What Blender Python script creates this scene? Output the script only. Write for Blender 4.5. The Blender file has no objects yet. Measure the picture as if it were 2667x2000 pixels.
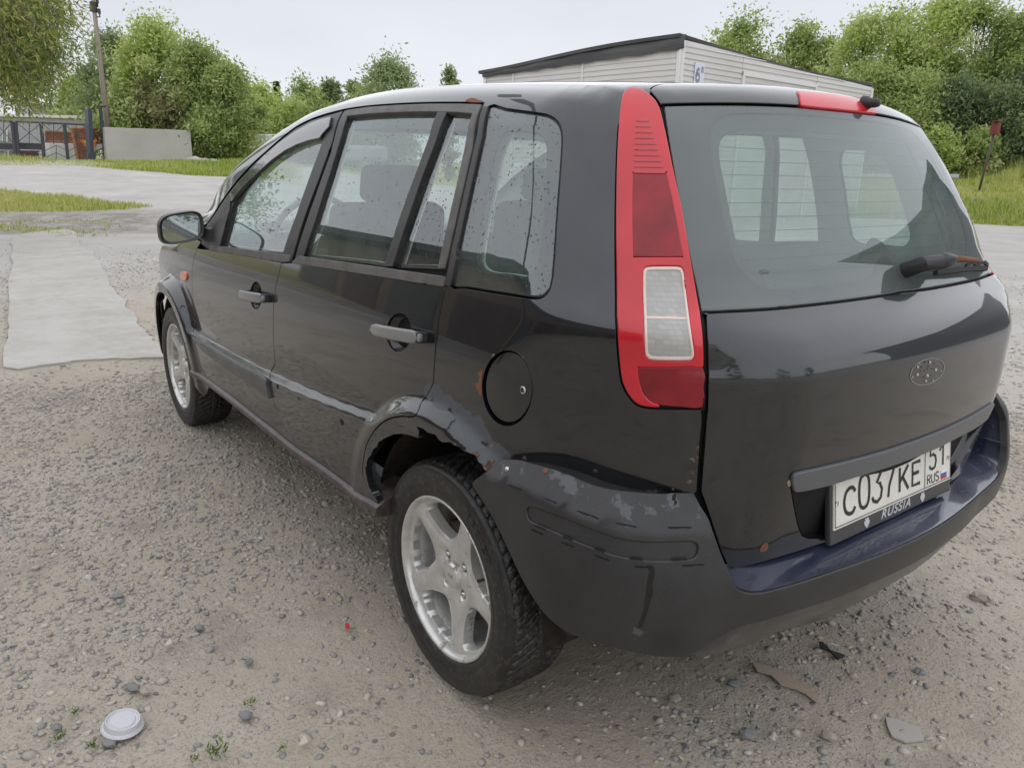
import bpy, bmesh, math, random
import numpy as np
from mathutils import Vector, Matrix
from mathutils.geometry import delaunay_2d_cdt
random.seed(7); np.random.seed(7)
S = bpy.context.scene; COL = S.collection
# ------------------------------------------------------------------ camera
CAM = np.array([-1.4935, 1.7199, 1.3097]); YAW, PIT, ROL = [math.radians(a) for a in (-36.836, 15.861, 1.384)]
FPX = 2016.8; PW, PH = 2667.0, 2000.0
def _basis():
    f = np.array([math.cos(YAW)*math.cos(PIT), math.sin(YAW)*math.cos(PIT), -math.sin(PIT)])
    r = np.cross(f, [0, 0, 1]); r /= np.linalg.norm(r); u = np.cross(r, f)
    c, s = math.cos(ROL), math.sin(ROL)
    return f, c*r+s*u, -s*r+c*u
F_, R_, U_ = _basis()
cd = bpy.data.cameras.new('camera'); cam = bpy.data.objects.new('camera', cd); COL.objects.link(cam)
cam.matrix_world = Matrix([[R_[0], U_[0], -F_[0], CAM[0]], [R_[1], U_[1], -F_[1], CAM[1]], [R_[2], U_[2], -F_[2], CAM[2]], [0, 0, 0, 1]])
cd.sensor_width = 36; cd.lens = 36*FPX/PW; cd.clip_end = 3000; cd.clip_start = .02
S.camera = cam
# ------------------------------------------------------------------ sky and sun (overcast)
SUN_EL, SUN_AZ = math.radians(89), math.radians(150)      # azimuth measured from +x towards +y
w = bpy.data.worlds.new('World'); S.world = w; w.use_nodes = True
nt = w.node_tree; nt.nodes.clear()
def wn(t, **k):
    n = nt.nodes.new(t)
    for a, b in k.items(): setattr(n, a, b)
    return n
sky = wn('ShaderNodeTexSky', sky_type='NISHITA'); sky.sun_disc = False; sky.sun_elevation = SUN_EL
sky.sun_rotation = math.pi/2 - SUN_AZ; sky.air_density = 1.4; sky.dust_density = 3.0; sky.ozone_density = 1
bg1 = wn('ShaderNodeBackground'); bg1.inputs[1].default_value = .06
bg2 = wn('ShaderNodeBackground'); bg2.inputs[1].default_value = 1.0
tc = wn('ShaderNodeTexCoord'); mp = wn('ShaderNodeMapping'); mp.inputs['Scale'].default_value = (1.0, 1.0, 3.2)
no = wn('ShaderNodeTexNoise'); no.inputs['Scale'].default_value = 1.6; no.inputs['Detail'].default_value = 5; no.inputs['Roughness'].default_value = .5
cr = wn('ShaderNodeValToRGB')
cr.color_ramp.elements[0].position = .3; cr.color_ramp.elements[0].color = (.44, .455, .50, 1)
cr.color_ramp.elements[1].position = .7; cr.color_ramp.elements[1].color = (.545, .56, .60, 1)
ad = wn('ShaderNodeAddShader'); ow = wn('ShaderNodeOutputWorld')
L = nt.links.new
L(tc.outputs['Generated'], mp.inputs[0]); L(mp.outputs[0], no.inputs[0]); L(no.outputs[0], cr.inputs[0]); L(cr.outputs[0], bg2.inputs[0])
mxw = wn('ShaderNodeMixShader'); mxw.inputs[0].default_value = .88
L(sky.outputs[0], bg1.inputs[0]); L(bg1.outputs[0], mxw.inputs[1]); L(bg2.outputs[0], mxw.inputs[2]); L(mxw.outputs[0], ow.inputs[0])
sd = bpy.data.lights.new('sun', 'SUN'); sun = bpy.data.objects.new('sun', sd); COL.objects.link(sun)
sd.energy = .9; sd.angle = math.radians(178); sd.color = (1, .985, .96)
sv = Vector((math.cos(SUN_AZ)*math.cos(SUN_EL), math.sin(SUN_AZ)*math.cos(SUN_EL), math.sin(SUN_EL)))
sun.rotation_euler = sv.to_track_quat('Z', 'Y').to_euler()
S.view_settings.view_transform = 'Standard'; S.view_settings.look = 'None'; S.view_settings.gamma = 1; S.view_settings.exposure = .75
S.view_settings.use_curve_mapping = False
# ------------------------------------------------------------------ photo rays -> places in the world
CR = dict(S1=(500, 60, 2.5925), S2=(380, 500, 2.44), S3=(900, 950, 1.84375), S4=(1100, 180, 2.67625), S5=(1700, 200, 2.0734),
          S6=(1800, 900, 1.9516), S7=(380, 640, 3.317), S8=(1200, 1100, 2.5529), S9=(1560, 200, 1.8433), S10=(600, 1000, 4.148),
          S11=(1180, 860, 4.6074), S12=(980, 1150, 2.37), S13=(2040, 1100, 4.148), S14=(1840, 340, 4.424), S15=(1240, 60, 2.127), S16=(2267, 150, 3.3175),
          S17=(0, 250, 3.95), S18=(0, 1400, 2.4578), S19=(0, 560, 3.071), S20=(1700, 1600, 2.2875), S22=(1700, 1300, 3.6867), S21=(0, 0, 2.963), D=(0, 0, 2212/2667), F=(0, 0, 1))
def T(c, pts):
    x, y, s = CR[c]; p = np.array(pts, float).reshape(-1, 2); return np.stack([x+p[:, 0]/s, y+p[:, 1]/s], 1)
def ray(px):
    px = np.atleast_2d(px); d = F_+((px[:, 0]-PW/2)/FPX)[:, None]*R_+((PH/2-px[:, 1])/FPX)[:, None]*U_
    return d/np.linalg.norm(d, axis=1)[:, None]
def proj(P):
    d = np.atleast_2d(P)-CAM; z = d@F_; return np.stack([PW/2+FPX*(d@R_)/z, PH/2-FPX*(d@U_)/z], 1)
def atplane(px, p0, n):
    d = ray(px); n = np.array(n, float); t = ((np.array(p0)-CAM)@n)/(d@n); return CAM+d*t[:, None]
def G(c, pts, z=0): return atplane(T(c, pts), (0, 0, z), (0, 0, 1))
def sp(pts, n=6):            # smooth curve through points (open)
    p = np.array(pts, float)
    if len(p) < 3: return resample(p, n)
    q = np.vstack([2*p[0]-p[1], p, 2*p[-1]-p[-2]]); out = []
    for i in range(1, len(q)-2):
        a, b, c, d = q[i-1:i+3]
        for t in np.arange(n)/n:
            out.append(.5*((2*b)+(c-a)*t+(2*a-5*b+4*c-d)*t*t+(-a+3*b-3*c+d)*t**3))
    out.append(p[-1]); return np.array(out)
def resample(p, n):
    out = []
    for i in range(len(p)-1):
        for t in np.arange(n)/n: out.append(p[i]*(1-t)+p[i+1]*t)
    out.append(p[-1]); return np.array(out)
def spc(pts, n=6):           # closed
    p = np.array(pts, float); k = len(p); out = []
    for i in range(k):
        a, b, c, d = p[(i-1) % k], p[i], p[(i+1) % k], p[(i+2) % k]
        for t in np.arange(n)/n: out.append(.5*((2*b)+(c-a)*t+(2*a-5*b+4*c-d)*t*t+(-a+3*b-3*c+d)*t**3))
    return np.array(out)
# ------------------------------------------------------------------ materials
MATS = {}
def mat(name, base=(.5, .5, .5), rough=.5, metal=0, coat=0, spec=.5, build=None, **kw):
    if name in MATS: return MATS[name]
    m = bpy.data.materials.new(name); m.use_nodes = True; b = m.node_tree.nodes['Principled BSDF']
    b.inputs['Base Color'].default_value = (*base, 1); b.inputs['Roughness'].default_value = rough
    b.inputs['Metallic'].default_value = metal; b.inputs['Coat Weight'].default_value = coat; b.inputs['Coat Roughness'].default_value = kw.get('coatr', .03); b.inputs['Coat IOR'].default_value = kw.get('coati', 1.5)
    b.inputs['Specular IOR Level'].default_value = spec
    if 'trans' in kw: b.inputs['Transmission Weight'].default_value = kw['trans']
    if 'ior' in kw: b.inputs['IOR'].default_value = kw['ior']
    if 'emit' in kw: b.inputs['Emission Color'].default_value = (*kw['emit'], 1); b.inputs['Emission Strength'].default_value = kw.get('es', 1)
    if build: build(m, m.node_tree, b)
    MATS[name] = m; return m
class NB:
    def __init__(s, t): s.t = t
    def n(s, ty, ins=None, **k):
        x = s.t.nodes.new(ty)
        for a, b in k.items(): setattr(x, a, b)
        for a, b in (ins or {}).items():
            if hasattr(b, 'default_value') or isinstance(b, bpy.types.NodeSocket): s.t.links.new(b, x.inputs[a])
            else: x.inputs[a].default_value = b
        return x
    def noise(s, sc, det=4, ro=.55, vec=None, dist=0):
        x = s.n('ShaderNodeTexNoise', {'Scale': sc, 'Detail': det, 'Roughness': ro, 'Distortion': dist})
        if vec is not None: s.t.links.new(vec, x.inputs['Vector'])
        return x.outputs[0]
    def vor(s, sc, vec=None, feature='F1', out=0):
        x = s.n('ShaderNodeTexVoronoi', {'Scale': sc}, feature=feature)
        if vec is not None: s.t.links.new(vec, x.inputs['Vector'])
        return x.outputs[out]
    def obj(s): return s.n('ShaderNodeTexCoord').outputs['Object']
    def ramp(s, fac, stops):
        x = s.n('ShaderNodeValToRGB'); s.t.links.new(fac, x.inputs[0]); e = x.color_ramp.elements
        while len(e) < len(stops): e.new(.5)
        for i, (p, c) in enumerate(stops):
            e[i].position = p; e[i].color = (*c, 1) if len(c) == 3 else c
        return x.outputs[0]
    def step(s, fac, a, b):
        x = s.n('ShaderNodeMapRange', {0: fac, 1: a, 2: b, 3: 0., 4: 1.}, interpolation_type='SMOOTHSTEP'); return x.outputs[0]
    def mix(s, f, a, b):
        x = s.n('ShaderNodeMix', data_type='RGBA')
        for i, v in ((0, f), (6, a), (7, b)):
            if isinstance(v, bpy.types.NodeSocket): s.t.links.new(v, x.inputs[i])
            else: x.inputs[i].default_value = v if i == 0 else ((*v, 1) if len(v) == 3 else v)
        return x.outputs[2]
    def math(s, op, a, b=0., c=None):
        x = s.n('ShaderNodeMath', operation=op)
        for i, v in ((0, a), (1, b), (2, c)):
            if v is None: continue
            if isinstance(v, bpy.types.NodeSocket): s.t.links.new(v, x.inputs[i])
            else: x.inputs[i].default_value = v
        return x.outputs[0]
    def bump(s, h, st=.3, d=.01):
        x = s.n('ShaderNodeBump', {'Height': h, 'Strength': st, 'Distance': d}); return x.outputs[0]
    def attr(s, nm): return s.n('ShaderNodeAttribute', attribute_name=nm).outputs['Fac']
    def set(s, b, k, v): s.t.links.new(v, b.inputs[k])
# rust / chipped-primer aware car paint: attributes 'rust' and 'scuff' say where the metal is worn
def b_paint(m, t, b):
    k = NB(t); o = k.obj()
    n1 = k.noise(38, 6, .7, o); n2 = k.noise(9, 5, .6, o); ru = k.attr('rust'); sc = k.attr('scuff_sheen')
    f = k.step(k.math('ADD', ru, k.math('MULTIPLY', k.math('SUBTRACT', n1, .5), .9)), .46, .54)
    fs = k.step(k.math('ADD', sc, k.math('MULTIPLY', k.math('SUBTRACT', k.noise(22, 6, .65, o), .5), 1.0)), .46, .56)
    rc = k.ramp(k.noise(60, 5, .7, o), [(.3, (.030, .016, .012)), (.5, (.085, .042, .026)), (.62, (.22, .17, .14)), (.75, (.07, .032, .018))])
    dirt = k.math('MULTIPLY', k.step(n2, .35, .75), .55)
    basec = k.mix(dirt, (.024, .027, .033), (.036, .037, .039))
    # road film low on the body
    z = k.n('ShaderNodeSeparateXYZ', {0: o}).outputs[2]
    low = k.math('MULTIPLY', k.step(z, .62, .24), k.step(k.noise(3.2, 5, .6, o), .2, .8))
    basec = k.mix(k.math('MULTIPLY', low, .42), basec, (.075, .066, .055))
    basec = k.mix(k.math('MULTIPLY', k.step(k.vor(130, o), .10, .04), k.step(k.noise(14, 2, .5, o), .55, .62)), basec, (.14, .13, .12))
    basec = k.mix(k.math('MULTIPLY', fs, .8), basec, (.095, .105, .12))
    basec = k.mix(f, basec, rc)
    k.set(b, 'Base Color', basec)
    k.set(b, 'Metallic', k.math('MULTIPLY', .85, k.math('SUBTRACT', 1.0, k.math('MAXIMUM', k.math('MAXIMUM', f, fs), k.math('MULTIPLY', low, .6)))))
    r = k.math('ADD', k.math('ADD', .36, k.math('MULTIPLY', f, .4)), k.math('ADD', k.math('MULTIPLY', fs, .2), k.math('MULTIPLY', low, .15)))
    k.set(b, 'Roughness', r)
    cw = k.math('SUBTRACT', 1.0, k.math('MAXIMUM', f, fs)); k.set(b, 'Coat Weight', k.math('MULTIPLY', cw, k.math('SUBTRACT', 1., k.math('MULTIPLY', low, .7))))
    k.set(b, 'Normal', k.bump(k.math('ADD', k.math('MULTIPLY', f, k.noise(120, 4, .6, o)), k.math('MULTIPLY', k.noise(5, 2, .5, o), .012)), .5, .004))
PAINT = mat('car_paint', (.01, .011, .016), .12, .0, 1, .5, b_paint, coatr=.025, coati=1.60)
def b_plast(m, t, b):
    k = NB(t); o = k.obj(); n = k.noise(7, 6, .65, o); sc = k.attr('scuff_sheen')
    fs = k.step(k.math('ADD', sc, k.math('MULTIPLY', k.math('SUBTRACT', k.noise(26, 6, .7, o), .5), 1.1)), .48, .55)
    c = k.ramp(n, [(.3, (.020, .020, .022)), (.7, (.036, .036, .037))])
    z = k.n('ShaderNodeSeparateXYZ', {0: o}).outputs[2]
    low = k.math('MULTIPLY', k.step(z, .55, .25), k.step(k.noise(4, 5, .6, o), .3, .75))
    c = k.mix(k.math('MULTIPLY', low, .5), c, (.07, .06, .05))
    st = k.step(k.vor(90, o), .11, .05)
    c = k.mix(k.math('MULTIPLY', st, .5), c, (.13, .12, .11))
    c = k.mix(k.math('MULTIPLY', fs, .62), c, (.11, .118, .13)); k.set(b, 'Base Color', c)
    k.set(b, 'Roughness', k.math('ADD', .27, k.math('MULTIPLY', n, .22)))
    k.set(b, 'Normal', k.bump(k.noise(160, 3, .6, o), .12, .002))
BUMP = mat('bumper_plastic', (.03, .03, .032), .4, 0, 0, .5, b_plast)
def b_ledge(m, t, b):
    k = NB(t); o = k.obj(); mpn = k.n('ShaderNodeMapping', {'Vector': o, 'Scale': (1.0, .12, 1.0), 'Rotation': (0, 0, .35)}).outputs[0]
    s = k.step(k.noise(90, 4, .7, mpn), .62, .70); n = k.noise(9, 4, .5, o)
    c = k.ramp(n, [(.3, (.018, .021, .050)), (.7, (.042, .047, .085))]); c = k.mix(k.math('MULTIPLY', s, .5), c, (.2, .21, .25)); k.set(b, 'Base Color', c)
    k.set(b, 'Roughness', k.math('ADD', .14, k.math('MULTIPLY', k.noise(14, 4, .6, o), .3)))
LEDGE = mat('bumper_ledge_plastic', (.02, .022, .045), .25, 0, .8, 1., b_ledge, coati=1.75, coatr=.06)
def b_trim(m, t, b):
    k = NB(t); o = k.obj(); n = k.noise(12, 5, .6, o); k.set(b, 'Base Color', k.ramp(n, [(.3, (.017, .017, .019)), (.7, (.042, .040, .040))])); k.set(b, 'Normal', k.bump(k.noise(250, 2, .5, o), .1, .001))
TRIM = mat('black_trim', (.02, .02, .022), .42, 0, 0, .5, b_trim)
def b_grey(m, t, b):
    k = NB(t); o = k.obj(); n = k.noise(16, 6, .7, o); k.set(b, 'Base Color', k.ramp(n, [(.3, (.07, .066, .062)), (.7, (.15, .145, .14))]))
GTRIM = mat('faded_rubber_trim', (.1, .1, .1), .5, 0, 0, .4, b_grey)
BLACK = mat('black_void', (.004, .004, .004), .8)
FRIT = mat('ceramic_frit', (.012, .013, .015), .5)
def b_glass(m, t, b, tint=(.80, .88, .85), rough=.0, ior=1.5, dust=(.25, .8, .16), fior=2.15):
    for n in list(t.nodes):
        if n.type != 'OUTPUT_MATERIAL': t.nodes.remove(n)
    k = NB(t); bf = k.n('ShaderNodeNewGeometry').outputs['Backfacing']; io = k.n('ShaderNodeMix', {0: bf, 2: fior, 3: 1/fior}).outputs[0]; fr = k.n('ShaderNodeFresnel', {'IOR': io}).outputs[0]
    tr = k.n('ShaderNodeBsdfTransparent', {0: (*tint, 1)}).outputs[0]; gl = k.n('ShaderNodeBsdfGlossy', {0: (.95, .98, 1, 1), 'Roughness': rough}).outputs[0]
    mx = k.n('ShaderNodeMixShader', {0: fr, 1: tr, 2: gl}).outputs[0]
    # thin film of dust so the pane is never perfectly clear
    df = k.n('ShaderNodeBsdfDiffuse', {0: (.33, .36, .35, 1)}).outputs[0]
    o = k.obj(); dm = k.math('MULTIPLY', k.step(k.noise(5, 5, .6, o), dust[0], dust[1]), dust[2])
    mx2 = k.n('ShaderNodeMixShader', {0: dm, 1: mx, 2: df}).outputs[0]
    out = [n for n in t.nodes if n.type == 'OUTPUT_MATERIAL'][0]; t.links.new(mx2, out.inputs[0])
GLASS = mat('window_glass', build=b_glass)
RGLASS = mat('rear_window_glass', build=lambda m, t, b: b_glass(m, t, b, (.80, .90, .86), dust=(.0, .7, .22), fior=1.85))
SMOKE = mat('smoked_plastic', (.02, .02, .025), .08, 0, 1)
WATER = mat('rain_water', (.10, .115, .12), .03, spec=.5)
CHROME = mat('mirror_surface', (.75, .8, .8), .02, 1)
STEEL = mat('screw_steel', (.6, .6, .58), .35, 1)
def b_film(amt):
    def f(m, t, b):
        for n in list(t.nodes):
            if n.type != 'OUTPUT_MATERIAL': t.nodes.remove(n)
        k = NB(t); o = k.obj(); tr = k.n('ShaderNodeBsdfTransparent', {0: (.93, .97, .95, 1)}).outputs[0]; df = k.n('ShaderNodeBsdfDiffuse', {0: (.60, .74, .69, 1)}).outputs[0]; tl = k.n('ShaderNodeBsdfTranslucent', {0: (.60, .74, .69, 1)}).outputs[0]
        d2 = k.n('ShaderNodeMixShader', {0: .4, 1: df, 2: tl}).outputs[0]; fac = k.math('MULTIPLY', k.math('ADD', .7, k.math('MULTIPLY', k.noise(3, 4, .6, o), .6)), amt)
        t.links.new(k.n('ShaderNodeMixShader', {0: fac, 1: tr, 2: d2}).outputs[0], [n for n in t.nodes if n.type == 'OUTPUT_MATERIAL'][0].inputs[0])
    return f
MIST = mat('brightening_film', build=b_film(.22)); HAZE_THIN = mat('brightening_film_thin', build=b_film(.13))  # pale green films added behind the panes to brighten them; haze put into colour
RUSTM = mat('rusted_metal', (.2, .08, .04), .8, build=lambda m, t, b: NB(t).set(b, 'Base Color', NB(t).ramp(NB(t).noise(45, 6, .7), [(.3, (.05, .025, .018)), (.55, (.22, .09, .045)), (.75, (.33, .17, .10))])))
# ------------------------------------------------------------------ object helpers
def tag(o, label=None, cat=None, group=None, kind=None):
    if label: o['label'] = label
    if cat: o['category'] = cat
    if group: o['group'] = group
    if kind: o['kind'] = kind
    return o
def link(o, parent=None):
    COL.objects.link(o)
    if parent is not None: o.parent = parent
    return o
def empty(name, loc=(0, 0, 0), rz=0, **k):
    o = bpy.data.objects.new(name, None); link(o); o.location = loc; o.rotation_euler = (0, 0, rz); o.empty_display_size = .1
    return tag(o, **k)
def meshobj(name, V, Fc, m, parent=None, smooth=True, normals=None, attrs=None, off=None):
    me = bpy.data.meshes.new(name)
    V = np.asarray(V, float)
    if parent is not None and off is None: off = np.array(root_loc(parent))
    if off is not None: V = V-off
    me.from_pydata(V.tolist(), [], [list(map(int, f)) for f in Fc]); me.update()
    if m: 
        for mm in (m if isinstance(m, (list, tuple)) else [m]): me.materials.append(mm)
    if smooth: me.polygons.foreach_set('use_smooth', [True]*len(me.polygons))
    if attrs:
        for a, v in attrs.items():
            at = me.attributes.new(a, 'FLOAT', 'POINT'); at.data.foreach_set('value', np.asarray(v, np.float32))
    if normals is not None: me.normals_split_custom_set_from_vertices([tuple(n) for n in normals])
    o = bpy.data.objects.new(name, me); link(o, parent); return o
def root_loc(p):
    l = Vector((0, 0, 0))
    while p is not None: l = l+p.location; p = p.parent
    return l
class MB:
    """collects shapes and builds ONE mesh"""
    def __init__(s): s.v = []; s.f = []; s.sm = []
    def add(s, V, Fc):
        o = len(s.v); s.v += [tuple(map(float, v)) for v in V]; s.f += [tuple(int(i)+o for i in f) for f in Fc]; return s
    def box(s, c, d, rot=None, taper=1.0):
        x, y, z = [k/2 for k in d]; V = np.array([(sx*x*(taper if sz > 0 else 1), sy*y*(taper if sz > 0 else 1), sz*z) for sz in (-1, 1) for sy in (-1, 1) for sx in (-1, 1)])
        if rot is not None: V = V@np.array(rot).T
        return s.add(V+np.array(c), [(0, 2, 3, 1), (4, 5, 7, 6), (0, 1, 5, 4), (2, 6, 7, 3), (0, 4, 6, 2), (1, 3, 7, 5)])
    def tube(s, P, r, n=8, cap=True):
        P = np.array(P, float); r = np.broadcast_to(r, (len(P),)); V = []; Fc = []
        up = np.array([0, 0, 1.])
        for i in range(len(P)):
            t = P[min(i+1, len(P)-1)]-P[max(i-1, 0)]; t /= np.linalg.norm(t)+1e-12
            if abs(t@up) > .95: a = np.cross(t, [1, 0, 0])
            else: a = np.cross(t, up)
            a /= np.linalg.norm(a); b = np.cross(t, a)
            for j in range(n): th = 2*math.pi*j/n; V.append(P[i]+r[i]*(math.cos(th)*a+math.sin(th)*b))
        for i in range(len(P)-1):
            for j in range(n): Fc.append((i*n+j, i*n+(j+1) % n, (i+1)*n+(j+1) % n, (i+1)*n+j))
        if cap: Fc.append(tuple(range(n))[::-1]); Fc.append(tuple((len(P)-1)*n+j for j in range(n)))
        return s.add(V, Fc)
    def strip(s, P, wv, dv):      # bar along P with width vector(s) wv and depth vector(s) dv
        P = np.array(P, float); wv = np.broadcast_to(wv, P.shape); dv = np.broadcast_to(dv, P.shape)
        V = np.concatenate([P-wv/2, P+wv/2, P+wv/2+dv, P-wv/2+dv]).reshape(4, -1, 3).transpose(1, 0, 2).reshape(-1, 3); Fc = []
        for i in range(len(P)-1):
            for j in range(4): Fc.append((i*4+j, i*4+(j+1) % 4, i*4+4+(j+1) % 4, i*4+4+j))
        Fc += [(3, 2, 1, 0), tuple(4*(len(P)-1)+j for j in range(4))]
        return s.add(V, Fc)
    def lathe(s, prof, c, axis='y', n=48, close=False):
        V = []; Fc = []
        for (r, a) in prof:
            for j in range(n):
                th = 2*math.pi*j/n; u, v_ = r*math.cos(th), r*math.sin(th)
                V.append({'y': (c[0]+u, c[1]+a, c[2]+v_), 'z': (c[0]+u, c[1]+v_, c[2]+a), 'x': (c[0]+a, c[1]+u, c[2]+v_)}[axis])
        k = len(prof)
        for i in range(k-1):
            for j in range(n): Fc.append((i*n+j, i*n+(j+1) % n, (i+1)*n+(j+1) % n, (i+1)*n+j))
        return s.add(V, Fc)
    def prism(s, P, dv):         # polygon P extruded by dv
        P = np.array(P, float); n = len(P); V = np.vstack([P, P+np.array(dv)])
        return s.add(V, [tuple(range(n))[::-1], tuple(range(n, 2*n))]+[(i, (i+1) % n, n+(i+1) % n, n+i) for i in range(n)])
    def build(s, name, m, parent=None, smooth=False, bevel=0, seg=2, fixn=True, autosm=None):
        me = bpy.data.meshes.new(name); V = np.array(s.v)
        if parent is not None: V = V-np.array(root_loc(parent))
        me.from_pydata(V.tolist(), [], s.f); me.materials.append(m)
        if fixn or bevel:
            bm = bmesh.new(); bm.from_mesh(me)
            if bevel:
                bmesh.ops.bevel(bm, geom=[e for e in bm.edges if len(e.link_faces) == 2 and e.calc_face_angle(0) > .5], offset=bevel, segments=seg, profile=.6, affect='EDGES')
            if fixn: bmesh.ops.recalc_face_normals(bm, faces=bm.faces)
            bm.to_mesh(me); bm.free()
        if smooth: me.polygons.foreach_set('use_smooth', [True]*len(me.polygons))
        if autosm: 
            me.polygons.foreach_set('use_smooth', [True]*len(me.polygons)); me.set_sharp_from_angle(angle=math.radians(autosm))
        o = bpy.data.objects.new(name, me); link(o, parent); return o
def rotm(ax, a):
    c, s = math.cos(a), math.sin(a)
    return np.array({'x': [[1, 0, 0], [0, c, -s], [0, s, c]], 'y': [[c, 0, s], [0, 1, 0], [-s, 0, c]], 'z': [[c, -s, 0], [s, c, 0], [0, 0, 1]]}[ax])
def poly2(P, inner=(), grid=None):      # triangulate a 2-D polygon with holes (and inner grid points)
    loops = [np.array(P)]+[np.array(h) for h in inner]; V = []; E = []
    for lp in loops:
        o = len(V); V += lp.tolist(); E += [(o+i, o+(i+1) % len(lp)) for i in range(len(lp))]
    nb = len(V)
    if grid is not None: V += grid.tolist()
    r = delaunay_2d_cdt([Vector(v) for v in V], E, [], 0, 1e-6)
    vv = np.array([list(v) for v in r[0]]); tr = [f for f in r[2]]
    cen = np.array([vv[list(f)].mean(0) for f in tr]); ok = inside(cen, loops[0])
    for h in loops[1:]: ok &= ~inside(cen, h)
    return vv, [tr[i] for i in range(len(tr)) if ok[i]], loops, r[3]
def inside(Q, P):
    x, y = Q[:, 0], Q[:, 1]; c = np.zeros(len(Q), bool); n = len(P)
    for i in range(n):
        x1, y1 = P[i]; x2, y2 = P[(i+1) % n]
        if y1 == y2: continue
        m = ((y1 > y) != (y2 > y)) & (x < (x2-x1)*(y-y1)/(y2-y1)+x1); c ^= m
    return c
def area(P): return .5*np.sum(P[:, 0]*np.roll(P[:, 1], -1)-np.roll(P[:, 0], -1)*P[:, 1])
def redo(P, step):            # resample closed polygon so that no edge is longer than step, drop tiny edges
    out = []
    n = len(P)
    for i in range(n):
        a, b = P[i], P[(i+1) % n]; l = np.linalg.norm(b-a)
        if l < 1e-5: continue
        k = max(1, int(math.ceil(l/step)))
        for t in range(k): out.append(a+(b-a)*t/k)
    o2 = [out[0]]
    for q in out[1:]:
        if np.linalg.norm(q-o2[-1]) > step*.18: o2.append(q)
    return np.array(o2)
def offset2(P, d):            # move a CCW polygon inwards by d
    a = np.roll(P, 1, 0); b = np.roll(P, -1, 0); e1 = P-a; e2 = b-P
    e1 /= np.linalg.norm(e1, axis=1)[:, None]+1e-12; e2 /= np.linalg.norm(e2, axis=1)[:, None]+1e-12
    n1 = np.stack([-e1[:, 1], e1[:, 0]], 1); n2 = np.stack([-e2[:, 1], e2[:, 0]], 1); n = n1+n2; l = np.linalg.norm(n, axis=1)
    n /= l[:, None]+1e-9; k = 1/np.maximum(.6, (n*n1).sum(1)); return P+n*(d*k)[:, None]
# ------------------------------------------------------------------ car body as an implicit surface
class Spl:
    def __init__(s, xs, ys):
        x = np.array(xs, float); y = np.array(ys, float); n = len(x); h = np.diff(x)
        A = np.zeros((n, n)); B = np.zeros(n); A[0, 0] = A[-1, -1] = 1
        for i in range(1, n-1):
            A[i, i-1] = h[i-1]; A[i, i] = 2*(h[i-1]+h[i]); A[i, i+1] = h[i]; B[i] = 3*((y[i+1]-y[i])/h[i]-(y[i]-y[i-1])/h[i-1])
        c = np.linalg.solve(A, B); s.x, s.y, s.c, s.h = x, y, c, h
        s.b = (y[1:]-y[:-1])/h-h*(2*c[:-1]+c[1:])/3; s.d = (c[1:]-c[:-1])/(3*h)
    def __call__(s, q):
        q = np.asarray(q, float); qc = np.clip(q, s.x[0], s.x[-1]); i = np.clip(np.searchsorted(s.x, qc)-1, 0, len(s.h)-1); t = qc-s.x[i]
        v = s.y[i]+s.b[i]*t+s.c[i]*t*t+s.d[i]*t**3
        e0 = s.b[0]; e1 = s.b[-1]+2*s.c[-2]*s.h[-1]+3*s.d[-1]*s.h[-1]**2
        return v+np.where(q < s.x[0], (q-s.x[0])*e0, 0)+np.where(q > s.x[-1], (q-s.x[-1])*e1, 0)
def sst(t): t = np.clip(t, 0, 1); return t*t*(3-2*t)
YZ = Spl([.12, .22, .32, .45, .62, .75, .88, .98, 1.06, 1.2, 1.35, 1.5], [.775, .797, .811, .822, .829, .831, .826, .812, .795, .754, .703, .648])
def zl(x): return .555+.032*(np.clip(x, .0, 3.2)-2.06)**2-.02*np.clip(.35-x, 0, 1)
def smx(a, b, r, p=2.3):
    A = np.maximum(a+r, 0); B = np.maximum(b+r, 0); return np.minimum(np.maximum(a, b), -r)+(A**p+B**p)**(1/p)
def Ys(x, z):
    y = YZ(z)-.02*np.clip(.6-x, 0, 9)**2-.045*np.clip(x-1.75, 0, 9)**2
    y = y-.35*np.clip(x-1.65, 0, 1)**2*sst((z-1.0)/.12)
    led = sst((x+.02)/.25)*sst((zl(x)+.012-z)/.036)*sst((z-.22)/.1)
    fr = sst((.476-np.hypot(x, z-.30))/.052)*sst((z-.2)/.1)
    ff = sst((.465-np.hypot(x-2.486, z-.30))/.055)*sst((z-.2)/.1)
    y = y-.004+.021*led*(1-fr)*(1-ff)+.032*fr+(.034+.045*np.clip(x-1.75, 0, .8)**2)*ff
    return y
XR = Spl([.20, .55, .66, .73, .82, .90, .947, .977, 1.01, 1.055, 1.15, 1.25, 1.35, 1.44, 1.475, 1.51, 1.55], [-.60, -.690, -.704, -.713, -.717, -.717, -.716, -.703, -.674, -.622, -.572, -.525, -.474, -.436, -.435, -.412, -.33])
KR = Spl([.2, .55, .73, 1.05, 1.25, 1.44, 1.55], [.22, .21, .15, .14, .17, .255, .30])
ZT = Spl([-.6, -.45, -.3, -.13, .24, .5, .75, 1.1, 1.3, 1.53, 1.8, 2.0, 2.21, 2.46, 2.62, 2.8, 3.0, 3.12, 3.2, 3.28],
         [1.45, 1.480, 1.498, 1.512, 1.534, 1.543, 1.543, 1.518, 1.482, 1.407, 1.288, 1.17, 1.04, .968, .95, .93, .89, .845, .78, .6])
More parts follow.
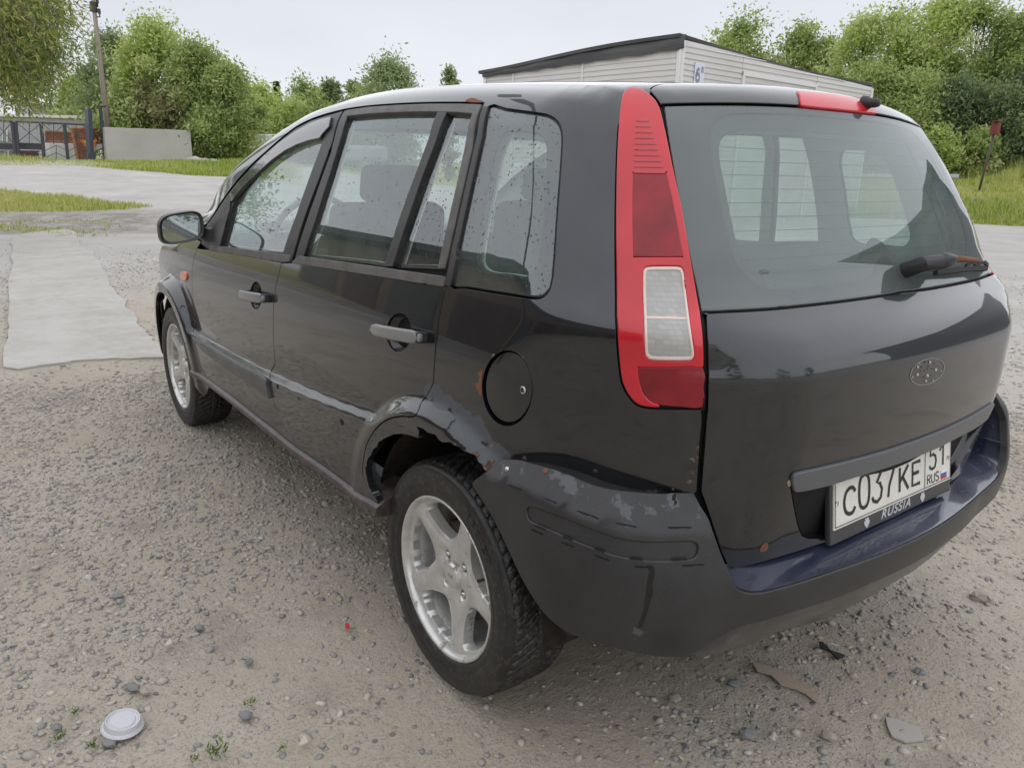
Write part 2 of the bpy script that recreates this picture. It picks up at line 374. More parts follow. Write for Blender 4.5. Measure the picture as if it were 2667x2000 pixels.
def fbody(P):
    x, y, z = P[:, 0], np.abs(P[:, 1]), P[:, 2]
    a = (y-Ys(x, z))*.95
    y_ = y; y = np.minimum(y, .80); wz = sst((1.04-z)/.09)
    b = (XR(z)-.012+KR(z)*y*y+(1-wz)*3.0*np.clip(y-(.55-.20*np.clip(z-1.05,0,.45)),0,9)**2+wz*1.5*np.clip(y-.41,0,9)**2-x)*.84
    cw = .11-.05*sst((x-1.3)/.8)
    c = (z-(ZT(x)-cw*y*y))*.93
    d = (x-(3.255-.30*y*y-.25*np.clip(z-.5, 0, 1)**2))
    f = smx(a, b, .125+.07*sst((1.02-z)/.14)); f = smx(f, c, .085-.035*sst((x-1.2)/.8)); f = smx(f, d, .15)
    return np.maximum(f, -(z-.02))
XB = Spl([.20, .28, .36, .42, .46, .52, .58, .64, .70], [-.655, -.705, -.742, -.760, -.769, -.773, -.764, -.75, -.735])
YB = Spl([.20, .28, .38, .48, .58, .64, .70], [.745, .79, .823, .843, .850, .849, .844])
def fbump(P):
    x, y, z = P[:, 0], np.abs(P[:, 1]), P[:, 2]
    a = y-(YB(z)-.10*np.clip(-.24-x, 0, 1)**2*2)
    zc_ = .654+.028*np.exp(-((x+.38)/.13)**2)-.03*sst((-x-.62)/.1); q_ = np.clip(z-zc_, -.01, .12); bev = .58*np.where(q_ < .008, (q_+.01)**2/.036, q_-.001)
    b = (XB(z)+.26*y*y-x)*.93
    return smx(a+bev, b+bev, .19, 2.2)
def grad(f, P, e=.0015):
    g = np.stack([f(P+d)-f(P-d) for d in np.eye(3)*e], 1); return g/(np.linalg.norm(g, axis=1)[:, None]+1e-12)
def march(f, P0, D, iso=0., tmax=8., it=130):
    t = np.zeros(len(P0)); bt = t.copy(); bv = np.full(len(P0), 9e9)
    for _ in range(it):
        v = f(P0+D*t[:, None])-iso; m = np.abs(v) < bv; bt[m] = t[m]; bv[m] = np.abs(v[m])
        t = np.minimum(t+v*.62, tmax)
    return P0+D*bt[:, None]
def onto(c, pts, f=fbody, iso=0.):
    d = ray(T(c, pts)); return march(f, np.repeat(CAM[None], len(d), 0), d, iso)
def onpx(px, f=fbody, iso=0.):
    d = ray(px); return march(f, np.repeat(CAM[None], len(d), 0), d, iso)
class Fr:                     # frames: 2-D domain and the direction points are dropped onto the body
    def __init__(s, kind, c=(0, 0)): s.k = kind; s.c = c
    def to(s, P):
        if s.k == 'side': return P[:, [0, 2]]
        if s.k == 'rear': return np.stack([-P[:, 1], P[:, 2]], 1)
        if s.k == 'top': return P[:, [0, 1]]
        th = np.arctan2(P[:, 1]-s.c[1], P[:, 0]-s.c[0]); th = np.where(th < -1.2, th+2*math.pi, th)
        return np.stack([-(th)*.8, P[:, 2]], 1)
    def fro(s, Q):
        z = np.zeros(len(Q)); o = z+1
        if s.k == 'side': return np.stack([Q[:, 0], z+1.15, Q[:, 1]], 1), np.stack([z, -o, z], 1)
        if s.k == 'rear': return np.stack([z-1.15, -Q[:, 0], Q[:, 1]], 1), np.stack([o, z, z], 1)
        if s.k == 'top': return np.stack([Q[:, 0], Q[:, 1], z+1.9], 1), np.stack([z, z, -o], 1)
        th = -Q[:, 0]/.8; D = np.stack([np.cos(th), np.sin(th), z], 1); return np.array([s.c[0], s.c[1], 0])+D*1.5+np.stack([z, z, Q[:, 1]], 1), -D
SIDE, REAR, TOP, CYL = Fr('side'), Fr('rear'), Fr('top'), Fr('cyl', (.02, .12))
WEAR = {'rust': [], 'scuff_sheen': []}      # filled with (centre, radius, strength)
def wear(kind, P):
    v = np.zeros(len(P))
    for c, r, s in WEAR[kind]: v = np.maximum(v, s*np.exp(-(((P-np.array(c))**2).sum(1))/(2*r*r)))
    return v
def panel(name, outer, m, parent, holes=(), f=fbody, fr=SIDE, iso=0., step=.03, edge=.014, inset=.0028, flange=.014, round_=.0022, mirror=True, lift=True, parentR=None, rshift=0., _right=False):
    if rshift and mirror and not _right:
        a_ = panel(name, outer, m, parent, holes, f, fr, iso, step, edge, inset, flange, round_, False)
        b_ = panel(name, outer, m, parentR or parent, holes, f, fr, iso, step, edge, inset, flange, round_, False, rshift=rshift, _right=True); return [a_, b_]
    loops = []
    for i, P in enumerate([outer]+list(holes)):
        q = fr.to(np.asarray(P)); q = redo(q+(np.array([rshift, 0]) if _right else 0), edge)
        if (area(q) > 0) != (i == 0): q = q[::-1]
        q = redo(offset2(q, inset), edge); loops.append(q)
    lo, hi = loops[0].min(0), loops[0].max(0)
    gx, gy = np.meshgrid(np.arange(lo[0]+step*.37, hi[0], step), np.arange(lo[1]+step*.41, hi[1], step)); g = np.stack([gx.ravel(), gy.ravel()], 1)
    ok = inside(g, loops[0])
    for h in loops[1:]: ok &= ~inside(g, h)
    g = g[ok]
    if len(g):
        allb = np.vstack(loops); dm = np.min(((g[:, None, :]-allb[None])**2).sum(2), 1) if len(g)*len(allb) < 4e7 else np.ones(len(g)); g = g[dm > (step*.45)**2]
    vv, tr, _, _ = poly2(loops[0], loops[1:], g)
    P0, D = fr.fro(vv); V = march(f, P0, D, iso); N = grad(f, V)
    key = {tuple(np.round(p, 6)): i for i, p in enumerate(vv)}
    A = np.array(tr); c3 = V[A]; fn = np.cross(c3[:, 1]-c3[:, 0], c3[:, 2]-c3[:, 0]); flip = (fn*N[A[:, 0]]).sum(1) < 0
    A[flip] = A[flip][:, ::-1]
    # boundary edges -> rounded lip and flange
    ed = {}
    for t in A:
        for a, b in ((t[0], t[1]), (t[1], t[2]), (t[2], t[0])): ed[(a, b)] = 1
    be = [(a, b) for (a, b) in ed if (b, a) not in ed]; bv = sorted({a for e in be for a in e}); ix = {v: i for i, v in enumerate(bv)}
    nrm = np.zeros((len(bv), 3))
    for a, b in be:
        e = V[b]-V[a]; o = np.cross(e, N[a]); 
        l = np.linalg.norm(o)
        if l > 1e-9: o /= l; nrm[ix[a]] += o; nrm[ix[b]] += o
    nrm /= np.linalg.norm(nrm, axis=1)[:, None]+1e-9
    B = V[bv]; NB_ = N[bv]; n0 = len(V)
    r1 = B+nrm*round_*.7-NB_*round_*.3; r2 = B+nrm*round_-NB_*round_; r3 = B+nrm*round_-NB_*flange
    Vx = np.vstack([V, r1, r2, r3]); Nx = np.vstack([N, (nrm+NB_)/1.414, nrm, nrm])
    k = len(bv); Fc = [tuple(t) for t in A]
    for a, b in be:
        i, j = ix[a], ix[b]; Fc.append((b, a, n0+i, n0+j))
        Fc.append((n0+j, n0+i, n0+k+i, n0+k+j)); Fc.append((n0+k+j, n0+k+i, n0+2*k+i, n0+2*k+j))
    at = {q: wear(q, Vx) for q in WEAR}
    if _right: Vx = Vx*[1, -1, 1]; Nx = Nx*[1, -1, 1]; Fc = [t[::-1] for t in Fc]; at = {q: v*0 for q, v in at.items()}
    o = meshobj(name, Vx, Fc, m, parent, normals=Nx, attrs=at); res = [o]
    if mirror:
        Vm = Vx*[1, -1, 1]; Nm = Nx*[1, -1, 1]; o2 = meshobj(name, Vm, [t[::-1] for t in Fc], m, parentR or parent, normals=Nm, attrs={q: v*0 for q, v in at.items()}); res.append(o2)
    return res if mirror else o
# =================================================================== THE CAR
_keep = {'pts': None}
_panel0 = panel
def cut0(P):
    P = np.asarray(P); i = np.argmax(P[:, 1] < 0) if (P[:, 1] < 0).any() else len(P)
    if i == len(P):
        e = P[-1]*[1, 0, 1]; return np.vstack([P, resample(np.array([P[-1], e]), 8)[1:]])
    a, b = P[i-1], P[i]; t = a[1]/(a[1]-b[1]); return np.vstack([P[:i], a+(b-a)*t])
def mirr(P): return np.asarray(P)*[1, -1, 1]
def symloop(P): return np.vstack([P, mirr(P)[::-1][1:-1]])        # P runs from y=0 round the left half back to y=0
car = empty('parked_car', (0, 0, 0))
tag(car, 'dusty black five-door hatchback with rust round its rear wheel arch and silver five-spoke wheels', 'car')
WEAR['rust'] = []
def addwear(kind, c, pts, r, s, f=fbody):
    for p in onto(c, pts, f): WEAR[kind].append((p, r, s))
addwear('rust', 'S3', [(345, 355), (440, 360), (530, 395), (620, 445), (655, 500), (690, 480)], .013, .75)
addwear('rust', 'S3', [(330, 300), (300, 300), (120, 400), (95, 500), (130, 640)], .010, .52)
addwear('rust', 'S11', [(330, 500), (310, 640), (320, 740), (380, 420), (480, 300), (560, 255), (820, 350), (860, 430), (450, 1390), (480, 1370)], .008, .62)
addwear('rust', 'S8', [(720, 300), (820, 360), (905, 330), (1000, 440), (1150, 455), (1250, 450), (1400, 440), (1500, 400), (1540, 300), (1560, 200), (1570, 430)], .012, .47)
addwear('rust', 'S4', [(330, 215), (370, 218), (410, 222)], .010, .62)
addwear('rust', 'S6', [(372, 1022), (368, 1030)], .007, .75); addwear('rust', 'S6', [(492, 700)], .005, .8)
addwear('rust', 'S7', [(420, 850), (432, 930), (445, 960), (480, 1050)], .010, .60)
addwear('rust', 'S3', [(400, 350), (480, 385), (575, 425), (640, 470), (300, 262), (250, 265), (200, 285), (150, 330), (110, 450), (100, 540)], .009, .60)
addwear('scuff_sheen', 'S3', [(400, 130), (440, 150), (490, 180), (550, 230), (610, 280), (660, 330), (700, 390), (720, 440), (600, 300), (760, 440), (430, 135), (460, 170), (520, 200), (580, 260), (640, 300), (690, 360), (740, 420)], .026, .72)
addwear('rust', 'S8', [(x, y) for x, y in ((420, 235), (500, 262), (580, 285), (660, 312), (740, 345), (820, 385), (900, 415), (980, 435), (1060, 452), (1140, 462), (1220, 466), (1300, 468), (1380, 468), (1460, 466), (1530, 460), (1560, 400), (1565, 330), (1572, 250), (1575, 180), (1540, 250), (1530, 330), (1500, 400))], .012, .56)
addwear('scuff_sheen', 'S5', [(340, 1320), (360, 1420)], .006, .45)
SC2 = [(p, .020, .56) for p in onto('S8', [(1060, 530), (1150, 560), (1200, 600), (1130, 620), (1250, 520), (1400, 540), (1430, 570), (1420, 500), (860, 400), (700, 370), (620, 340), (1180, 1400)], fbump)]
WEAR['scuff_sheen'] += SC2+[(p, .024, .50) for p in onto('S8', [(290, 300), (400, 330), (500, 360), (620, 400), (740, 450), (860, 490), (980, 530), (1100, 560), (1220, 570), (1340, 575), (1460, 570), (1550, 580)], fbump)]  # second list: sky sheen of the chamfer painted as a paler band
# --- key lines of the bodywork, read off the photograph and dropped onto the surface
def Kp(x):
    x = np.asarray(x, float); z0 = ZT(x)-.05; y0 = Ys(x, z0); o = np.ones(len(x))
    P = np.stack([x, y0+.3, z0+.3], 1); D = np.stack([0*o, -o, -o], 1)/math.sqrt(2); return march(fbody, P, D)
def addto(P, d): return np.asarray(P)+np.array(d)
lensL = sp(T('S4', [(1487, 114), (1436, 134), (1402, 176), (1384, 260), (1370, 400), (1358, 600), (1350, 900), (1348, 1200), (1352, 1650)]), 4)
lensL = np.vstack([lensL[:-1], sp(T('S9', [(83, 1140), (90, 1290), (100, 1400), (112, 1470), (135, 1520), (165, 1560), (200, 1582), (270, 1592), (380, 1594), (497, 1594)]), 4)])
lensR = np.vstack([sp(T('S9', [(166, 43), (202, 46), (240, 68), (275, 104), (295, 142)]), 4), sp(T('S9', [(300, 160), (325, 270), (360, 440), (400, 620), (440, 850), (475, 1050), (490, 1140), (503, 1260), (505, 1400), (500, 1594)]), 4)])
sBx = np.vstack([sp(T('S2', [(862, 455), (845, 520), (825, 600), (813, 700), (809, 800), (810, 900), (815, 1000), (821, 1080)]), 4), sp(T('S2', [(818, 1103), (800, 1130), (788, 1165), (790, 1220), (800, 1300)]), 4)[:-1],
                 sp(T('S10', [(475, 210), (500, 290), (550, 400), (620, 510), (700, 620), (800, 745)]), 4)])
sCx = np.vstack([sp(T('S2', [(1905, 603), (1880, 700), (1855, 850), (1840, 1000), (1832, 1100), (1825, 1215)]), 4), sp(T('S10', [(2074, 180), (2050, 225), (2035, 270), (2000, 335), (1940, 352), (1850, 347), (1720, 372), (1600, 450), (1510, 570), (1460, 680), (1440, 800), (1425, 900), (1430, 980)]), 3)])
ringtail = T('S10', [(1430, 980), (1470, 1090), (1530, 1190), (1600, 1300)])
archin = np.vstack([T('S10', [(1603, 1302), (1555, 1210), (1500, 1110), (1472, 1000), (1462, 905), (1478, 900), (1475, 850), (1500, 795), (1522, 780), (1535, 740), (1560, 700), (1590, 685), (1600, 640), (1680, 590), (1760, 555), (1850, 548), (1950, 565), (2030, 598), (2040, 560), (2042, 500), (2020, 470)]),
                    T('S3', [(370, 310), (395, 330), (430, 340), (445, 362), (465, 378), (500, 376), (525, 392), (545, 400), (560, 415), (590, 428), (620, 440), (632, 470), (650, 482), (660, 505), (680, 520)])])
bumtop = sp(T('S8', [(285, 252), (380, 262), (450, 282), (520, 296), (600, 320), (740, 370), (860, 420), (1000, 455), (1130, 470), (1330, 485), (1440, 481), (1547, 478)]), 4)
seamT = sp(T('S8', [(1612, 0), (1600, 100), (1590, 250), (1577, 460)]), 4)
frtop = sp(T('S1', [(1968, 543), (1800, 540), (1600, 541), (1400, 548), (1200, 562), (1060, 580), (1000, 592), (900, 618), (800, 652), (700, 703), (600, 780), (500, 868), (400, 960), (300, 1070), (200, 1205), (130, 1315), (100, 1355)]), 4)
Ctop = T('S1', [(1968, 543)])
Cup = sp(np.vstack([T('S1', [(1968, 543), (1850, 1080), (1722, 1655)]), T('S2', [(1905, 603)])]), 4)   # C shut line above the belt
kx = np.arange(-.36, 2.46, .0125); K = Kp(kx)
on = onpx
# trim lens tip so that it meets the roof curve
body_outer = np.vstack([on(lensL), on(seamT), on(bumtop[::-1]+[0, 4]), on(T('S8', [(283, 262)])), on(archin[::-1]), on(ringtail[::-1]), on(sCx[::-1]), on(Cup[::-1][1:]), on(frtop[1:]), K[::-1]])
fuel = lambda sx, sy: T('S11', [(648+sx*math.cos(a)-.0*math.sin(a), 697+sy*math.sin(a)) for a in np.linspace(0, 2*math.pi, 56, endpoint=False)])
qw = spc(T('S4', [(462, 264), (580, 281), (700, 297), (800, 311), (870, 325), (925, 355), (960, 405), (973, 480), (968, 600), (960, 720), (950, 850), (940, 980), (930, 1120), (922, 1250), (912, 1380), (900, 1480), (880, 1545), (840, 1585), (790, 1597), (700, 1588), (600, 1572), (500, 1557), (400, 1541), (300, 1524), (197, 1507), (240, 1300), (300, 1010), (360, 740), (420, 470)]), 3)
CYL2 = Fr('cyl', (.35, -.7))
def _to(P):
    th = np.arctan2(P[:, 1]+.7, P[:, 0]-.35); return np.stack([-th*1.5, P[:, 2]], 1)
def _fro(Q):
    th = -Q[:, 0]/1.5; z = np.zeros(len(Q)); D = np.stack([np.cos(th), np.sin(th), z], 1)
    return np.array([.35, -.7, 0])+D*3.3+np.stack([z, z, Q[:, 1]], 1), -D
CYL2.to = _to; CYL2.fro = _fro
CYLB = Fr('cyl', (-.15, 0))
_keepK = K
def kmask(q, fr):
    k2 = fr.to(_keepK); d = np.min(((q[:, None]-k2[None])**2).sum(2), 1); return d < .003**2
# panel() with the roof joint kept closed
src_offset = offset2
def panelK(*a, **k):
    fr = k.get('fr', SIDE); global offset2
    def off(P, d):
        q = src_offset(P, d); m = kmask(P, fr); q[m] = P[m]; return q
    offset2 = off
    try: return panel(*a, round_=.0005, **k)
    finally: offset2 = src_offset
panelK('body_side', body_outer, PAINT, car, holes=[on(fuel(292, 441)), on(qw)], fr=CYL2, step=.0125, edge=.0165, inset=.003, flange=.02)
# roof, with a closed joint to the sides
rx = np.linspace(0, 1, 20)[1:-1]
lt = Kp([-.36])[0]; roofrear = np.array([[-.335-.012*math.cos(t*math.pi/2*0)-(.0), y, 0] for t, y in zip(rx, np.linspace(lt[1], -lt[1], 20)[1:-1])])
roofrear[:, 0] = -.36+.10*(1-(roofrear[:, 1]/lt[1])**4); 
ws_i = int(np.argmin(abs(kx-1.36)))
wtop = np.array([[1.36+.10*(1-(y/K[ws_i][1])**2), y, 0] for y in np.linspace(K[ws_i][1], -K[ws_i][1], 24)[1:-1]])
roof_outer = np.vstack([K[:ws_i+1], wtop, mirr(K[:ws_i+1])[::-1], roofrear[::-1]])
_keepK = np.vstack([K, mirr(K)])
panelK('roof', roof_outer, PAINT, car, fr=TOP, step=.05, mirror=False)
_keepK = K
# windscreen, bonnet
kw = K[ws_i+2:][:-2]*[1, .985, 1]; wb = np.array([[2.42+.10*(1-(y/.7)**2), y, 0] for y in np.linspace(kw[-1][1], -kw[-1][1], 24)[1:-1]])
ws_out = np.vstack([kw, wb, mirr(kw)[::-1], addto(wtop[::-1], (.012, 0, 0))])
panel('windscreen', ws_out, GLASS, car, fr=TOP, iso=-.003, step=.06, mirror=False)
hood_side = np.array([[x, .765-.13*(x-2.5)**1.3, 0] for x in np.linspace(2.52, 3.12, 16)])
hood = np.vstack([hood_side, [[3.12+.06*(1-(y/.6)**2), y, 0] for y in np.linspace(.55, -.55, 12)], mirr(hood_side)[::-1], [[2.56+.06*(1-(y/.7)**2), y, 0] for y in np.linspace(-.62, .62, 12)]])
panel('bonnet', hood, PAINT, car, fr=TOP, step=.05, mirror=False)
cowl = np.vstack([[[2.43+.08*(1-(y/.7)**2), y, 0] for y in np.linspace(.72, -.72, 20)], [[2.55+.06*(1-(y/.7)**2), y, 0] for y in np.linspace(-.72, .72, 20)]])
panel('cowl', cowl, TRIM, car, fr=TOP, iso=-.01, step=.05, mirror=False)
# --- front wing
seamF = sp(T('S2', [(325, 358), (305, 430), (294, 490), (294, 600), (296, 700), (304, 800), (318, 838), (300, 885), (301, 910)]), 4)
seamF = np.vstack([seamF, sp(T('S7', [(402, 750), (415, 830), (440, 930), (470, 1010), (520, 1080), (585, 1150)]), 4)])
sF3 = on(seamF)
ca = [math.radians(a) for a in np.linspace(192, -12, 60)]
wing = np.vstack([sF3, [[2.13, .82, .215]], [[2.486+.365*math.cos(a), .83, .30+.372*math.sin(a)] for a in ca], [[2.93, .8, .22], [3.0, .75, .5], [2.98, .7, .70], [2.9, .7, .80], [2.78, .7, .868], [2.6, .7, .915], [2.47, .7, .945], [2.38, .7, .985]], [onto('S1', [(60, 1480)])[0]]])
panel('front_wing', wing, PAINT, car, fr=SIDE, step=.0115)
# --- doors
sill_line = T('S10', [(0, 128), (150, 248), (300, 368), (460, 478), (600, 606), (700, 686), (790, 742)])
sill_r = T('S10', [(810, 750), (870, 800), (1000, 888), (1130, 983), (1300, 1108), (1450, 1213), (1596, 1300)])
fbelt_b = T('S2', [(335, 362), (420, 372), (560, 392), (700, 418), (800, 437), (862, 447)])
rbelt_b = T('S2', [(872, 450), (935, 450), (1200, 492), (1500, 540), (1900, 600)])
h_f = (T('S2', [(699+36*math.cos(a), 659+86*math.sin(a)) for a in np.linspace(0, 2*math.pi, 40, endpoint=False)]))
h_r = (T('S2', [(1606+77*math.cos(a)-4*math.sin(a), 893+122*math.sin(a)) for a in np.linspace(0, 2*math.pi, 44, endpoint=False)]))
fd_out = np.vstack([on(fbelt_b), on(sBx), on(sill_line[::-1]), on(T('S7', [(560, 1165)])), sF3[::-1][2:]])
fdoor = panel('front_door', fd_out, PAINT, car, holes=[on(h_f)], step=.0115)
rd_out = np.vstack([on(rbelt_b), on(sCx), on(ringtail[1:]), on(sill_r[::-1]), on(sBx[::-1])])
rdoor = panel('rear_door', rd_out, PAINT, car, holes=[on(h_r)], step=.0115)
def both(nm, px, m, par, **k):
    return panel(nm, on(px) if not isinstance(px, list) else np.array(px), m, par[0], parentR=par[1], **k)
# belt strips, frames and glass of the doors
both('belt_strip', T('S2', [(412, 342), (560, 356), (700, 374), (860, 396), (925, 404), (918, 440), (868, 444), (800, 434), (700, 415), (560, 390), (410, 370)]), GTRIM, fdoor, iso=.005, step=.02, inset=.0005)
both('belt_strip', T('S2', [(978, 408), (1100, 424), (1300, 452), (1500, 480), (1700, 510), (1912, 540), (1900, 598), (1700, 568), (1500, 535), (1300, 505), (1100, 474), (935, 448)]), GTRIM, rdoor, iso=.005, step=.02, inset=.0005)
ffr_o = np.vstack([T('S1', [(1018, 590), (960, 608), (900, 624)]), T('S1', [(800, 657), (700, 709), (600, 787), (500, 876), (400, 968), (300, 1078), (200, 1212), (150, 1290), (120, 1350), (100, 1500)]), T('S1', [(130, 1535), (400, 1560), (672, 1600)]), T('S1', [(760, 1300), (850, 1060), (940, 810)])])
fgl = T('S1', [(935, 643), (905, 720), (850, 870), (780, 1060), (700, 1290), (610, 1545), (450, 1535), (300, 1518), (195, 1505), (225, 1400), (262, 1260), (310, 1140), (400, 1020), (500, 910), (600, 825), (700, 752), (800, 696), (870, 665)])
both('door_frame', ffr_o, TRIM, fdoor, holes=[on(fgl)], iso=-.002, step=.02)
both('window_glass', np.asarray(fgl), GLASS, fdoor, iso=-.012, step=.04, inset=-.004)
visor = T('S1', [(948, 636), (935, 700), (893, 745), (872, 775), (800, 790), (720, 818), (640, 858), (550, 922), (450, 1012), (370, 1085), (310, 1155), (275, 1205), (262, 1160), (330, 1070), (400, 990), (500, 893), (600, 808), (700, 738), (800, 682), (870, 655)])
both('wind_deflector', visor, SMOKE, fdoor, iso=.006, step=.02, inset=0)
rfr_o = T('S1', [(1028, 588), (1060, 583), (1200, 565), (1400, 551), (1600, 544), (1800, 543), (1962, 548), (1900, 830), (1840, 1090), (1780, 1370), (1716, 1655), (1660, 1648), (1500, 1640), (1300, 1622), (1000, 1595), (760, 1575), (686, 1602), (740, 1420), (830, 1160), (930, 880)])
rgl = T('S1', [(1048, 630), (1200, 614), (1400, 604), (1600, 599), (1668, 598), (1620, 760), (1540, 960), (1460, 1160), (1380, 1390), (1305, 1638), (1150, 1612), (950, 1590), (752, 1572), (830, 1330), (930, 1010), (1000, 780)])
rfx = T('S1', [(1722, 604), (1800, 603), (1903, 610), (1850, 850), (1790, 1130), (1725, 1420), (1672, 1648), (1550, 1642), (1358, 1640), (1430, 1410), (1510, 1180), (1590, 950), (1670, 750)])
both('door_frame', rfr_o, TRIM, rdoor, holes=[on(rgl), on(rfx)], iso=-.002, step=.02)
both('window_glass', rgl, GLASS, rdoor, iso=-.012, step=.05, inset=-.004)
both('brightening_pane', rgl, HAZE_THIN, rdoor, iso=-.020, step=.06, inset=-.004, flange=.001)  # added film, lightens the view into the dark cabin
both('brightening_pane', fgl, HAZE_THIN, fdoor, iso=-.020, step=.06, inset=-.004, flange=.001)
both('quarter_light', rfx, GLASS, rdoor, iso=-.010, step=.05, inset=-.004)
both('frame_strip', T('S1', [(1052, 590), (1200, 569), (1400, 555), (1600, 548), (1800, 547), (1958, 552), (1895, 850), (1835, 1110), (1775, 1380), (1714, 1655), (1668, 1650), (1725, 1400), (1788, 1120), (1850, 840), (1901, 609), (1800, 600), (1600, 595), (1400, 600), (1200, 610), (1048, 627)]), GTRIM, rdoor, iso=.003, step=.02, inset=.0005)
both('divider_bar', T('S1', [(1665, 598), (1722, 603), (1640, 820), (1560, 1030), (1470, 1290), (1400, 1500), (1358, 1640), (1305, 1638), (1360, 1460), (1440, 1220), (1530, 980), (1600, 790)]), TRIM, rdoor, iso=.002, step=.02, inset=0)
# C pillar strip and quarter window
panel('pillar_strip', on(T('S4', [(430, 263), (462, 262), (420, 460), (360, 730), (300, 1000), (240, 1290), (200, 1508), (165, 1502), (215, 1250), (270, 990), (330, 720), (390, 450)])), TRIM, car, fr=CYL2, iso=.003, step=.02, inset=.0005)
qout = on(qw)
qclr = spc(T('S4', [(560, 440), (620, 432), (700, 434), (770, 444), (825, 475), (850, 530), (858, 600), (850, 800), (832, 1000), (815, 1200), (800, 1320), (765, 1400), (705, 1455), (640, 1455), (560, 1440), (450, 1430), (385, 1410), (350, 1370), (345, 1300), (380, 1080), (430, 850), (470, 650), (510, 520)]), 4)
panel('quarter_window', qout, GLASS, car, fr=CYL2, iso=-.004, step=.03, inset=.005)
panel('brightening_pane', on(qclr), MIST, car, fr=CYL2, iso=-.012, step=.04, inset=-.008, flange=.001)
panel('window_frit', qout, FRIT, car, holes=[on(qclr)], fr=CYL2, iso=-.009, step=.03, inset=.001, flange=.004)
# fuel flap
panel('fuel_flap', on(fuel(272, 408)+[0.6, -1.5]), PAINT, car, fr=SIDE, iso=-.004, step=.015, mirror=False, inset=0)
panel('fuel_flap_recess', on(fuel(294, 443)), BLACK, car, fr=SIDE, iso=-.02, step=.03, mirror=False, inset=-.004)
lk = onto('S11', [(820, 722)])[0]; n_ = grad(fbody, lk[None])[0]
MB().lathe([(.0085, 0), (.0085, .0025), (.006, .0035), (.0055, .001), (0.0001, .001)], lk-[0, .005, 0], 'y', 20).build('fuel_flap_lock', STEEL, car, smooth=True)
def blob(nm, c, pts, m, par, iso=.0008, f=fbody, fr=SIDE, mirror=False, step=.01, edge=.004, **k):
    P = on(spc(T(c, pts), 3), f); return panel(nm, P, m, par, fr=fr, f=f, iso=iso, step=step, edge=edge, inset=0, flange=.001, round_=.0003, mirror=mirror, **k)
def rustblob(c, pts, par, fr, nm='rust_patch'):
    return blob(nm, c, pts, RUSTM, par, fr=fr, iso=.0008, edge=.004)
rustblob('S11', [(300, 515), (345, 482), (352, 520), (338, 560), (310, 545)], car, SIDE); rustblob('S11', [(272, 640), (305, 635), (318, 570), (345, 570), (340, 660), (345, 740), (325, 790), (300, 720), (280, 690)], car, SIDE)
rustblob('S4', [(302, 226), (318, 210), (345, 203), (372, 206), (392, 218), (410, 220), (420, 232), (360, 233)], car, SIDE)
# missing moulding holes on the rear door, lower moulding on the front door
for pts in ([(497, 2), (508, 0), (518, 20), (518, 50), (508, 52), (500, 30)], [(730, 148), (738, 144), (746, 160), (744, 168), (733, 160)], [(1188, 380), (1200, 378), (1220, 405), (1222, 440), (1208, 440), (1190, 410)]):
    blob('clip_hole', 'S10', pts, BLACK, rdoor[0])
mould = on(np.vstack([sp(T('S2', [(303, 908), (380, 948), (470, 1000), (565, 1050), (600, 1072), (700, 1125), (783, 1175)]), 3), sp(T('S2', [(783, 1180), (783, 1230), (801, 1312)]), 3), sp(T('S2', [(795, 1310), (700, 1240), (600, 1170), (500, 1100), (430, 1050), (375, 1010), (335, 960), (312, 930)]), 3)]))
panel('door_moulding', mould, mat('grey_moulding', (.07, .075, .08), .35, 0, 0, .5, lambda m, t, b: (NB(t).set(b, 'Base Color', NB(t).ramp(NB(t).noise(9, 6, .6, NB(t).obj()), [(.3, (.045, .048, .052)), (.7, (.10, .098, .092))])))), fdoor[0], parentR=fdoor[1], iso=.011, step=.02, flange=.02)
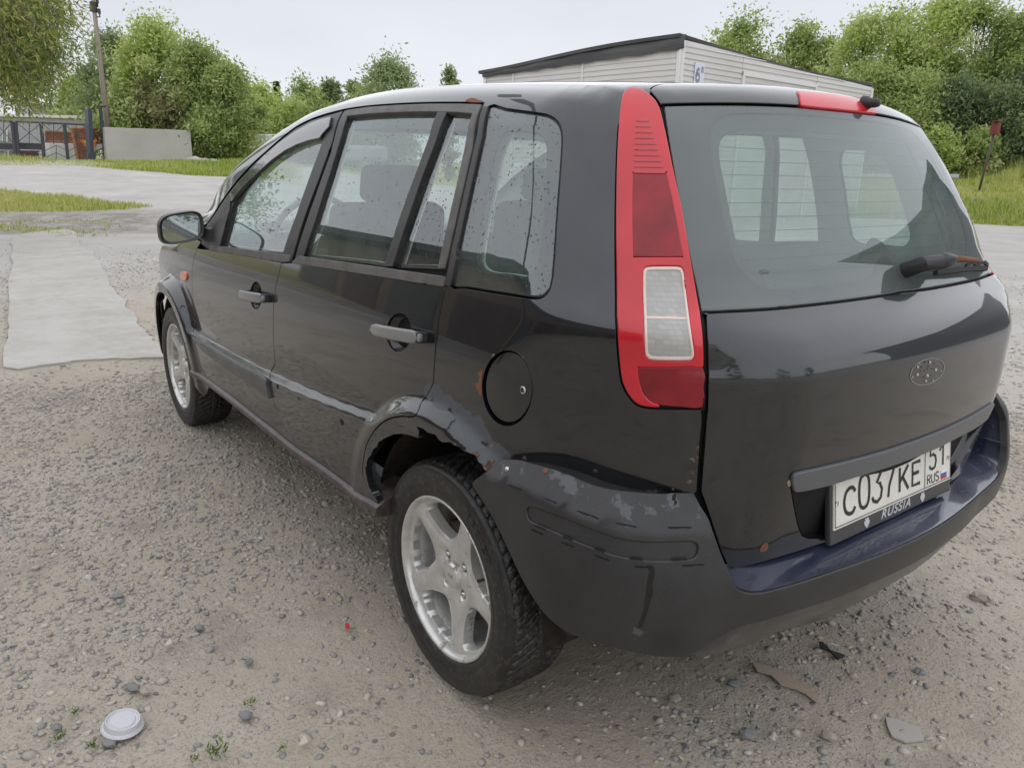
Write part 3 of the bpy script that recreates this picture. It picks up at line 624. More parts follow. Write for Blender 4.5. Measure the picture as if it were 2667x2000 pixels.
# --- handles
def handle(c, x0, x1, yt, yb, door, door2, cup, lockside):
    P = on(cup); cc = P.mean(0); n = grad(fbody, cc[None])[0]
    # dished cup behind the grip
    V = []; k = len(P)
    for s, d in ((1.04, .004), (1.0, .008), (.85, .022), (.5, .030), (.01, .031)): V += [cc+(p-cc)*s-n*d-(0 if s > .9 else 0) for p in P]
    Fc = [(i*k+j, i*k+(j+1) % k, (i+1)*k+(j+1) % k, (i+1)*k+j) for i in range(4) for j in range(k)]
    o1 = meshobj('handle_cup', V, Fc, mat('cup_black', (.008, .008, .01), .25, 0, .6), door)
    A = on(T(c, [(x0, (yt[0]+yb[0])/2), ((x0+x1)/2, (yt[1]+yb[1])/2), (x1, (yt[2]+yb[2])/2)]))
    up = on(T(c, [(x0, yt[0])]))[0]-on(T(c, [(x0, yb[0])]))[0]; hh = np.linalg.norm(up)*1.2; L_ = np.linalg.norm(A[2]-A[0]); d = (A[2]-A[0])/L_
    u = np.cross(n, d); u /= np.linalg.norm(u)
    if u[2] < 0: u = -u
    def grip(M):
        V = []; Fc = []; N = 26; m = 12
        for i in range(N+1):
            t = i/N; ce = A[0]+d*L_*t; out = .030*math.sin(math.pi*min(1, .12+t*.76))**.45+.002; e = min(1, .62+3.2*min(t, 1-t)) if min(t, 1-t) > 0 else .55
            for j in range(m):
                th = 2*math.pi*j/m; cx, cy = math.cos(th), math.sin(th)
                V.append(ce+n*(out+.0065*np.sign(cx)*abs(cx)**.6)+u*(hh/2*e*np.sign(cy)*abs(cy)**.6))
        for i in range(N):
            for j in range(m): Fc.append((i*m+j, i*m+(j+1) % m, (i+1)*m+(j+1) % m, (i+1)*m+j))
        Fc += [tuple(range(m)), tuple(N*m+j for j in range(m))[::-1]]
        return np.array(V), Fc
    V, Fc = grip(0)
    for dd, sg in ((door, 1), (door2, -1)):
        o = meshobj('door_handle', V*[1, sg, 1], Fc, mat('handle_grey', (.21, .21, .205), .32, 0, .2), dd)
        bm = bmesh.new(); bm.from_mesh(o.data); bmesh.ops.recalc_face_normals(bm, faces=bm.faces); bm.to_mesh(o.data); bm.free()
    # bosses at the two ends
    for t, ww in ((.045, .016), (.90, .042)):
        ce = A[0]+d*L_*t; R = np.stack([d, n, u], 1)
        for dd, sg in ((door, 1), (door2, -1)):
            mb = MB().box(ce+n*.013, (ww, .032, hh*.80), R); mb.v = [(v[0], v[1]*sg, v[2]) for v in mb.v]; mb.build('handle_mount', TRIM, dd, bevel=.005, seg=3, autosm=40)
    Vc = np.array([np.array(v) for v in o1.data.vertices and [tuple(v.co) for v in o1.data.vertices]])
    return o1
handle('S2', 634, 788, (622, 640, 655), (672, 690, 702), fdoor[0], fdoor[1], h_f, 1)
handle('S2', 1482, 1795, (838, 862, 888), (905, 940, 968), rdoor[0], rdoor[1], h_r, 1)
# --- sill
sl = on(T('S10', [(-300, -95), (0, 128), (300, 368), (700, 686), (1000, 888), (1300, 1108), (1600, 1302)])); x0s, x1s = sl[:, 0].max(), sl[:, 0].min()
sx = np.linspace(2.12, x1s-.01, 30); zz = np.interp(sx, sl[::-1][:, 0][::-1][np.argsort(sl[::-1][:, 0][::-1])] if False else np.sort(sl[:, 0]), sl[np.argsort(sl[:, 0]), 2])
SILL = mat('rusty_sill', (.05, .03, .035), .45, 0, .3, .5, lambda m, t, b: (NB(t).set(b, 'Base Color', NB(t).ramp(NB(t).noise(30, 6, .7, NB(t).obj()), [(.35, (.022, .018, .022)), (.6, (.075, .045, .045)), (.72, (.16, .07, .04))]))))
for sg in (1, -1):
    P = np.stack([sx, Ys(sx, zz)+.004, zz-.004], 1); mb = MB()
    prof = [(.0, .004), (.008, -.002), (.010, -.012), (.004, -.022), (-.012, -.030), (-.10, -.032), (-.10, .05)]
    V = []; n = len(prof)
    for p in P: V += [(p[0], sg*(p[1]+a), p[2]+b) for a, b in prof]
    Fc = [(i*n+j, i*n+(j+1) % n, (i+1)*n+(j+1) % n, (i+1)*n+j) for i in range(29) for j in range(n)]
    mb.add(V, Fc+[tuple(range(n)), tuple(29*n+j for j in range(n))]).build('sill', SILL, car, autosm=50)
# --- tail lamp
lensU = np.vstack([lensL, lensR[::-1][1:]])
lens_poly = on(np.vstack([lensL+0, lensR[::-1][1:-1]]))
CYLL = Fr('cyl', (-.1, .15))
def b_lens(m, t, b):
    k = NB(t); o = k.obj(); w_ = k.n('ShaderNodeTexWave', {'Scale': 55., 'Distortion': .0}, bands_direction='Z'); t.links.new(o, w_.inputs[0])
    k.set(b, 'Base Color', k.ramp(k.noise(6, 3, .5, o), [(.3, (.50, .006, .016)), (.7, (.62, .013, .032))]))
RED = mat('red_lens', (.75, .01, .03), .3, 0, .6, .5, b_lens, coatr=.10)
DRED = mat('dark_red_lens', (.26, .012, .02), .3, 0, .25, .4, lambda m, t, b: NB(t).set(b, 'Base Color', NB(t).ramp(NB(t).noise(14, 4, .6, NB(t).obj()), [(.3, (.19, .008, .014)), (.7, (.34, .011, .022))])))
def b_clear(m, t, b):
    k = NB(t); o = k.obj(); a = k.n('ShaderNodeTexBrick', {'Scale': 28., 'Mortar Size': .018, 'Color1': (.38, .38, .365, 1), 'Color2': (.45, .445, .43, 1), 'Mortar': (.355, .355, .34, 1)}, offset=0.)
    sx_ = k.n('ShaderNodeSeparateXYZ', {0: o}).outputs; cb = k.n('ShaderNodeCombineXYZ', {0: k.math('MULTIPLY', sx_[1], 2.), 1: sx_[2]}).outputs[0]; t.links.new(cb, a.inputs[0])
    k.set(b, 'Base Color', a.outputs[0])
CLEAR = mat('clear_lens', (.3, .3, .29), .35, 0, .3, .4, b_clear, coatr=.15)
sh = lambda P, d: np.asarray(P)+np.array(d)
lens_in = lens_poly
revo = spc(T('S9', [(218, 945), (222, 925), (240, 916), (310, 914), (380, 915), (397, 925), (404, 950), (415, 1040), (430, 1160), (443, 1260), (451, 1320), (448, 1345), (430, 1355), (350, 1357), (260, 1354), (235, 1342), (226, 1310), (222, 1150), (218, 1040)]), 3)
brk = T('S9', [(168, 464), (245, 463), (322, 464), (350, 590), (375, 720), (398, 857), (290, 858), (170, 858), (166, 700), (166, 580)])
low = sp(T('S9', [(192, 1400), (195, 1440), (210, 1500), (240, 1545), (300, 1570), (400, 1578), (494, 1580), (495, 1490), (494, 1402), (340, 1401)]), 2)
lamp = panel('tail_lamp', lens_in, RED, car, holes=[on(revo), on(brk), on(low)], fr=CYLL, iso=.0035, step=.015, edge=.01, inset=.0055, flange=.03, round_=.004, rshift=.045)
LP = dict(par=lamp, fr=CYLL)
def lsub(nm, px, m, iso, **k): return panel(nm, on(px), m, lamp[0], parentR=lamp[1], fr=CYLL, iso=iso, step=.015, edge=.01, rshift=.045, **k)
lsub('brake_lens', brk, DRED, .0025, inset=-.0005, flange=.004)
lsub('reverse_lens', revo, CLEAR, .0018, inset=.0018, flange=.004)
lsub('lens_rim', revo, mat('pale_rim', (.75, .6, .55), .2, 0, .5), .0045, holes=[on(revo+(revo.mean(0)-revo)*.035)], inset=.0002, flange=.003)
lsub('low_lens', low, DRED, .0025, inset=-.0005, flange=.004)
dv = T('S9', [(226, 1150), (330, 1151), (428, 1153), (428, 1158), (330, 1157), (226, 1156)]); lsub('lens_bar', dv, mat('pale_rim'), .004, inset=0, flange=.003)
for i in range(10):
    y = 205+i*27.5; x0, x1 = 182-1.6*i*.8, 240+8.4*i
    lsub('lens_rib', T('S9', [(x0, y), (x1, y+1), (x1+1, y+8), (x0, y+7)]), mat('rib_red', (.42, .008, .02), .2, 0, 1), .0052, inset=0, flange=.004)
panel('lamp_gasket', lens_poly, BLACK, car, fr=CYLL, iso=-.010, step=.03, inset=-.006, flange=.01)
# --- tailgate
gtop = T('S5', [(58, 153), (200, 150), (400, 149), (600, 153), (790, 163), (1000, 183), (1060, 190)])
gleft = T('S5', [(262, 1273), (240, 1150), (200, 980), (150, 720), (100, 430), (58, 165)])
gbot = T('S5', [(1400, 1150), (1265, 1180), (1000, 1217), (700, 1250), (500, 1264), (262, 1275)])
gt3 = cut0(on(sp(gtop, 4)))[::-1]            # centre -> left
gb3 = cut0(on(sp(gbot[::-1], 4)))            # left -> centre
gl3 = on(sp(gleft, 4))
def half(*parts): return np.vstack(parts)
glass_half = np.vstack([gt3, gl3[::-1][1:], gb3[1:]])
glass_loop = symloop(glass_half)
tb3 = cut0(on(sp(T('S6', [(185, 1146), (350, 1104), (500, 1060), (650, 1012), (800, 960), (950, 908), (1100, 840), (1250, 765)]), 4)))   # tailgate lower edge
ts3 = on(np.vstack([sp(T('S9', [(512, 1140), (518, 1260), (521, 1400), (519, 1594)]), 4), sp(T('S8', [(1628, 0), (1618, 150), (1605, 300), (1592, 460)]), 4), sp(T('S8', [(1605, 500), (1640, 600), (1680, 720), (1730, 860), (1787, 985)]), 4), T('S6', [(178, 1120)])]))
skin_half = np.vstack([gb3[::-1], ts3, tb3[1:]])
skin_loop = symloop(skin_half)
# number-plate recess
rc_half = on(np.vstack([sp(T('S13', [(80, 660), (110, 850), (150, 1050), (190, 1180), (230, 1235), (300, 1255), (420, 1250)]), 3)]))
rc_half = np.vstack([[[-.7, 0, rc_half[0][2]+.012]], [[-.7, rc_half[0][1]*.97, rc_half[0][2]+.012]], rc_half, [[-.69, 0, rc_half[-1][2]]]])
rloop = symloop(rc_half)
tail = panel('tailgate', skin_loop, PAINT, car, holes=[rloop], fr=REAR, step=.025, mirror=False, inset=.003, flange=.02)
V = []; k = len(rloop); q = redo(REAR.to(rloop), .02); P0, D = REAR.fro(q); A0 = march(fbody, P0, D); cen = A0.mean(0); k = len(A0)
for s, d in ((1.0, .0), (.985, .012), (.96, .034), (.93, .040)): V += [np.array([p[0]+d, cen[1]+(p[1]-cen[1])*s, cen[2]+(p[2]-cen[2])*s]) for p in A0]
V.append(cen+[.045, 0, 0]); Fc = [(i*k+j, i*k+(j+1) % k, (i+1)*k+(j+1) % k, (i+1)*k+j) for i in range(3) for j in range(k)]+[(3*k+j, 3*k+(j+1) % k, 4*k) for j in range(k)]
meshobj('plate_recess', V, Fc, mat('recess_black', (.012, .012, .014), .16, 0, .8), tail)
# header above the glass with the high brake lamp
hd_top = np.array([[-.3615+.10*(1-(y/lt[1])**4), y, 0] for y in np.linspace(0, lt[1]-.006, 30)])
P0, D = TOP.fro(hd_top[:, :2]); hd_top3 = march(fbody, P0, D)
hdr_l = on(sp(T('S9', [(205, 37), (240, 60), (278, 100), (300, 132)]), 3))
hdr_half = np.vstack([hd_top3, hdr_l[1:], addto(gl3[-1:], (0, 0, .010)), addto(gt3[::-1], (0, 0, .008))])
DIAG = Fr('diag')
_s2 = math.sqrt(.5)
DIAG.to = lambda P: np.stack([-P[:, 1], (P[:, 0]+P[:, 2])*_s2], 1)
def _df(Q):
    z = np.zeros(len(Q)); B = np.stack([Q[:, 1]*_s2, -Q[:, 0], Q[:, 1]*_s2], 1); D = np.stack([z+_s2, z, z-_s2], 1); return B-D*1.2, D
DIAG.fro = _df
bl = np.vstack([on(T('S5', [(1000, 110), (900, 97), (780, 85)])), on(T('S5', [(795, 160), (900, 172), (1000, 182)]))])
blt = cut0(on(sp(T('S5', [(777, 85), (850, 90), (950, 98), (1050, 108), (1125, 115)]), 3)))[::-1]; blb = cut0(on(sp(T('S5', [(795, 161), (900, 172), (1000, 182), (1100, 195)]), 3)))
bl_half = np.vstack([blt, blb])
tail_top = panel('tailgate_header', symloop(hdr_half), PAINT, tail, holes=[symloop(bl_half)], fr=DIAG, step=.02, mirror=False, inset=.001, flange=.02)
panel('high_brake_lamp', symloop(bl_half), RED, tail, fr=DIAG, iso=.004, step=.02, mirror=False, inset=.001, flange=.015, round_=.003)
nz = on(T('S5', [(1135, 150)]))[0]; nz = np.array([nz[0], nz[1], nz[2]])
MB().lathe([(.0001, -.030), (.009, -.028), (.011, -.02), (.011, -.008), (.016, 0), (.018, .012)], nz+[-.012, 0, .002], 'x', 20).build('washer_nozzle', TRIM, tail, smooth=True)
# rear glass, its dark border, heating wires, prints
RG = panel('rear_window', glass_loop, RGLASS, tail, fr=REAR, iso=-.001, step=.05, mirror=False, inset=.004, flange=.006)
# clear area : left trace, centre taken across, right side from symmetry, wiper hump in the middle
ct = cut0(on(sp(T('S5', [(440, 212), (520, 208), (650, 209), (800, 214), (950, 226), (1100, 243)]), 4)))
cl_ = on(sp(T('S5', [(440, 212), (385, 235), (350, 280), (337, 345), (345, 440), (370, 560), (400, 710), (435, 870), (470, 980), (520, 1055), (580, 1108), (650, 1135), (720, 1139)]), 4))
cb_ = cut0(on(sp(T('S5', [(720, 1139), (900, 1122), (1080, 1101), (1150, 1090), (1195, 1070), (1225, 1020), (1255, 965), (1300, 932), (1360, 922), (1420, 925)]), 4)))
clear_half = np.vstack([ct[::-1], cl_[1:], cb_[1:]])
panel('window_frit', glass_loop, FRIT, tail, holes=[symloop(clear_half)], fr=REAR, iso=-.006, step=.03, mirror=False, inset=.006, flange=.004)
panel('brightening_pane', symloop(clear_half), MIST, tail, fr=REAR, iso=-.010, step=.06, mirror=False, inset=-.008, flange=.001)
WIRE = mat('heater_wire', (.05, .03, .025), .5)
mb = MB()
q_all = REAR.to(symloop(clear_half))
for zr in np.arange(1.115, 1.40, .0262):
    ys = np.linspace(-.56, .56, 60); Q = np.stack([-ys, np.full(60, zr)], 1); ok = inside(Q, q_all)
    if ok.sum() < 4: continue
    P0, D = REAR.fro(Q[ok]); P = march(fbody, P0, D, -.0045); mb.tube(P, .0006, 4)
mb.build('heater_wires', WIRE, tail)
# handle strip over the plate
def strip_loop():
    a = on(sp(T('S13', [(85, 610), (95, 575), (125, 555), (200, 538), (500, 470), (800, 395), (1100, 310)]), 3)); b = on(sp(T('S13', [(1100, 470), (800, 560), (500, 655), (300, 705), (140, 733), (100, 715), (85, 640)]), 3))
    a = cut0(np.vstack([a, a[-1:]+[(0, -.01, .0)]])) if a[-1][1] > 0 else cut0(a)
    b = b[b[:, 1] > 0]; b = np.vstack([[[b[0][0], 0, b[0][2]]], b]) 
    return symloop(np.vstack([a[::-1], b[::-1]]))
panel('handle_strip', strip_loop(), mat('strip_grey', (.10, .108, .118), .36, 0, .1), tail, fr=REAR, iso=.006, step=.03, mirror=False, inset=0, flange=.018, round_=.003)
# oval left by the lost badge, with glue spots
oc = np.array([(1199+88*math.cos(a)+0*math.sin(a), 132+66*math.sin(a)-22*math.cos(a)) for a in np.linspace(0, 2*math.pi, 48, endpoint=False)])
oo = on(T('S6', oc)); oi = on(T('S6', oc+(oc.mean(0)-oc)*.05))
panel('badge_outline', oo, mat('glue_ring', (.16, .16, .16), .3, 0, .5), tail, holes=[oi], fr=REAR, iso=.0009, step=.02, edge=.005, mirror=False, inset=0, flange=.001, round_=.0004)
GLUE = mat('glue_spots', (.45, .44, .42), .6)
for (x, y, r) in ((1212, 84, 6), (1243, 122, 6), (1150, 146, 6), (1200, 152, 6), (1150, 108, 5), (1192, 180, 4), (1228, 176, 3), (1160, 92, 2), (1124, 160, 3), (1268, 130, 2)):
    blob('glue_spot', 'S6', [(x+r*math.cos(a)*random.uniform(.7, 1.2), y+r*1.3*math.sin(a)*random.uniform(.7, 1.2)) for a in np.linspace(0, 6.28, 7)[:-1]], GLUE, tail, fr=REAR, iso=.0012, edge=.003)
for (x, y) in ((1187, 84), (1170, 110), (1185, 128), (1165, 130), (1205, 105), (1222, 118), (1215, 150), (1180, 160), (1235, 92), (1200, 120)):
    blob('pin_hole', 'S6', [(x+1.6*math.cos(a), y+1.8*math.sin(a)) for a in np.linspace(0, 6.28, 6)[:-1]], BLACK, tail, fr=REAR, iso=.001, edge=.003)

blob('rust_patch', 'S6', [(350, 1030), (362, 1012), (378, 1002), (390, 1012), (384, 1036), (366, 1046), (350, 1046)], RUSTM, tail, fr=REAR, iso=.001, edge=.004)
blob('rust_patch', 'S6', [(488, 690), (500, 684), (503, 712), (490, 712)], mat('bare_tan', (.30, .22, .15), .7), tail, fr=REAR, iso=.001, edge=.004)
def warpR(P):      # the far corner stands slightly proud, knocked out of line
    P = np.array(P, float); w_ = sst((-P[:, 1]-.36)/.22)*sst((P[:, 0]*-1-.30)/.2); P[:, 0] -= .020*w_; P[:, 1] -= .020*w_; P[:, 2] += .016*w_; return P
# --- rear bumper : cover, ledge, lower valance, inserts
fb = fbump
tip = T('S8', [(75, 410), (120, 372), (175, 330), (240, 285), (285, 252)])
bt = sp(T('S8', [(285, 252), (380, 256), (450, 274), (520, 292), (600, 316), (740, 366), (860, 416), (1000, 451), (1130, 466), (1330, 480), (1440, 476), (1545, 474)]), 4)
bin_ = sp(T('S8', [(1545, 474), (1590, 560), (1640, 640), (1668, 720), (1720, 870), (1770, 990)]), 4)
bled = sp(np.vstack([T('S8', [(1770, 990)]), T('S6', [(178, 1120), (188, 1165), (210, 1215), (245, 1252), (300, 1268), (370, 1264)])]), 4)
top3 = onpx(np.vstack([tip, bt[1:], bin_[1:], bled[1:]]), fb)
ZL = .512
yl = top3[-1][1]; ys_ = np.linspace(yl-.02, 0, 20); zz_ = top3[-1][2]+(ZL-top3[-1][2])*sst((yl-ys_)/.25)
led3 = march(fb, np.stack([np.full(20, -1.2), ys_, zz_], 1), np.tile([1., 0, 0], (20, 1)))
front_e = onpx(sp(T('S8', [(75, 410), (160, 540), (250, 700), (330, 870), (400, 1020), (480, 1160), (560, 1270), (650, 1350), (720, 1400)]), 3), fb)
bot_e = onpx(sp(np.vstack([T('S8', [(720, 1400), (850, 1440), (1000, 1490), (1250, 1543), (1400, 1556), (1530, 1556)])]), 3), fb)
cre = onpx(sp(T('S22', [(345, 1497), (440, 1450), (560, 1370), (680, 1300), (800, 1235), (900, 1200), (1100, 1150), (1300, 1090), (1500, 1030), (1700, 965), (1900, 890), (2100, 800)]), 4), fb)
cre = cut0(cre)
cov_half = np.vstack([led3[::-1], top3[::-1], front_e[1:], bot_e[1:], cre])
ovp = spc(T('S8', [(425, 590), (430, 565), (455, 552), (520, 566), (700, 632), (850, 692), (1000, 748), (1150, 780), (1300, 788), (1450, 783), (1530, 782), (1580, 800), (1592, 840), (1580, 890), (1540, 920), (1440, 928), (1300, 932), (1150, 920), (1000, 888), (850, 836), (700, 775), (600, 730), (500, 690), (450, 660), (430, 625)]), 2)
ov3 = onpx(ovp, fb)
cover = panel('bumper_cover', symloop(cov_half), BUMP, car, holes=[ov3, mirr(ov3)], f=fb, fr=CYLB, step=.0125, mirror=False, inset=0, flange=.02, round_=.004)
panel('bumper_insert', ov3, BUMP, cover, f=fb, fr=CYLB, iso=-.005, step=.014, inset=.0015, flange=.004, round_=.0015, parentR=cover)
panel('insert_backing', ov3, BLACK, cover, f=fb, fr=CYLB, iso=-.012, step=.03, inset=-.004, flange=.001, parentR=cover)
# ledge: surface between the outer rim and the tailgate
E3 = np.vstack([top3[-(len(bled)+len(bin_)-2):], led3]); E3 = E3[np.concatenate([[True], np.diff(E3[:, 1]) < -1e-4])]
rows = []
for p in E3:
    zi = max(.535, p[2]+.004); q = march(fbody, np.array([[-1.2, p[1], zi]]), np.array([[1., 0, 0]]))[0]; xi = max(q[0]+.03, p[0]+.02)
    c0 = p+np.array([.003, 0, .0025]); rows.append([p+[.0, 0, -.001], p+np.array([.0012, 0, .0015]), c0+[.002, 0, .0008]]+[c0*(1-t)+np.array([xi, p[1], zi])*t for t in (.12, .3, .5, .7, .85, 1)])
rows = np.array(rows); rows = np.concatenate([rows, rows[::-1][1:]*[1, -1, 1]]); n, m_ = rows.shape[:2]
rows = warpR(rows.reshape(-1, 3)).reshape(rows.shape)
for v in cover.data.vertices: v.co = Vector(warpR(np.array([tuple(v.co)]))[0])
meshobj('bumper_ledge', rows.reshape(-1, 3), [(i*m_+j, i*m_+j+1, (i+1)*m_+j+1, (i+1)*m_+j) for i in range(n-1) for j in range(m_-1)], LEDGE, cover)
# shelf closing the gap between the top of the bumper and the body side
nb0 = len(tip)-1; Pt = top3[nb0:nb0+len(bt)]; rows2 = []
for p in Pt:
    d_ = np.array([p[0]*.35+.0, p[1], 0]); d_ /= np.linalg.norm(d_); p0 = p+d_*.2; p0[2] = p[2]-.004; q_ = march(fbody, p0[None], -d_[None])[0]; e_ = q_ if np.linalg.norm(q_-p) < .12 else p-d_*.03
    rows2.append([p+[0, 0, -.004], p, p*.7+e_*.3+[0, 0, -.001], e_*.9+p*.1-[0, 0, .003], e_-d_*.012-[0, 0, .003]])
rows2 = np.array(rows2); n, m_ = rows2.shape[:2]; fcs = [(i*m_+j, i*m_+j+1, (i+1)*m_+j+1, (i+1)*m_+j) for i in range(n-1) for j in range(m_-1)]
meshobj('bumper_top_shelf', rows2.reshape(-1, 3), fcs, BUMP, cover); meshobj('bumper_top_shelf', warpR(rows2.reshape(-1, 3)*[1, -1, 1]), [f[::-1] for f in fcs], BUMP, cover)
# lower valance
vz = np.interp(np.arange(12), [0, 2, 4, 11], [.372, .345, .30, .283])
vbp = T('S22', [(340, 1508), (400, 1524), (500, 1507), (650, 1470), (800, 1430), (950, 1370), (1080, 1310), (1250, 1255), (1400, 1225), (1650, 1150), (1900, 1020), (2100, 920)])
vb3 = np.array([atplane(p[None], (0, 0, z), (0, 0, 1))[0] for p, z in zip(vbp, vz)])
yg = np.concatenate([np.linspace(cre[0][1]-.002, 0, 40)]); o_ = np.argsort(cre[:, 1]); ct3 = np.stack([np.interp(yg, cre[o_, 1], cre[o_, 0]), yg, np.interp(yg, cre[o_, 1], cre[o_, 2])], 1)
o2_ = np.argsort(vb3[:, 1]); bx_ = np.interp(yg, vb3[o2_, 1], vb3[o2_, 0]); bz_ = np.interp(yg, vb3[o2_, 1], vb3[o2_, 2]); cb3 = np.stack([bx_, yg, bz_], 1); cb3[0] = ct3[0]+[.004, 0, -.006]; cb3[1] = ct3[1]*.5+cb3[1]*.5
rows = []
for a_, b_2 in zip(ct3, cb3):
    a_ = a_+np.array([.004, 0, .002]); L_ = b_2-a_; bu = np.array([-.016, 0, 0])*min(1, np.linalg.norm(L_)/.1)
    rows.append([a_+[.02, 0, .01], a_]+[a_+L_*t+bu*math.sin(math.pi*t)**.8 for t in (.06, .2, .4, .6, .8, .93)]+[b_2, b_2+[.012, 0, .001], b_2+[.10, 0, .05]])
rows = np.array(rows); rows = np.concatenate([rows, rows[::-1][1:]*[1, -1, 1]]); VALR = rows
def b_val(m, t, b):
    k = NB(t); o = k.obj(); n = k.noise(14, 6, .7, o); k.set(b, 'Base Color', k.ramp(n, [(.3, (.022, .022, .026)), (.55, (.05, .047, .047)), (.75, (.11, .09, .08))]))
VAL = mat('valance_plastic', (.03, .03, .035), .3, 0, .3, .5, b_val)
n, m_ = VALR.shape[:2]
meshobj('bumper_valance', VALR.reshape(-1, 3), [(i*m_+j, (i+1)*m_+j, (i+1)*m_+j+1, i*m_+j+1) for i in range(n-1) for j in range(m_-1)], VAL, car)
MB().tube([(-.45, -.22, .30), (-.25, -.22, .30), (.0, -.25, .30)], .085, 20).build('silencer', mat('underbody', (.015, .014, .013), .9), car, autosm=50)
# slits, screws, cracks of the bumper corner
for (x0, y0, x1, y1, h) in ((322, 412, 408, 442, 7), (552, 496, 636, 530, 7), (780, 584, 916, 632, 8), (1036, 664, 1168, 688, 8), (1386, 692, 1532, 692, 9), (470, 706, 546, 742, 7), (670, 792, 752, 824, 7), (893, 880, 988, 912, 7), (1158, 952, 1278, 960, 8), (1476, 946, 1618, 940, 8), 
                            (486, 678, 560, 706, 7), (680, 752, 740, 776, 7), (886, 830, 952, 856, 8), (1124, 900, 1212, 908, 8), (1408, 908, 1508, 902, 8)):
    q = [(x0, y0), ((x0+x1)/2, (y0+y1)/2-1), (x1, y1), (x1-3, y1+h), (x0*.4+x1*.6, y0*.4+y1*.6+h*.7), (x0*.6+x1*.4, y0*.6+y1*.4+h+2), (x0+5, y0+h)]
    blob('slit', 'S8', q, BLACK, cover, f=fb, fr=CYLB, iso=.0012, edge=.006)
blob('crack', 'S8', [(1412, 480), (1432, 474), (1428, 510), (1440, 530), (1418, 550), (1424, 520), (1408, 512)], BLACK, cover, f=fb, fr=CYLB, iso=.001, edge=.004)
for px, mm in (((306, 308), STEEL), ((561, 323), RUSTM)):
    p = onto('S8', [px], fb)[0]; nn = grad(fb, p[None])[0]; mb = MB(); mb.lathe([(.0001, .003), (.003, .0028), (.0055, .0015), (.0062, 0)], (0, 0, 0), 'y', 16)
    R = np.array(Vector(nn).to_track_quat('Y', 'Z').to_matrix()); mb.v = [tuple(R@np.array(v)+p) for v in mb.v]; mb.build('screw', mm, cover, smooth=True)
STREAK = mat('wet_streak', (.008, .008, .009), .12)
blob('wet_streak', 'S8', [(1240, 950), (1280, 955), (1290, 1000), (1275, 1080), (1280, 1120), (1262, 1180), (1240, 1260), (1220, 1330), (1195, 1365), (1180, 1350), (1210, 1270), (1230, 1160), (1240, 1060), (1256, 990)], STREAK, cover, f=fb, fr=CYLB, iso=.0007, edge=.01)
# --- number plate in its frame
PL0 = np.array([-.690, .001, .617]); tl = .15
RPl = np.stack([[0, -1, 0], [math.sin(tl), 0, math.cos(tl)], [-math.cos(tl), 0, math.sin(tl)]], 1)   # columns: right, up, out(towards viewer behind)
def PP(u, v, d=0): return PL0+RPl@np.array([u, v, d])
frm = MB(); frm.box(PP(0, -.004, -.004), (.536, .150, .014), RPl); PF = frm.build('plate_frame', mat('plate_frame_grey', (.055, .055, .06), .35), tail, bevel=.004)
pl = MB(); pl.box(PP(0, .010, .0045), (.520, .112, .004), RPl)
def b_plate(m, t, b):
    k = NB(t); o = k.obj(); k.set(b, 'Base Color', k.mix(k.math('MULTIPLY', k.step(k.noise(14, 6, .7, o), .45, .8), .5), (.78, .77, .72), (.50, .48, .42)))
NP = pl.build('number_plate', mat('plate_white', (.78, .77, .72), .35, 0, .3, .5, b_plate), tail, bevel=.0015)
INK = mat('plate_ink', (.02, .02, .02), .5)
GL = {'C': [[(.95, .80), (.75, .97), (.5, 1), (.2, .9), (.03, .65), (.03, .35), (.2, .1), (.5, 0), (.75, .03), (.95, .2)]],
      '0': [[(.5, 1), (.2, .93), (.05, .7), (.05, .3), (.2, .07), (.5, 0), (.8, .07), (.95, .3), (.95, .7), (.8, .93), (.5, 1)]],
      '3': [[(.08, .97), (.92, .97), (.92, .93), (.45, .60), (.75, .55), (.95, .35), (.85, .1), (.5, 0), (.15, .07), (.03, .2)]],
      '7': [[(.03, .97), (.95, .97), (.95, .88), (.45, .35), (.35, 0)]], 'K': [[(.08, 0), (.08, 1)], [(.92, 1), (.12, .42)], [(.35, .60), (.95, 0)]],
      'E': [[(.92, .97), (.06, .97), (.06, .03), (.92, .03)], [(.06, .52), (.78, .52)]],
      '5': [[(.88, .97), (.15, .97), (.10, .58), (.5, .64), (.85, .52), (.95, .3), (.8, .06), (.45, 0), (.12, .06), (.03, .18)]], '1': [[(.15, .68), (.65, 1), (.65, 0)]],
      'R': [[(.05, 0), (.05, 1), (.6, 1), (.9, .88), (.9, .65), (.6, .52), (.05, .52)], [(.5, .52), (.95, 0)]], 'U': [[(.05, 1), (.05, .25), (.25, .03), (.5, 0), (.75, .03), (.95, .25), (.95, 1)]],
      'S': [[(.92, .85), (.7, .98), (.4, 1), (.1, .88), (.08, .68), (.35, .54), (.7, .46), (.93, .3), (.85, .08), (.5, 0), (.2, .03), (.05, .16)]],
      '6': [[(.85, .92), (.6, 1), (.3, .93), (.08, .6), (.05, .3), (.2, .05), (.5, 0), (.8, .06), (.95, .3), (.85, .53), (.55, .62), (.2, .52), (.07, .35)]],
      'a': [[(.1, .9), (.5, 1), (.85, .9), (.88, .1), (1, 0)], [(.88, .58), (.4, .55), (.08, .35), (.15, .08), (.45, 0), (.88, .2)]]}
def stroke(mb, pts, wd, put, d=.0008):
    P = np.array(pts, float); n = len(P); Ls = []; Rs = []
    for i in range(n):
        t = P[min(i+1, n-1)]-P[max(i-1, 0)]; t /= np.linalg.norm(t)+1e-9; nn = np.array([-t[1], t[0]])
        Ls.append(P[i]+nn*wd/2); Rs.append(P[i]-nn*wd/2)
    V = [put(*p, d) for p in Ls]+[put(*p, d) for p in Rs]; mb.add(V, [(i, i+1, n+i+1, n+i) for i in range(n-1)])
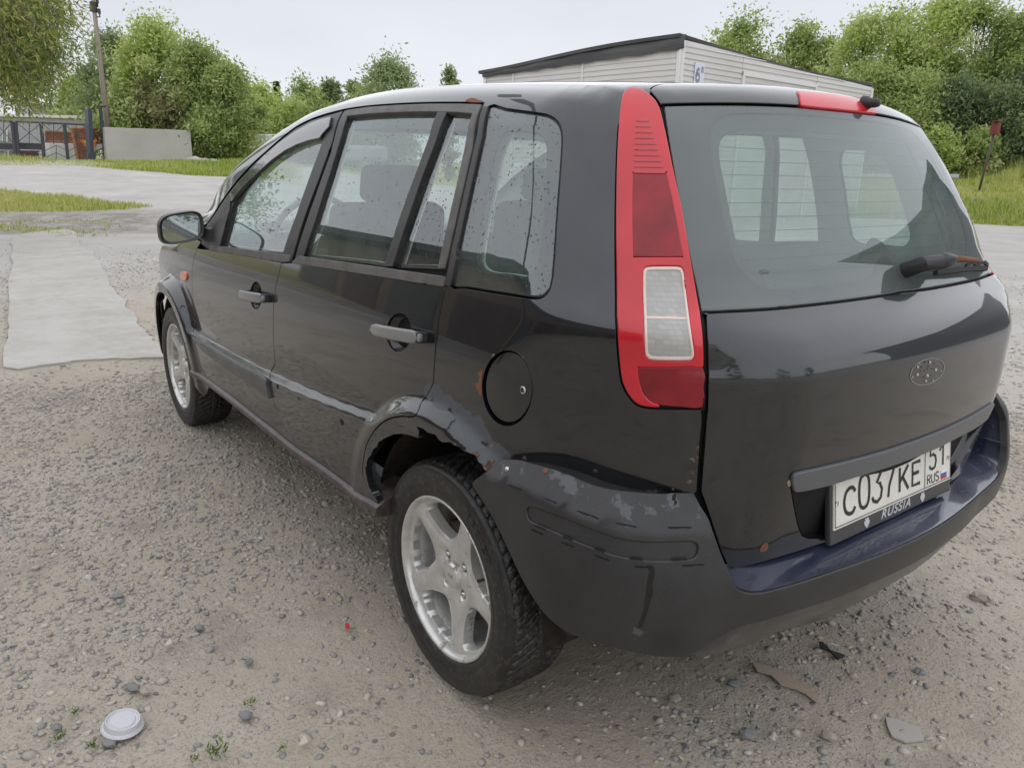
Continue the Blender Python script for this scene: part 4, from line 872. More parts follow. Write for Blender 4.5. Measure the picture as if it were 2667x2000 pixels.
def glyphs(mb, s, x, y, wv, h, gap, wd, put, d=.0008):
    for ch in s:
        for st in GL[ch]: stroke(mb, [(x+a*wv, y+b*h) for a, b in (sp(st, 4) if ch in 'C0S6Ua' else st)], wd, put, d)
        x += wv+gap
cz = .0068
def put(u, v, d): return PP(u, v, cz+d)
for s, x, h, wv in (('C', -.222, .058, .046), ('0', -.164, .076, .044), ('3', -.110, .076, .044), ('7', -.056, .076, .044), ('K', .006, .058, .046), ('E', .066, .058, .042)):
    mb = MB(); glyphs(mb, s, x, -.022, wv, h, 0, .0085, put); mb.build('character', INK, NP, fixn=False)
for s, x in (('5', .150), ('1', .195)):
    mb = MB(); glyphs(mb, s, x, .0, .034, .058, 0, .007, put); mb.build('character', INK, NP, fixn=False)
mb = MB(); glyphs(mb, 'RUS', .140, -.034, .016, .022, .005, .003, put); mb.build('country_letters', INK, NP, fixn=False)
mb = MB()
for a in ((-.256, -.040, -.256, .062), (.128, -.040, .128, .062), (.256, -.04, .256, .062)): stroke(mb, [(a[0], a[1]), (a[2], a[3])], .0022, put)
for a in ((-.256, -.040, .256, -.040), (-.256, .062, .256, .062)): stroke(mb, [(a[0], a[1]), (a[2], a[3])], .0018, put)
mb.build('plate_border', INK, NP, fixn=False)
for i, c in enumerate(((.85, .85, .85), (.02, .12, .55), (.6, .01, .02))):
    MB().box(PP(.222, -.017-.0075*i, cz+.0006), (.028, .0075, .001), RPl).build('flag_stripe', mat(['flag_white', 'flag_blue', 'flag_red'][i], c, .4), NP)
for u in (-.250, .243): MB().lathe([(.0001, .003), (.004, .0025), (.0055, 0)], PP(u, .012, .008), 'x', 12).build('plate_bolt', RUSTM, NP, smooth=True)
def text_mesh(name, txt, size, m, parent, place, shear=0, extr=.0004, spacing=1.0, align='CENTER'):
    cu = bpy.data.curves.new(name, 'FONT'); cu.body = txt; cu.size = size; cu.align_x = align; cu.align_y = 'CENTER'; cu.shear = shear; cu.extrude = extr; cu.space_character = spacing; cu.offset = size*.012
    o = bpy.data.objects.new(name, cu); COL.objects.link(o); dg = bpy.context.evaluated_depsgraph_get(); me = bpy.data.meshes.new_from_object(o.evaluated_get(dg)); bpy.data.objects.remove(o)
    V = np.array([tuple(v.co) for v in me.vertices]); off = np.array(root_loc(parent)) if parent else 0
    for v, p in zip(me.vertices, V): v.co = Vector(np.array(place(*p))-off)
    me.materials.clear(); me.materials.append(m); me.name = name; ob = bpy.data.objects.new(name, me); link(ob, parent); return ob
SILV = mat('silver_print', (.55, .56, .60), .4)
text_mesh('frame_lettering', 'RUSSIA', .030, SILV, PF, lambda x, y, z: PP(x*1.25+.0, y-.0605, .0035+z), shear=.35, spacing=1.15)
for u in (-.125, .125):       # small double-headed crest
    mb = MB(); out = [(0, .012), (.002, .008), (.005, .011), (.008, .008), (.006, .005), (.011, .003), (.010, -.005), (.006, -.007), (.004, -.011), (0, -.013)]
    out = out+[(-a, b) for a, b in out[::-1][1:-1]]; mb.prism([PP(u+a, b-.061, .0034) for a, b in out], PP(0, 0, .0008)-PP(0, 0, 0)); mb.build('crest', SILV, PF)
# --- rear wiper
wp = onto('S5', [(1352, 1050)])[0]; wn_ = grad(fbody, wp[None])[0]
def wpt(px, h): p = onto('S5', [px])[0]; return p+grad(fbody, p[None])[0]*h
WB = MB(); WB.tube([wp-wn_*.01, wp+wn_*.020, wp+wn_*.045, wpt((1420, 1040), .055)], [.019, .018, .017, .016], 16); W1 = WB.build('wiper_pivot', mat('wiper_black', (.02, .02, .024), .45), tail, autosm=50)
MB().tube([wpt((1405, 1045), .040), wpt((1440, 1035), .052), wpt((1490, 1025), .05), wpt((1525, 1015), .042)], [.012, .019, .014, .011], 12).build('arm_cover', mat('wiper_black'), W1, smooth=True)
MB().tube([wpt((1515, 1012), .043), wpt((1600, 1014), .036), wpt((1680, 1018), .03), wpt((1700, 1022), .028)], [.009, .0075, .006, .005], 8).build('wiper_arm', RUSTM, tail, smooth=True)
bld = MB(); bld.strip([wpt((1500, 1068), .006), wpt((1600, 1060), .008), wpt((1700, 1050), .008), wpt((1775, 1048), .006)], [0, 0, .012], wn_*.012)
for a in ((1640, 1700), (1690, 1765)): bld.strip([wpt((a[0], 1040), .020), wpt(((a[0]+a[1])/2, 1030), .027), wpt((a[1], 1040), .018)], [0, 0, .008], wn_*.006)
bld.build('wiper_blade', mat('wiper_black'), tail, bevel=.001)
# prints on the rear glass
PRN = mat('glass_print', (.10, .14, .14), .5)
gp = onto('S5', [(602, 1058)], fbody, .001)[0]; gn = grad(fbody, gp[None])[0]; gr = np.cross(gn, [0, 0, 1]); gr = -gr/np.linalg.norm(gr)
if gr[1] > 0: gr = -gr
gu = np.cross(gn, gr); gu = gu if gu[2] > 0 else -gu
def GP(u, v, d=.0006): return gp+gr*u+gu*v+gn*d
mb = MB(); stroke(mb, [(.0125*math.cos(a), .006*math.sin(a)) for a in np.linspace(0, 6.284, 30)], .0009, lambda u, v, d: GP(u, v)); 
stroke(mb, [(.008+.0065*math.cos(a), -.020+.0065*math.sin(a)) for a in np.linspace(0, 6.284, 24)], .0009, lambda u, v, d: GP(u, v)); mb.build('glass_marks', PRN, tail, fixn=False)
text_mesh('glass_lettering', 'Ford', .010, PRN, tail, lambda x, y, z: GP(x, y), shear=.3, extr=0)
text_mesh('glass_lettering', 'E1  43R', .006, PRN, tail, lambda x, y, z: GP(x+.024, y-.021), extr=0)
# --- door mirrors
def mirror_(sg, par):
    X0 = 1.80; c0 = (CAM+ray(T('S2', [(226, 228)]))[0]*1); d = ray(T('S2', [(226, 228)]))[0]; c = CAM+d*(X0-CAM[0])/d[0]
    def ring(s, x, dy=0, dz=0, n=36, k=3.4):
        out = []
        for j in range(n):
            a = 2*math.pi*j/n; ca_, sa_ = math.cos(a), math.sin(a)
            u = np.sign(ca_)*abs(ca_)**(2/k)*.085*s; v = np.sign(sa_)*abs(sa_)**(2/k)*.060*s
            v += -.012*(u/.085); out.append((x, sg*(c[1]+u+dy), c[2]+v+dz))
        return out
    V = ring(.86, X0+.004)+ring(.92, X0-.010)+ring(.985, X0-.012)+ring(1.0, X0-.004)+ring(1.02, X0+.02)+ring(.96, X0+.06, -.005)+ring(.75, X0+.095, -.012)+ring(.3, X0+.112, -.02)
    n = 36; Fc = [(i*n+j, i*n+(j+1) % n, (i+1)*n+(j+1) % n, (i+1)*n+j) for i in range(7) for j in range(n)]+[tuple(7*n+j for j in range(n))]
    mb = MB().add(V, Fc); o = mb.build('door_mirror', TRIM, par, autosm=40)
    g = MB().add(ring(.86, X0-.001, 0, 0), [tuple(range(36))]); g.build('mirror_glass', CHROME, par)
    bx = on(T('S1', [(150, 1430)]))[0]
    mb = MB(); a0 = np.array([X0+.03, c[1]-.07, c[2]-.012]); a1 = np.array([bx[0], bx[1]-.004, bx[2]-.0]); 
    P = [a0, a0*.7+a1*.3+[0, 0, -.010], a0*.3+a1*.7+[0, 0, -.014], a1]
    P = [p*[1, sg, 1] for p in P]; mb.strip(P, [0, 0, .058], [.045, 0, 0]); mb.build('mirror_arm', TRIM, par, bevel=.008, seg=3, autosm=45)
mirror_(1, fdoor[0]); mirror_(-1, fdoor[1])
sailp = T('S1', [(98, 1355), (125, 1345), (200, 1215), (262, 1160), (262, 1260), (225, 1400), (195, 1505), (150, 1535), (60, 1510), (20, 1490), (95, 1470), (140, 1400)])
sailp = T('S1', [(110, 1362), (200, 1235), (268, 1150), (258, 1262), (222, 1400), (192, 1510), (130, 1530), (70, 1490)])
panel('mirror_sail', on(sailp), TRIM, fdoor[0], parentR=fdoor[1], iso=.004, step=.02, inset=0, flange=.01)
# --- side repeater, rear lower details
panel('side_repeater', on(spc(T('S2', [(232, 508), (255, 508), (264, 530), (262, 555), (245, 562), (228, 550), (225, 525)]), 3)), mat('amber_lens', (.8, .14, .01), .15, 0, 1), car, iso=.006, step=.01, edge=.006, inset=0, flange=.008, round_=.002)
# --- wheels
def b_alloy(m, t, b):
    k = NB(t); o = k.obj(); n = k.noise(22, 6, .7, o); ch = k.step(k.noise(15, 6, .8, o), .575, .61)
    c = k.ramp(n, [(.3, (.55, .55, .53)), (.7, (.74, .74, .72))]); c = k.mix(ch, c, (.30, .28, .24)); k.set(b, 'Base Color', c)
    k.set(b, 'Metallic', k.math('SUBTRACT', .55, k.math('MULTIPLY', ch, .45))); k.set(b, 'Roughness', k.math('ADD', .30, k.math('MULTIPLY', ch, .35))); k.set(b, 'Normal', k.bump(ch, .3, .0015))
ALLOY = mat('worn_alloy', (.5, .5, .48), .3, .7, 0, .5, b_alloy)
def b_tyre(m, t, b):
    k = NB(t); o = k.obj(); n = k.noise(20, 6, .65, o); d = k.attr('dirt'); f = k.math('MULTIPLY', d, k.step(k.noise(85, 4, .7, o), .52, .62))
    c = k.ramp(n, [(.3, (.010, .010, .011)), (.75, (.032, .031, .031))]); c = k.mix(f, c, (.14, .12, .10)); k.set(b, 'Base Color', c); k.set(b, 'Roughness', k.math('ADD', .34, k.math('MULTIPLY', n, .25)))
TYRE = mat('tyre_rubber', (.02, .02, .02), .5, 0, 0, .5, b_tyre)
def make_wheel(hub, yo, sg, hi=True):
    r_ = empty('wheel', hub); r_.parent = car; C = np.zeros(3); hub = Vector(hub)
    # tyre: local coords, outside face towards +y*sg ; tread x(theta) * w
    NT, NW = (900, 54) if hi else (300, 26); HW = .0975; R0 = .3035
    th = np.arange(NT)*2*math.pi/NT; wv = np.linspace(-1, 1, NW)
    TH, WW = np.meshgrid(th, wv, indexing='ij'); y = WW*.082
    prof = R0-.0035*np.abs(WW)**2.2-.010*np.clip(np.abs(WW)-.86, 0, 1)**1.2*7
    arc = TH*R0
    pitch = 2*math.pi*R0/62
    ph = (arc-.062*np.sign(WW)*np.sign(WW)*(np.abs(WW)**.75)*1.0)/pitch; fr_ = np.abs((ph % 1)-.5)*2          # 1 in the groove centre
    g = np.clip((fr_-.74)/.16, 0, 1)
    cen = np.clip(1-np.abs(np.abs(WW)-.20)/.045, 0, 1)
    side_only = np.clip((np.abs(WW)-.06)/.03, 0, 1)
    h = -.0075*np.maximum(g*side_only*.99, np.clip(cen*2.2, 0, 1)*.95)
    sipe = (np.abs(((ph*2+.5) % 1)-.5) > .44)*side_only*(np.abs(WW) > .3); h = np.minimum(h, -.0028*sipe)
    R = prof+h
    V = np.stack([R*np.cos(TH), y, R*np.sin(TH)], 2).reshape(-1, 3); dirt = (np.clip(-h/.0075, 0, 1)*.8+.45).reshape(-1)
    Fc = [(i*NW+j, ((i+1) % NT)*NW+j, ((i+1) % NT)*NW+j+1, i*NW+j+1) for i in range(NT) for j in range(NW-1)]
    base = len(V); NS = 180 if hi else 90
    VS = []; ds = []; Fs = []
    sprof = [(.2950, .081), (.2935, .0865), (.288, .0925), (.284, .0945), (.2835, .0935), (.278, .0960), (.268, .0985), (.255, .1000), (.240, .0992), (.2385, .0978), (.236, .0985), (.226, .0965), (.2180, .0925), (.2135, .088), (.209, .080)]
    for s2 in (1, -1):
        o0 = len(VS)
        for r, yy in sprof:
            for j in range(NS): a = 2*math.pi*j/NS; VS.append((r*math.cos(a), s2*yy, r*math.sin(a))); ds.append(.25 if s2*sg > 0 else .5)
        for i in range(len(sprof)-1):
            for j in range(NS): Fs.append((o0+i*NS+j, o0+i*NS+(j+1) % NS, o0+(i+1)*NS+(j+1) % NS, o0+(i+1)*NS+j))
    Vall = np.vstack([V, np.array(VS)]); 
    ty = meshobj('tyre', Vall+np.array(hub), Fc+[tuple(base+i for i in f) for f in Fs], TYRE, r_, attrs={'dirt': np.concatenate([dirt, ds])})
    bm = bmesh.new(); bm.from_mesh(ty.data); bmesh.ops.recalc_face_normals(bm, faces=bm.faces); bm.to_mesh(ty.data); bm.free()
    H = np.array(hub)
    # rim barrel
    mb = MB(); mb.lathe([(.209, .080), (.2125, .0865), (.2135, .0895), (.2105, .0915), (.2060, .0895), (.2010, .0820), (.1990, .074), (.1965, .060), (.188, .040), (.186, -.02), (.19, -.06), (.205, -.085), (.21, -.088)], (0, 0, 0), 'y', 96)
    mb.v = [(v[0]+H[0], sg*v[1]+H[1], v[2]+H[2]) for v in mb.v]; rim = mb.build('rim', ALLOY, r_, smooth=True)
    # spoke face : disc with five openings and bolt holes, dished and crowned
    win = [(.093, 0), (.101, -11), (.121, -20), (.153, -25), (.180, -26), (.189, -20), (.190, -5), (.190, 8), (.187, 21), (.178, 27), (.154, 26), (.127, 22), (.103, 12)]
    outer = np.array([(.200*math.cos(a), .200*math.sin(a)) for a in np.linspace(0, 2*math.pi, 120, endpoint=False)]); holes = []
    w1 = spc([(r*math.cos(math.radians(a)), r*math.sin(math.radians(a))) for r, a in win], 4)
    A0 = 78
    for kk in range(5):
        a = math.radians(A0+72*kk); holes.append(w1@np.array([[math.cos(a), math.sin(a)], [-math.sin(a), math.cos(a)]]))
    for kk in range(4):
        a = math.radians(48+90*kk); cx, cy = .0545*math.cos(a), .0545*math.sin(a); holes.append(np.array([(cx+.0125*math.cos(t), cy+.0125*math.sin(t)) for t in np.linspace(0, 2*math.pi, 14, endpoint=False)]))
    loops = [redo(outer if area(outer) > 0 else outer[::-1], .008)]+[redo(h if area(h) < 0 else h[::-1], .006) for h in holes]
    gx, gy = np.meshgrid(np.arange(-.2, .2, .007), np.arange(-.2, .2, .007)); g2 = np.stack([gx.ravel(), gy.ravel()], 1); ok = inside(g2, loops[0])
    for h_ in loops[1:]: ok &= ~inside(g2, h_)
    g2 = g2[ok]; ab = np.vstack(loops); dm = np.sqrt(np.min(((g2[:, None]-ab[None])**2).sum(2), 1)); g2 = g2[dm > .0035]
    vv, tr, _, _ = poly2(loops[0], loops[1:], g2); rr = np.hypot(vv[:, 0], vv[:, 1]); db = np.sqrt(np.min(((vv[:, None]-np.vstack(loops[1:])[None])**2).sum(2), 1))
    yy = .050+.016*sst((rr-.06)/.13)-.004*sst((.05-rr)/.03)+.012*(1-np.exp(-db/.012))
    Vw = np.stack([vv[:, 0], yy, vv[:, 1]], 1); A = np.array(tr); ed = set()
    fn = np.cross(Vw[A[:, 1]]-Vw[A[:, 0]], Vw[A[:, 2]]-Vw[A[:, 0]]); fl = fn[:, 1] < 0; A[fl] = A[fl][:, ::-1]
    for t in A:
        for a, b in ((t[0], t[1]), (t[1], t[2]), (t[2], t[0])): ed.add((a, b))
    be = [(a, b) for a, b in ed if (b, a) not in ed]; n0 = len(Vw); Vb = Vw*1; Vb[:, 1] -= .03; Fw = [tuple(t) for t in A]+[(b, a, a+n0, b+n0) for a, b in be]
    Vt = np.vstack([Vw, Vb]); Vt = Vt*[1, sg, 1]+H
    if sg < 0: Fw = [f[::-1] for f in Fw]
    sp_ = meshobj('spokes', Vt, Fw, ALLOY, r_); sp_.data.set_sharp_from_angle(angle=math.radians(50))
    mb = MB().lathe([(.0001, .066), (.022, .066), (.029, .0645), (.031, .062), (.033, .060), (.035, .052)], (0, 0, 0), 'y', 40); mb.v = [(v[0]+H[0], sg*v[1]+H[1], v[2]+H[2]) for v in mb.v]; cp = mb.build('hub_cap', ALLOY, r_, autosm=25)
    for kk in range(4):
        a = math.radians(48+90*kk); mb = MB().lathe([(.0001, .055), (.006, .054), (.0078, .050), (.0085, .042), (.0085, .02)], (0, 0, 0), 'y', 12); mb.v = [(v[0]+H[0]+.0545*math.cos(a), sg*v[1]+H[1], v[2]+H[2]+.0545*math.sin(a)) for v in mb.v]; mb.build('wheel_bolt', STEEL, r_, smooth=True)
    mb = MB().lathe([(.0001, .022), (.125, .022), (.130, .018), (.130, -.02), (.0001, -.02)], (0, 0, 0), 'y', 48); mb.v = [(v[0]+H[0], sg*v[1]+H[1], v[2]+H[2]) for v in mb.v]; mb.build('brake_drum', mat('brake_iron', (.05, .035, .03), .7, .3), r_, autosm=40)
    a = math.radians(157); mb = MB().tube([H+np.array([.178*math.cos(a), sg*.058, .178*math.sin(a)]), H+np.array([.165*math.cos(a), sg*.088, .165*math.sin(a)])], .004, 8); mb.build('valve', mat('valve_black', (.01, .01, .01), .5), r_)
    return r_, cp
RW = []
for (x, yo, sg) in ((0, .716, 1), (2.486, .729, 1), (0, -.716, -1), (2.486, -.729, -1)):
    RW.append(make_wheel((x, yo, .3005), yo, sg, hi=(sg > 0)))
# raised lettering on the near tyre and cap
TXT = mat('tyre_text', (.035, .035, .036), .45)
def arc_text(txt, r, a0, size, wheel, ysurf, m, H, parent):
    for i, ch in enumerate(txt):
        if ch == ' ': continue
        a = a0-i*size*.85/r
        text_mesh('tyre_lettering', ch, size, m, parent, lambda x, y, z, a=a: (H[0]-((r+y)*math.cos(a)+x*math.sin(a)), H[1]+ysurf+z, H[2]+(r+y)*math.sin(a)-x*math.cos(a)), extr=.0006)
H0 = np.array([0, .716, .3005]); tyre0 = [o for o in RW[0][0].children if o.name.startswith('tyre')][0]
arc_text('SAVA', .258, math.radians(205), .034, None, .1003, TXT, H0, tyre0); arc_text('ESKIMO', .258, math.radians(60), .026, None, .1003, TXT, H0, tyre0)
text_mesh('cap_lettering', 'EGR', .013, mat('cap_text', (.3, .3, .29), .4, .5), RW[0][1], lambda x, y, z: (H0[0]-x, H0[1]+.0662+z, H0[2]+y))
# --- wheel houses, floor, inner shell
def liner(x, sg, r=.385, y0=.54, y1=.79, a0=2, a1=180):
    V = []; n = 30
    for i in range(n+1):
        a = math.radians(a0+(a1-a0)*i/n); 
        for yy in (y0, y1): V.append((x+r*math.cos(a), sg*yy, .30+r*math.sin(a)))
    Fc = [(2*i, 2*i+1, 2*i+3, 2*i+2) for i in range(n)]; V.append((x, sg*y0, .30)); c = len(V)-1; Fc += [(2*i, 2*i+2, c) for i in range(n)]
    MB().add(V, Fc).build('wheel_house', mat('wheel_house_black', (.022, .018, .016), .9, build=lambda m, t, b: NB(t).set(b, 'Base Color', NB(t).ramp(NB(t).noise(9, 5, .7), [(.4, (.006, .006, .006)), (.65, (.035, .022, .016)), (.8, (.06, .035, .02))]))), car, fixn=False)
for x in (0, 2.486):
    for sg in (1, -1): liner(x, sg)
fl = MB(); fl.box((1.25, 0, .29), (1.72, 1.42, .06)); fl.box((1.35, 0, .29), (3.2, .90, .06)); fl.box((-.35, 0, .40), (.3, .9, .06)); fl.box((2.95, 0, .35), (.4, 1.2, .3)); fl.tube([(2.1, .2, .17), (.4, .2, .19), (-.1, .35, .22), (-.5, .4, .24)], .025, 8); fl.build('floor_pan', mat('underbody', (.015, .014, .013), .9), car)
mb = MB().tube([(0, -.6, .27), (0, .6, .27)], .03, 8); mb.tube([(.0, .60, .27), (.25, .60, .33)], .03, 6); mb.build('rear_axle', mat('underbody'), car)
# inner shell seen through the windows
INT = mat('cabin_trim', (.74, .77, .75), .8); DARKI = mat('cabin_dark', (.36, .38, .37), .8); ROOFL = mat('headliner', (.60, .61, .60), .9); SEAT = mat('seat_fabric', (.035, .037, .04), .9, build=lambda m, t, b: NB(t).set(b, 'Normal', NB(t).bump(NB(t).noise(300, 2), .3, .001)))
xz = lambda P: np.asarray(P)
ix = np.arange(-.36, 2.42, .05); KI = Kp(ix); top_i = np.array([[p[0], p[1], p[2]-.012] for p in KI])
in_o = np.vstack([top_i, [[2.42, .7, .70], [2.0, .7, .66], [1.9, .7, .36], [.48, .8, .36], [.44, .8, .6], [.36, .8, .66], [.2, .8, .70], [0, .8, .72], [-.2, .8, .70], [-.36, .8, .62], [-.42, .7, .9], [-.40, .7, 1.3]]])
hl = [onpx(fgl), onpx(np.vstack([rgl[:-7], rgl[-7:]])), onpx(rfx), onpx(qclr)]
SIDE2 = Fr('side')
panel('cabin_side', in_o, INT, car, holes=hl, fr=SIDE, iso=-.032, step=.05, inset=0, flange=.002)
panel('body_shell', in_o, BLACK, car, holes=hl, fr=SIDE, iso=-.022, step=.06, inset=0, flange=.002)
panel('headliner', np.vstack([[[p[0], p[1]*.97, 0] for p in KI[:35]], [[p[0], -p[1]*.97, 0] for p in KI[:35][::-1]]]), ROOFL, car, fr=TOP, iso=-.03, step=.08, mirror=False, inset=0, flange=.002)
def fri(P): return fbody(P)
ri = symloop(np.vstack([[[0, 0, 1.475]], [[0, .50, 1.46]], [[0, .56, 1.25]], [[0, .62, 1.05]], [[0, .66, .9]], [[0, .66, .5]], [[0, 0, .5]]]))
panel('tailgate_lining', ri, INT, tail, holes=[symloop(clear_half)], fr=REAR, iso=-.03, step=.06, mirror=False, inset=-.0, flange=.002)
panel('tailgate_shell', ri, BLACK, tail, holes=[symloop(clear_half)], fr=REAR, iso=-.021, step=.06, mirror=False, inset=-.03, flange=.002)
MB().box((.0, 0, .93), (1.0, 1.25, .02)).build('parcel_shelf', DARKI, car)
MB().box((.45, 0, .62), (1.7, 1.36, .04)).build('cabin_floor', DARKI, car)
def cushion(c, d, R=None, bev=.04): return MB().box(c, d, R)
def seat(x, y, w_=.50):
    s = empty('seat', (x, y, .55)); s.parent = car; R = rotm('y', -.22)
    MB().box((x, y, .60), (.52, w_, .16)).build('seat_base', SEAT, s, bevel=.05, seg=4, autosm=60)
    MB().box((x-.27, y, .88), (.11, w_*.9, .58), R).build('backrest', SEAT, s, bevel=.055, seg=4, autosm=60)
    MB().box((x-.355, y, 1.23), (.08, .24, .13), R).build('headrest', SEAT, s, bevel=.04, seg=4, autosm=60)
    for k in (-.05, .05): MB().tube([(x-.34, y+k, 1.15), (x-.36, y+k, 1.25)], .007, 8).build('headrest_post', STEEL, s)
seat(1.42, .36); seat(1.42, -.36)
rb = empty('rear_bench', (.5, 0, .6)); rb.parent = car
MB().box((.62, 0, .62), (.5, 1.25, .16)).build('seat_base', SEAT, rb, bevel=.05, seg=4, autosm=60); MB().box((.36, 0, .82), (.14, 1.25, .42), rotm('y', -.25)).build('backrest', SEAT, rb, bevel=.05, seg=4, autosm=60)
for y in (-.38, .38): MB().box((.31, y, 1.07), (.09, .24, .10), rotm('y', -.2)).build('headrest', SEAT, rb, bevel=.04, seg=4, autosm=60)
DASH = mat('dashboard_plastic', (.22, .24, .25), .5)
mb = MB().box((2.12, 0, .90), (.36, 1.36, .22)); mb.box((2.02, .36, 1.0), (.16, .36, .08)); mb.build('dashboard', DASH, car, bevel=.05, seg=4, autosm=50)
mb = MB(); Rs = rotm('y', -.45); cs = np.array([1.80, .36, .99]); mb.tube([cs+Rs@np.array([0, .18*math.cos(a), .18*math.sin(a)]) for a in np.linspace(0, 2*math.pi, 40)], .014, 8, cap=False)
mb.box(cs+np.array([.01, 0, 0]), (.04, .14, .12), Rs); mb.box(cs+np.array([.01, 0, 0]), (.02, .34, .04), Rs); mb.tube([cs, cs+np.array([.25, 0, -.12])], .03, 10); mb.build('steering_wheel', DASH, car, autosm=50)
MB().box((2.0, 0, 1.34), (.03, .22, .07)).build('rear_view_mirror', DARKI, car, bevel=.015)
# --- front end
def fz(nm, y0, y1, z0, z1, m, iso=0.):
    P = np.array([[3.2, y, z] for y, z in ((y0, z0), (y1, z0), (y1, z1), (y0, z1))]); return P
FRN = Fr('front'); FRN.to = lambda P: P[:, [1, 2]]; FRN.fro = lambda Q: (np.stack([np.full(len(Q), 3.6), Q[:, 0], Q[:, 1]], 1), np.tile([-1., 0, 0], (len(Q), 1)))
panel('front_bumper', fz('', -.66, .66, .24, .60, None), BUMP, car, fr=FRN, step=.05, mirror=False); panel('grille', fz('', -.36, .36, .61, .76, None), BLACK, car, fr=FRN, iso=-.01, step=.05, mirror=False)
panel('headlamp', fz('', .38, .68, .60, .80, None), mat('headlamp_glass', (.6, .62, .65), .05, .3, 1), car, fr=FRN, step=.04)
# --- rain drops on the side glass
def drops(poly, n, fr, par, iso, nm='rain_drops', seed=1):
    rs = np.random.RandomState(seed); q = fr.to(poly); lo, hi = q.min(0), q.max(0); Q = rs.uniform(lo, hi, (n*3, 2)); Q = Q[inside(Q, q)][:n]; P0, D = fr.fro(Q); P = march(fbody, P0, D, iso); N = grad(fbody, P); V = []; Fc = []
    for p, nn in zip(P, N):
        r = .0006+.0013*rs.rand()**2.5; t = np.cross(nn, [0, 0, 1.]); t /= np.linalg.norm(t); u = np.cross(nn, t); o = len(V); el = 1+.8*rs.rand()
        for s_, h_ in ((1, 0), (.7, .5)):
            for j in range(6): a = j*math.pi/3; V.append(p+t*r*s_*math.cos(a)+u*r*s_*el*math.sin(a)+nn*(h_*r*.8+.0003))
        V.append(p+nn*(r*.75+.0003)); 
        for j in range(6): k2 = (j+1) % 6; Fc += [(o+j, o+k2, o+6+k2, o+6+j), (o+6+j, o+6+k2, o+12)]
        Fc.append(tuple(o+j for j in range(6))[::-1])
    ob = meshobj(nm, V, Fc, WATER, par); ob['kind'] = 'stuff'; return ob
drops(onpx(rgl), 300, SIDE, rdoor[0], -.012, seed=2); drops(onpx(rfx), 300, SIDE, rdoor[0], -.010, seed=3); drops(onpx(qw), 520, CYL2, car, -.004, seed=4); drops(onpx(fgl), 180, SIDE, fdoor[0], -.012, seed=5)
# =================================================================== THE PLACE
FH = F_[:2]/np.linalg.norm(F_[:2])
def horizon(px): return 427+.016*(px+162)*1.0
def at(px, py, fwd):          # point on the photo ray at horizontal forward distance fwd
    d = ray([[px, py]])[0]; k = fwd/(d[:2]@FH); return CAM+d*k
def gz(x, y):
    x = np.asarray(x, float)-CAM[0]; y = np.asarray(y, float)-CAM[1]; d = np.hypot(x, y); az = np.degrees(np.arctan2(y, x))
    wl = sst((az+33)/14)*sst((35-az)/12); wr = sst((-az-38)/12)*sst((az+112)/12)
    return wl*1.0*np.clip((d-16)/24, 0, 1)**1.05+wr*1.0*sst((d-25.5)/15)+.02*np.sin(x*.9+1)*np.cos(y*.7)*sst((d-7)/6)
def gp(px, fwd): p = at(px, horizon(px), fwd); return np.array([p[0], p[1], float(gz(p[0], p[1]))])
def floorpx(px, py):           # ground point under a photo pixel, following the terrain
    d = ray([[px, py]])[0]; ts = np.linspace(1, 120, 4000); P = CAM+d*ts[:, None]; k = np.argmax(P[:, 2] < gz(P[:, 0], P[:, 1])); return P[k]
# ---- ground sheet
NR, NA = 330, 480
rr_ = np.concatenate([[.0], np.geomspace(.25, 60, NR-30), np.geomspace(62, 2200, 29)]); aa = np.linspace(0, 2*np.pi, NA, endpoint=False)
RR, AA = np.meshgrid(rr_, aa, indexing='ij'); GX, GY = RR*np.cos(AA)+.5, RR*np.sin(AA)
def fbmw(x, y, seed=0):
    rs = np.random.RandomState(seed); v = np.zeros_like(x)
    for k in range(10):
        f = 1.6**k*.55; a = rs.uniform(0, 2*np.pi); b = rs.uniform(0, 6.28, 2); v += np.sin(f*(x*np.cos(a)+y*np.sin(a))+b[0]+1.3*np.sin(f*.6*(y*np.cos(a)-x*np.sin(a))+b[1]))/1.45**k
    return v
GZ = gz(GX, GY)+.004*fbmw(GX*2.2, GY*2.2, 3)*sst((12-RR)/6)-.004
gf = [(i*NA+j, (i+1)*NA+j, (i+1)*NA+(j+1) % NA, i*NA+(j+1) % NA) for i in range(NR-1) for j in range(NA)]
def verge(x, y):              # where grass grows: 1 inside
    x = np.asarray(x); y = np.asarray(y); X = x-CAM[0]; Y = y-CAM[1]; d = np.hypot(X, Y); az = np.degrees(np.arctan2(Y, X)); n = fbmw(x*.5, y*.5, 5)*.5
    left = sst((az+22)/2)
    s1 = left*sst((d-(19.2+n*.6+.10*(az+8)**2*(az < -8)*.6))/.8)*sst(((27.5+.5*az+n)-d)/.8)*sst((az+13)/2.5)      # near tongue of grass
    s2 = (.30+.70*sst((-az-8.5)/2))*left*sst((d-(35.5+n+np.clip(-az-8, 0, 20)*-.55))/.8)                                            # in front of gate and slab
    r = sst((-az-44)/4)*sst((az+125)/10)*sst((d-(25.6+n*.5))/.6)
    mid = sst((d-(44+n))/2)
    return np.clip(np.maximum(np.maximum(s1, s2), np.maximum(r, mid)), 0, 1)
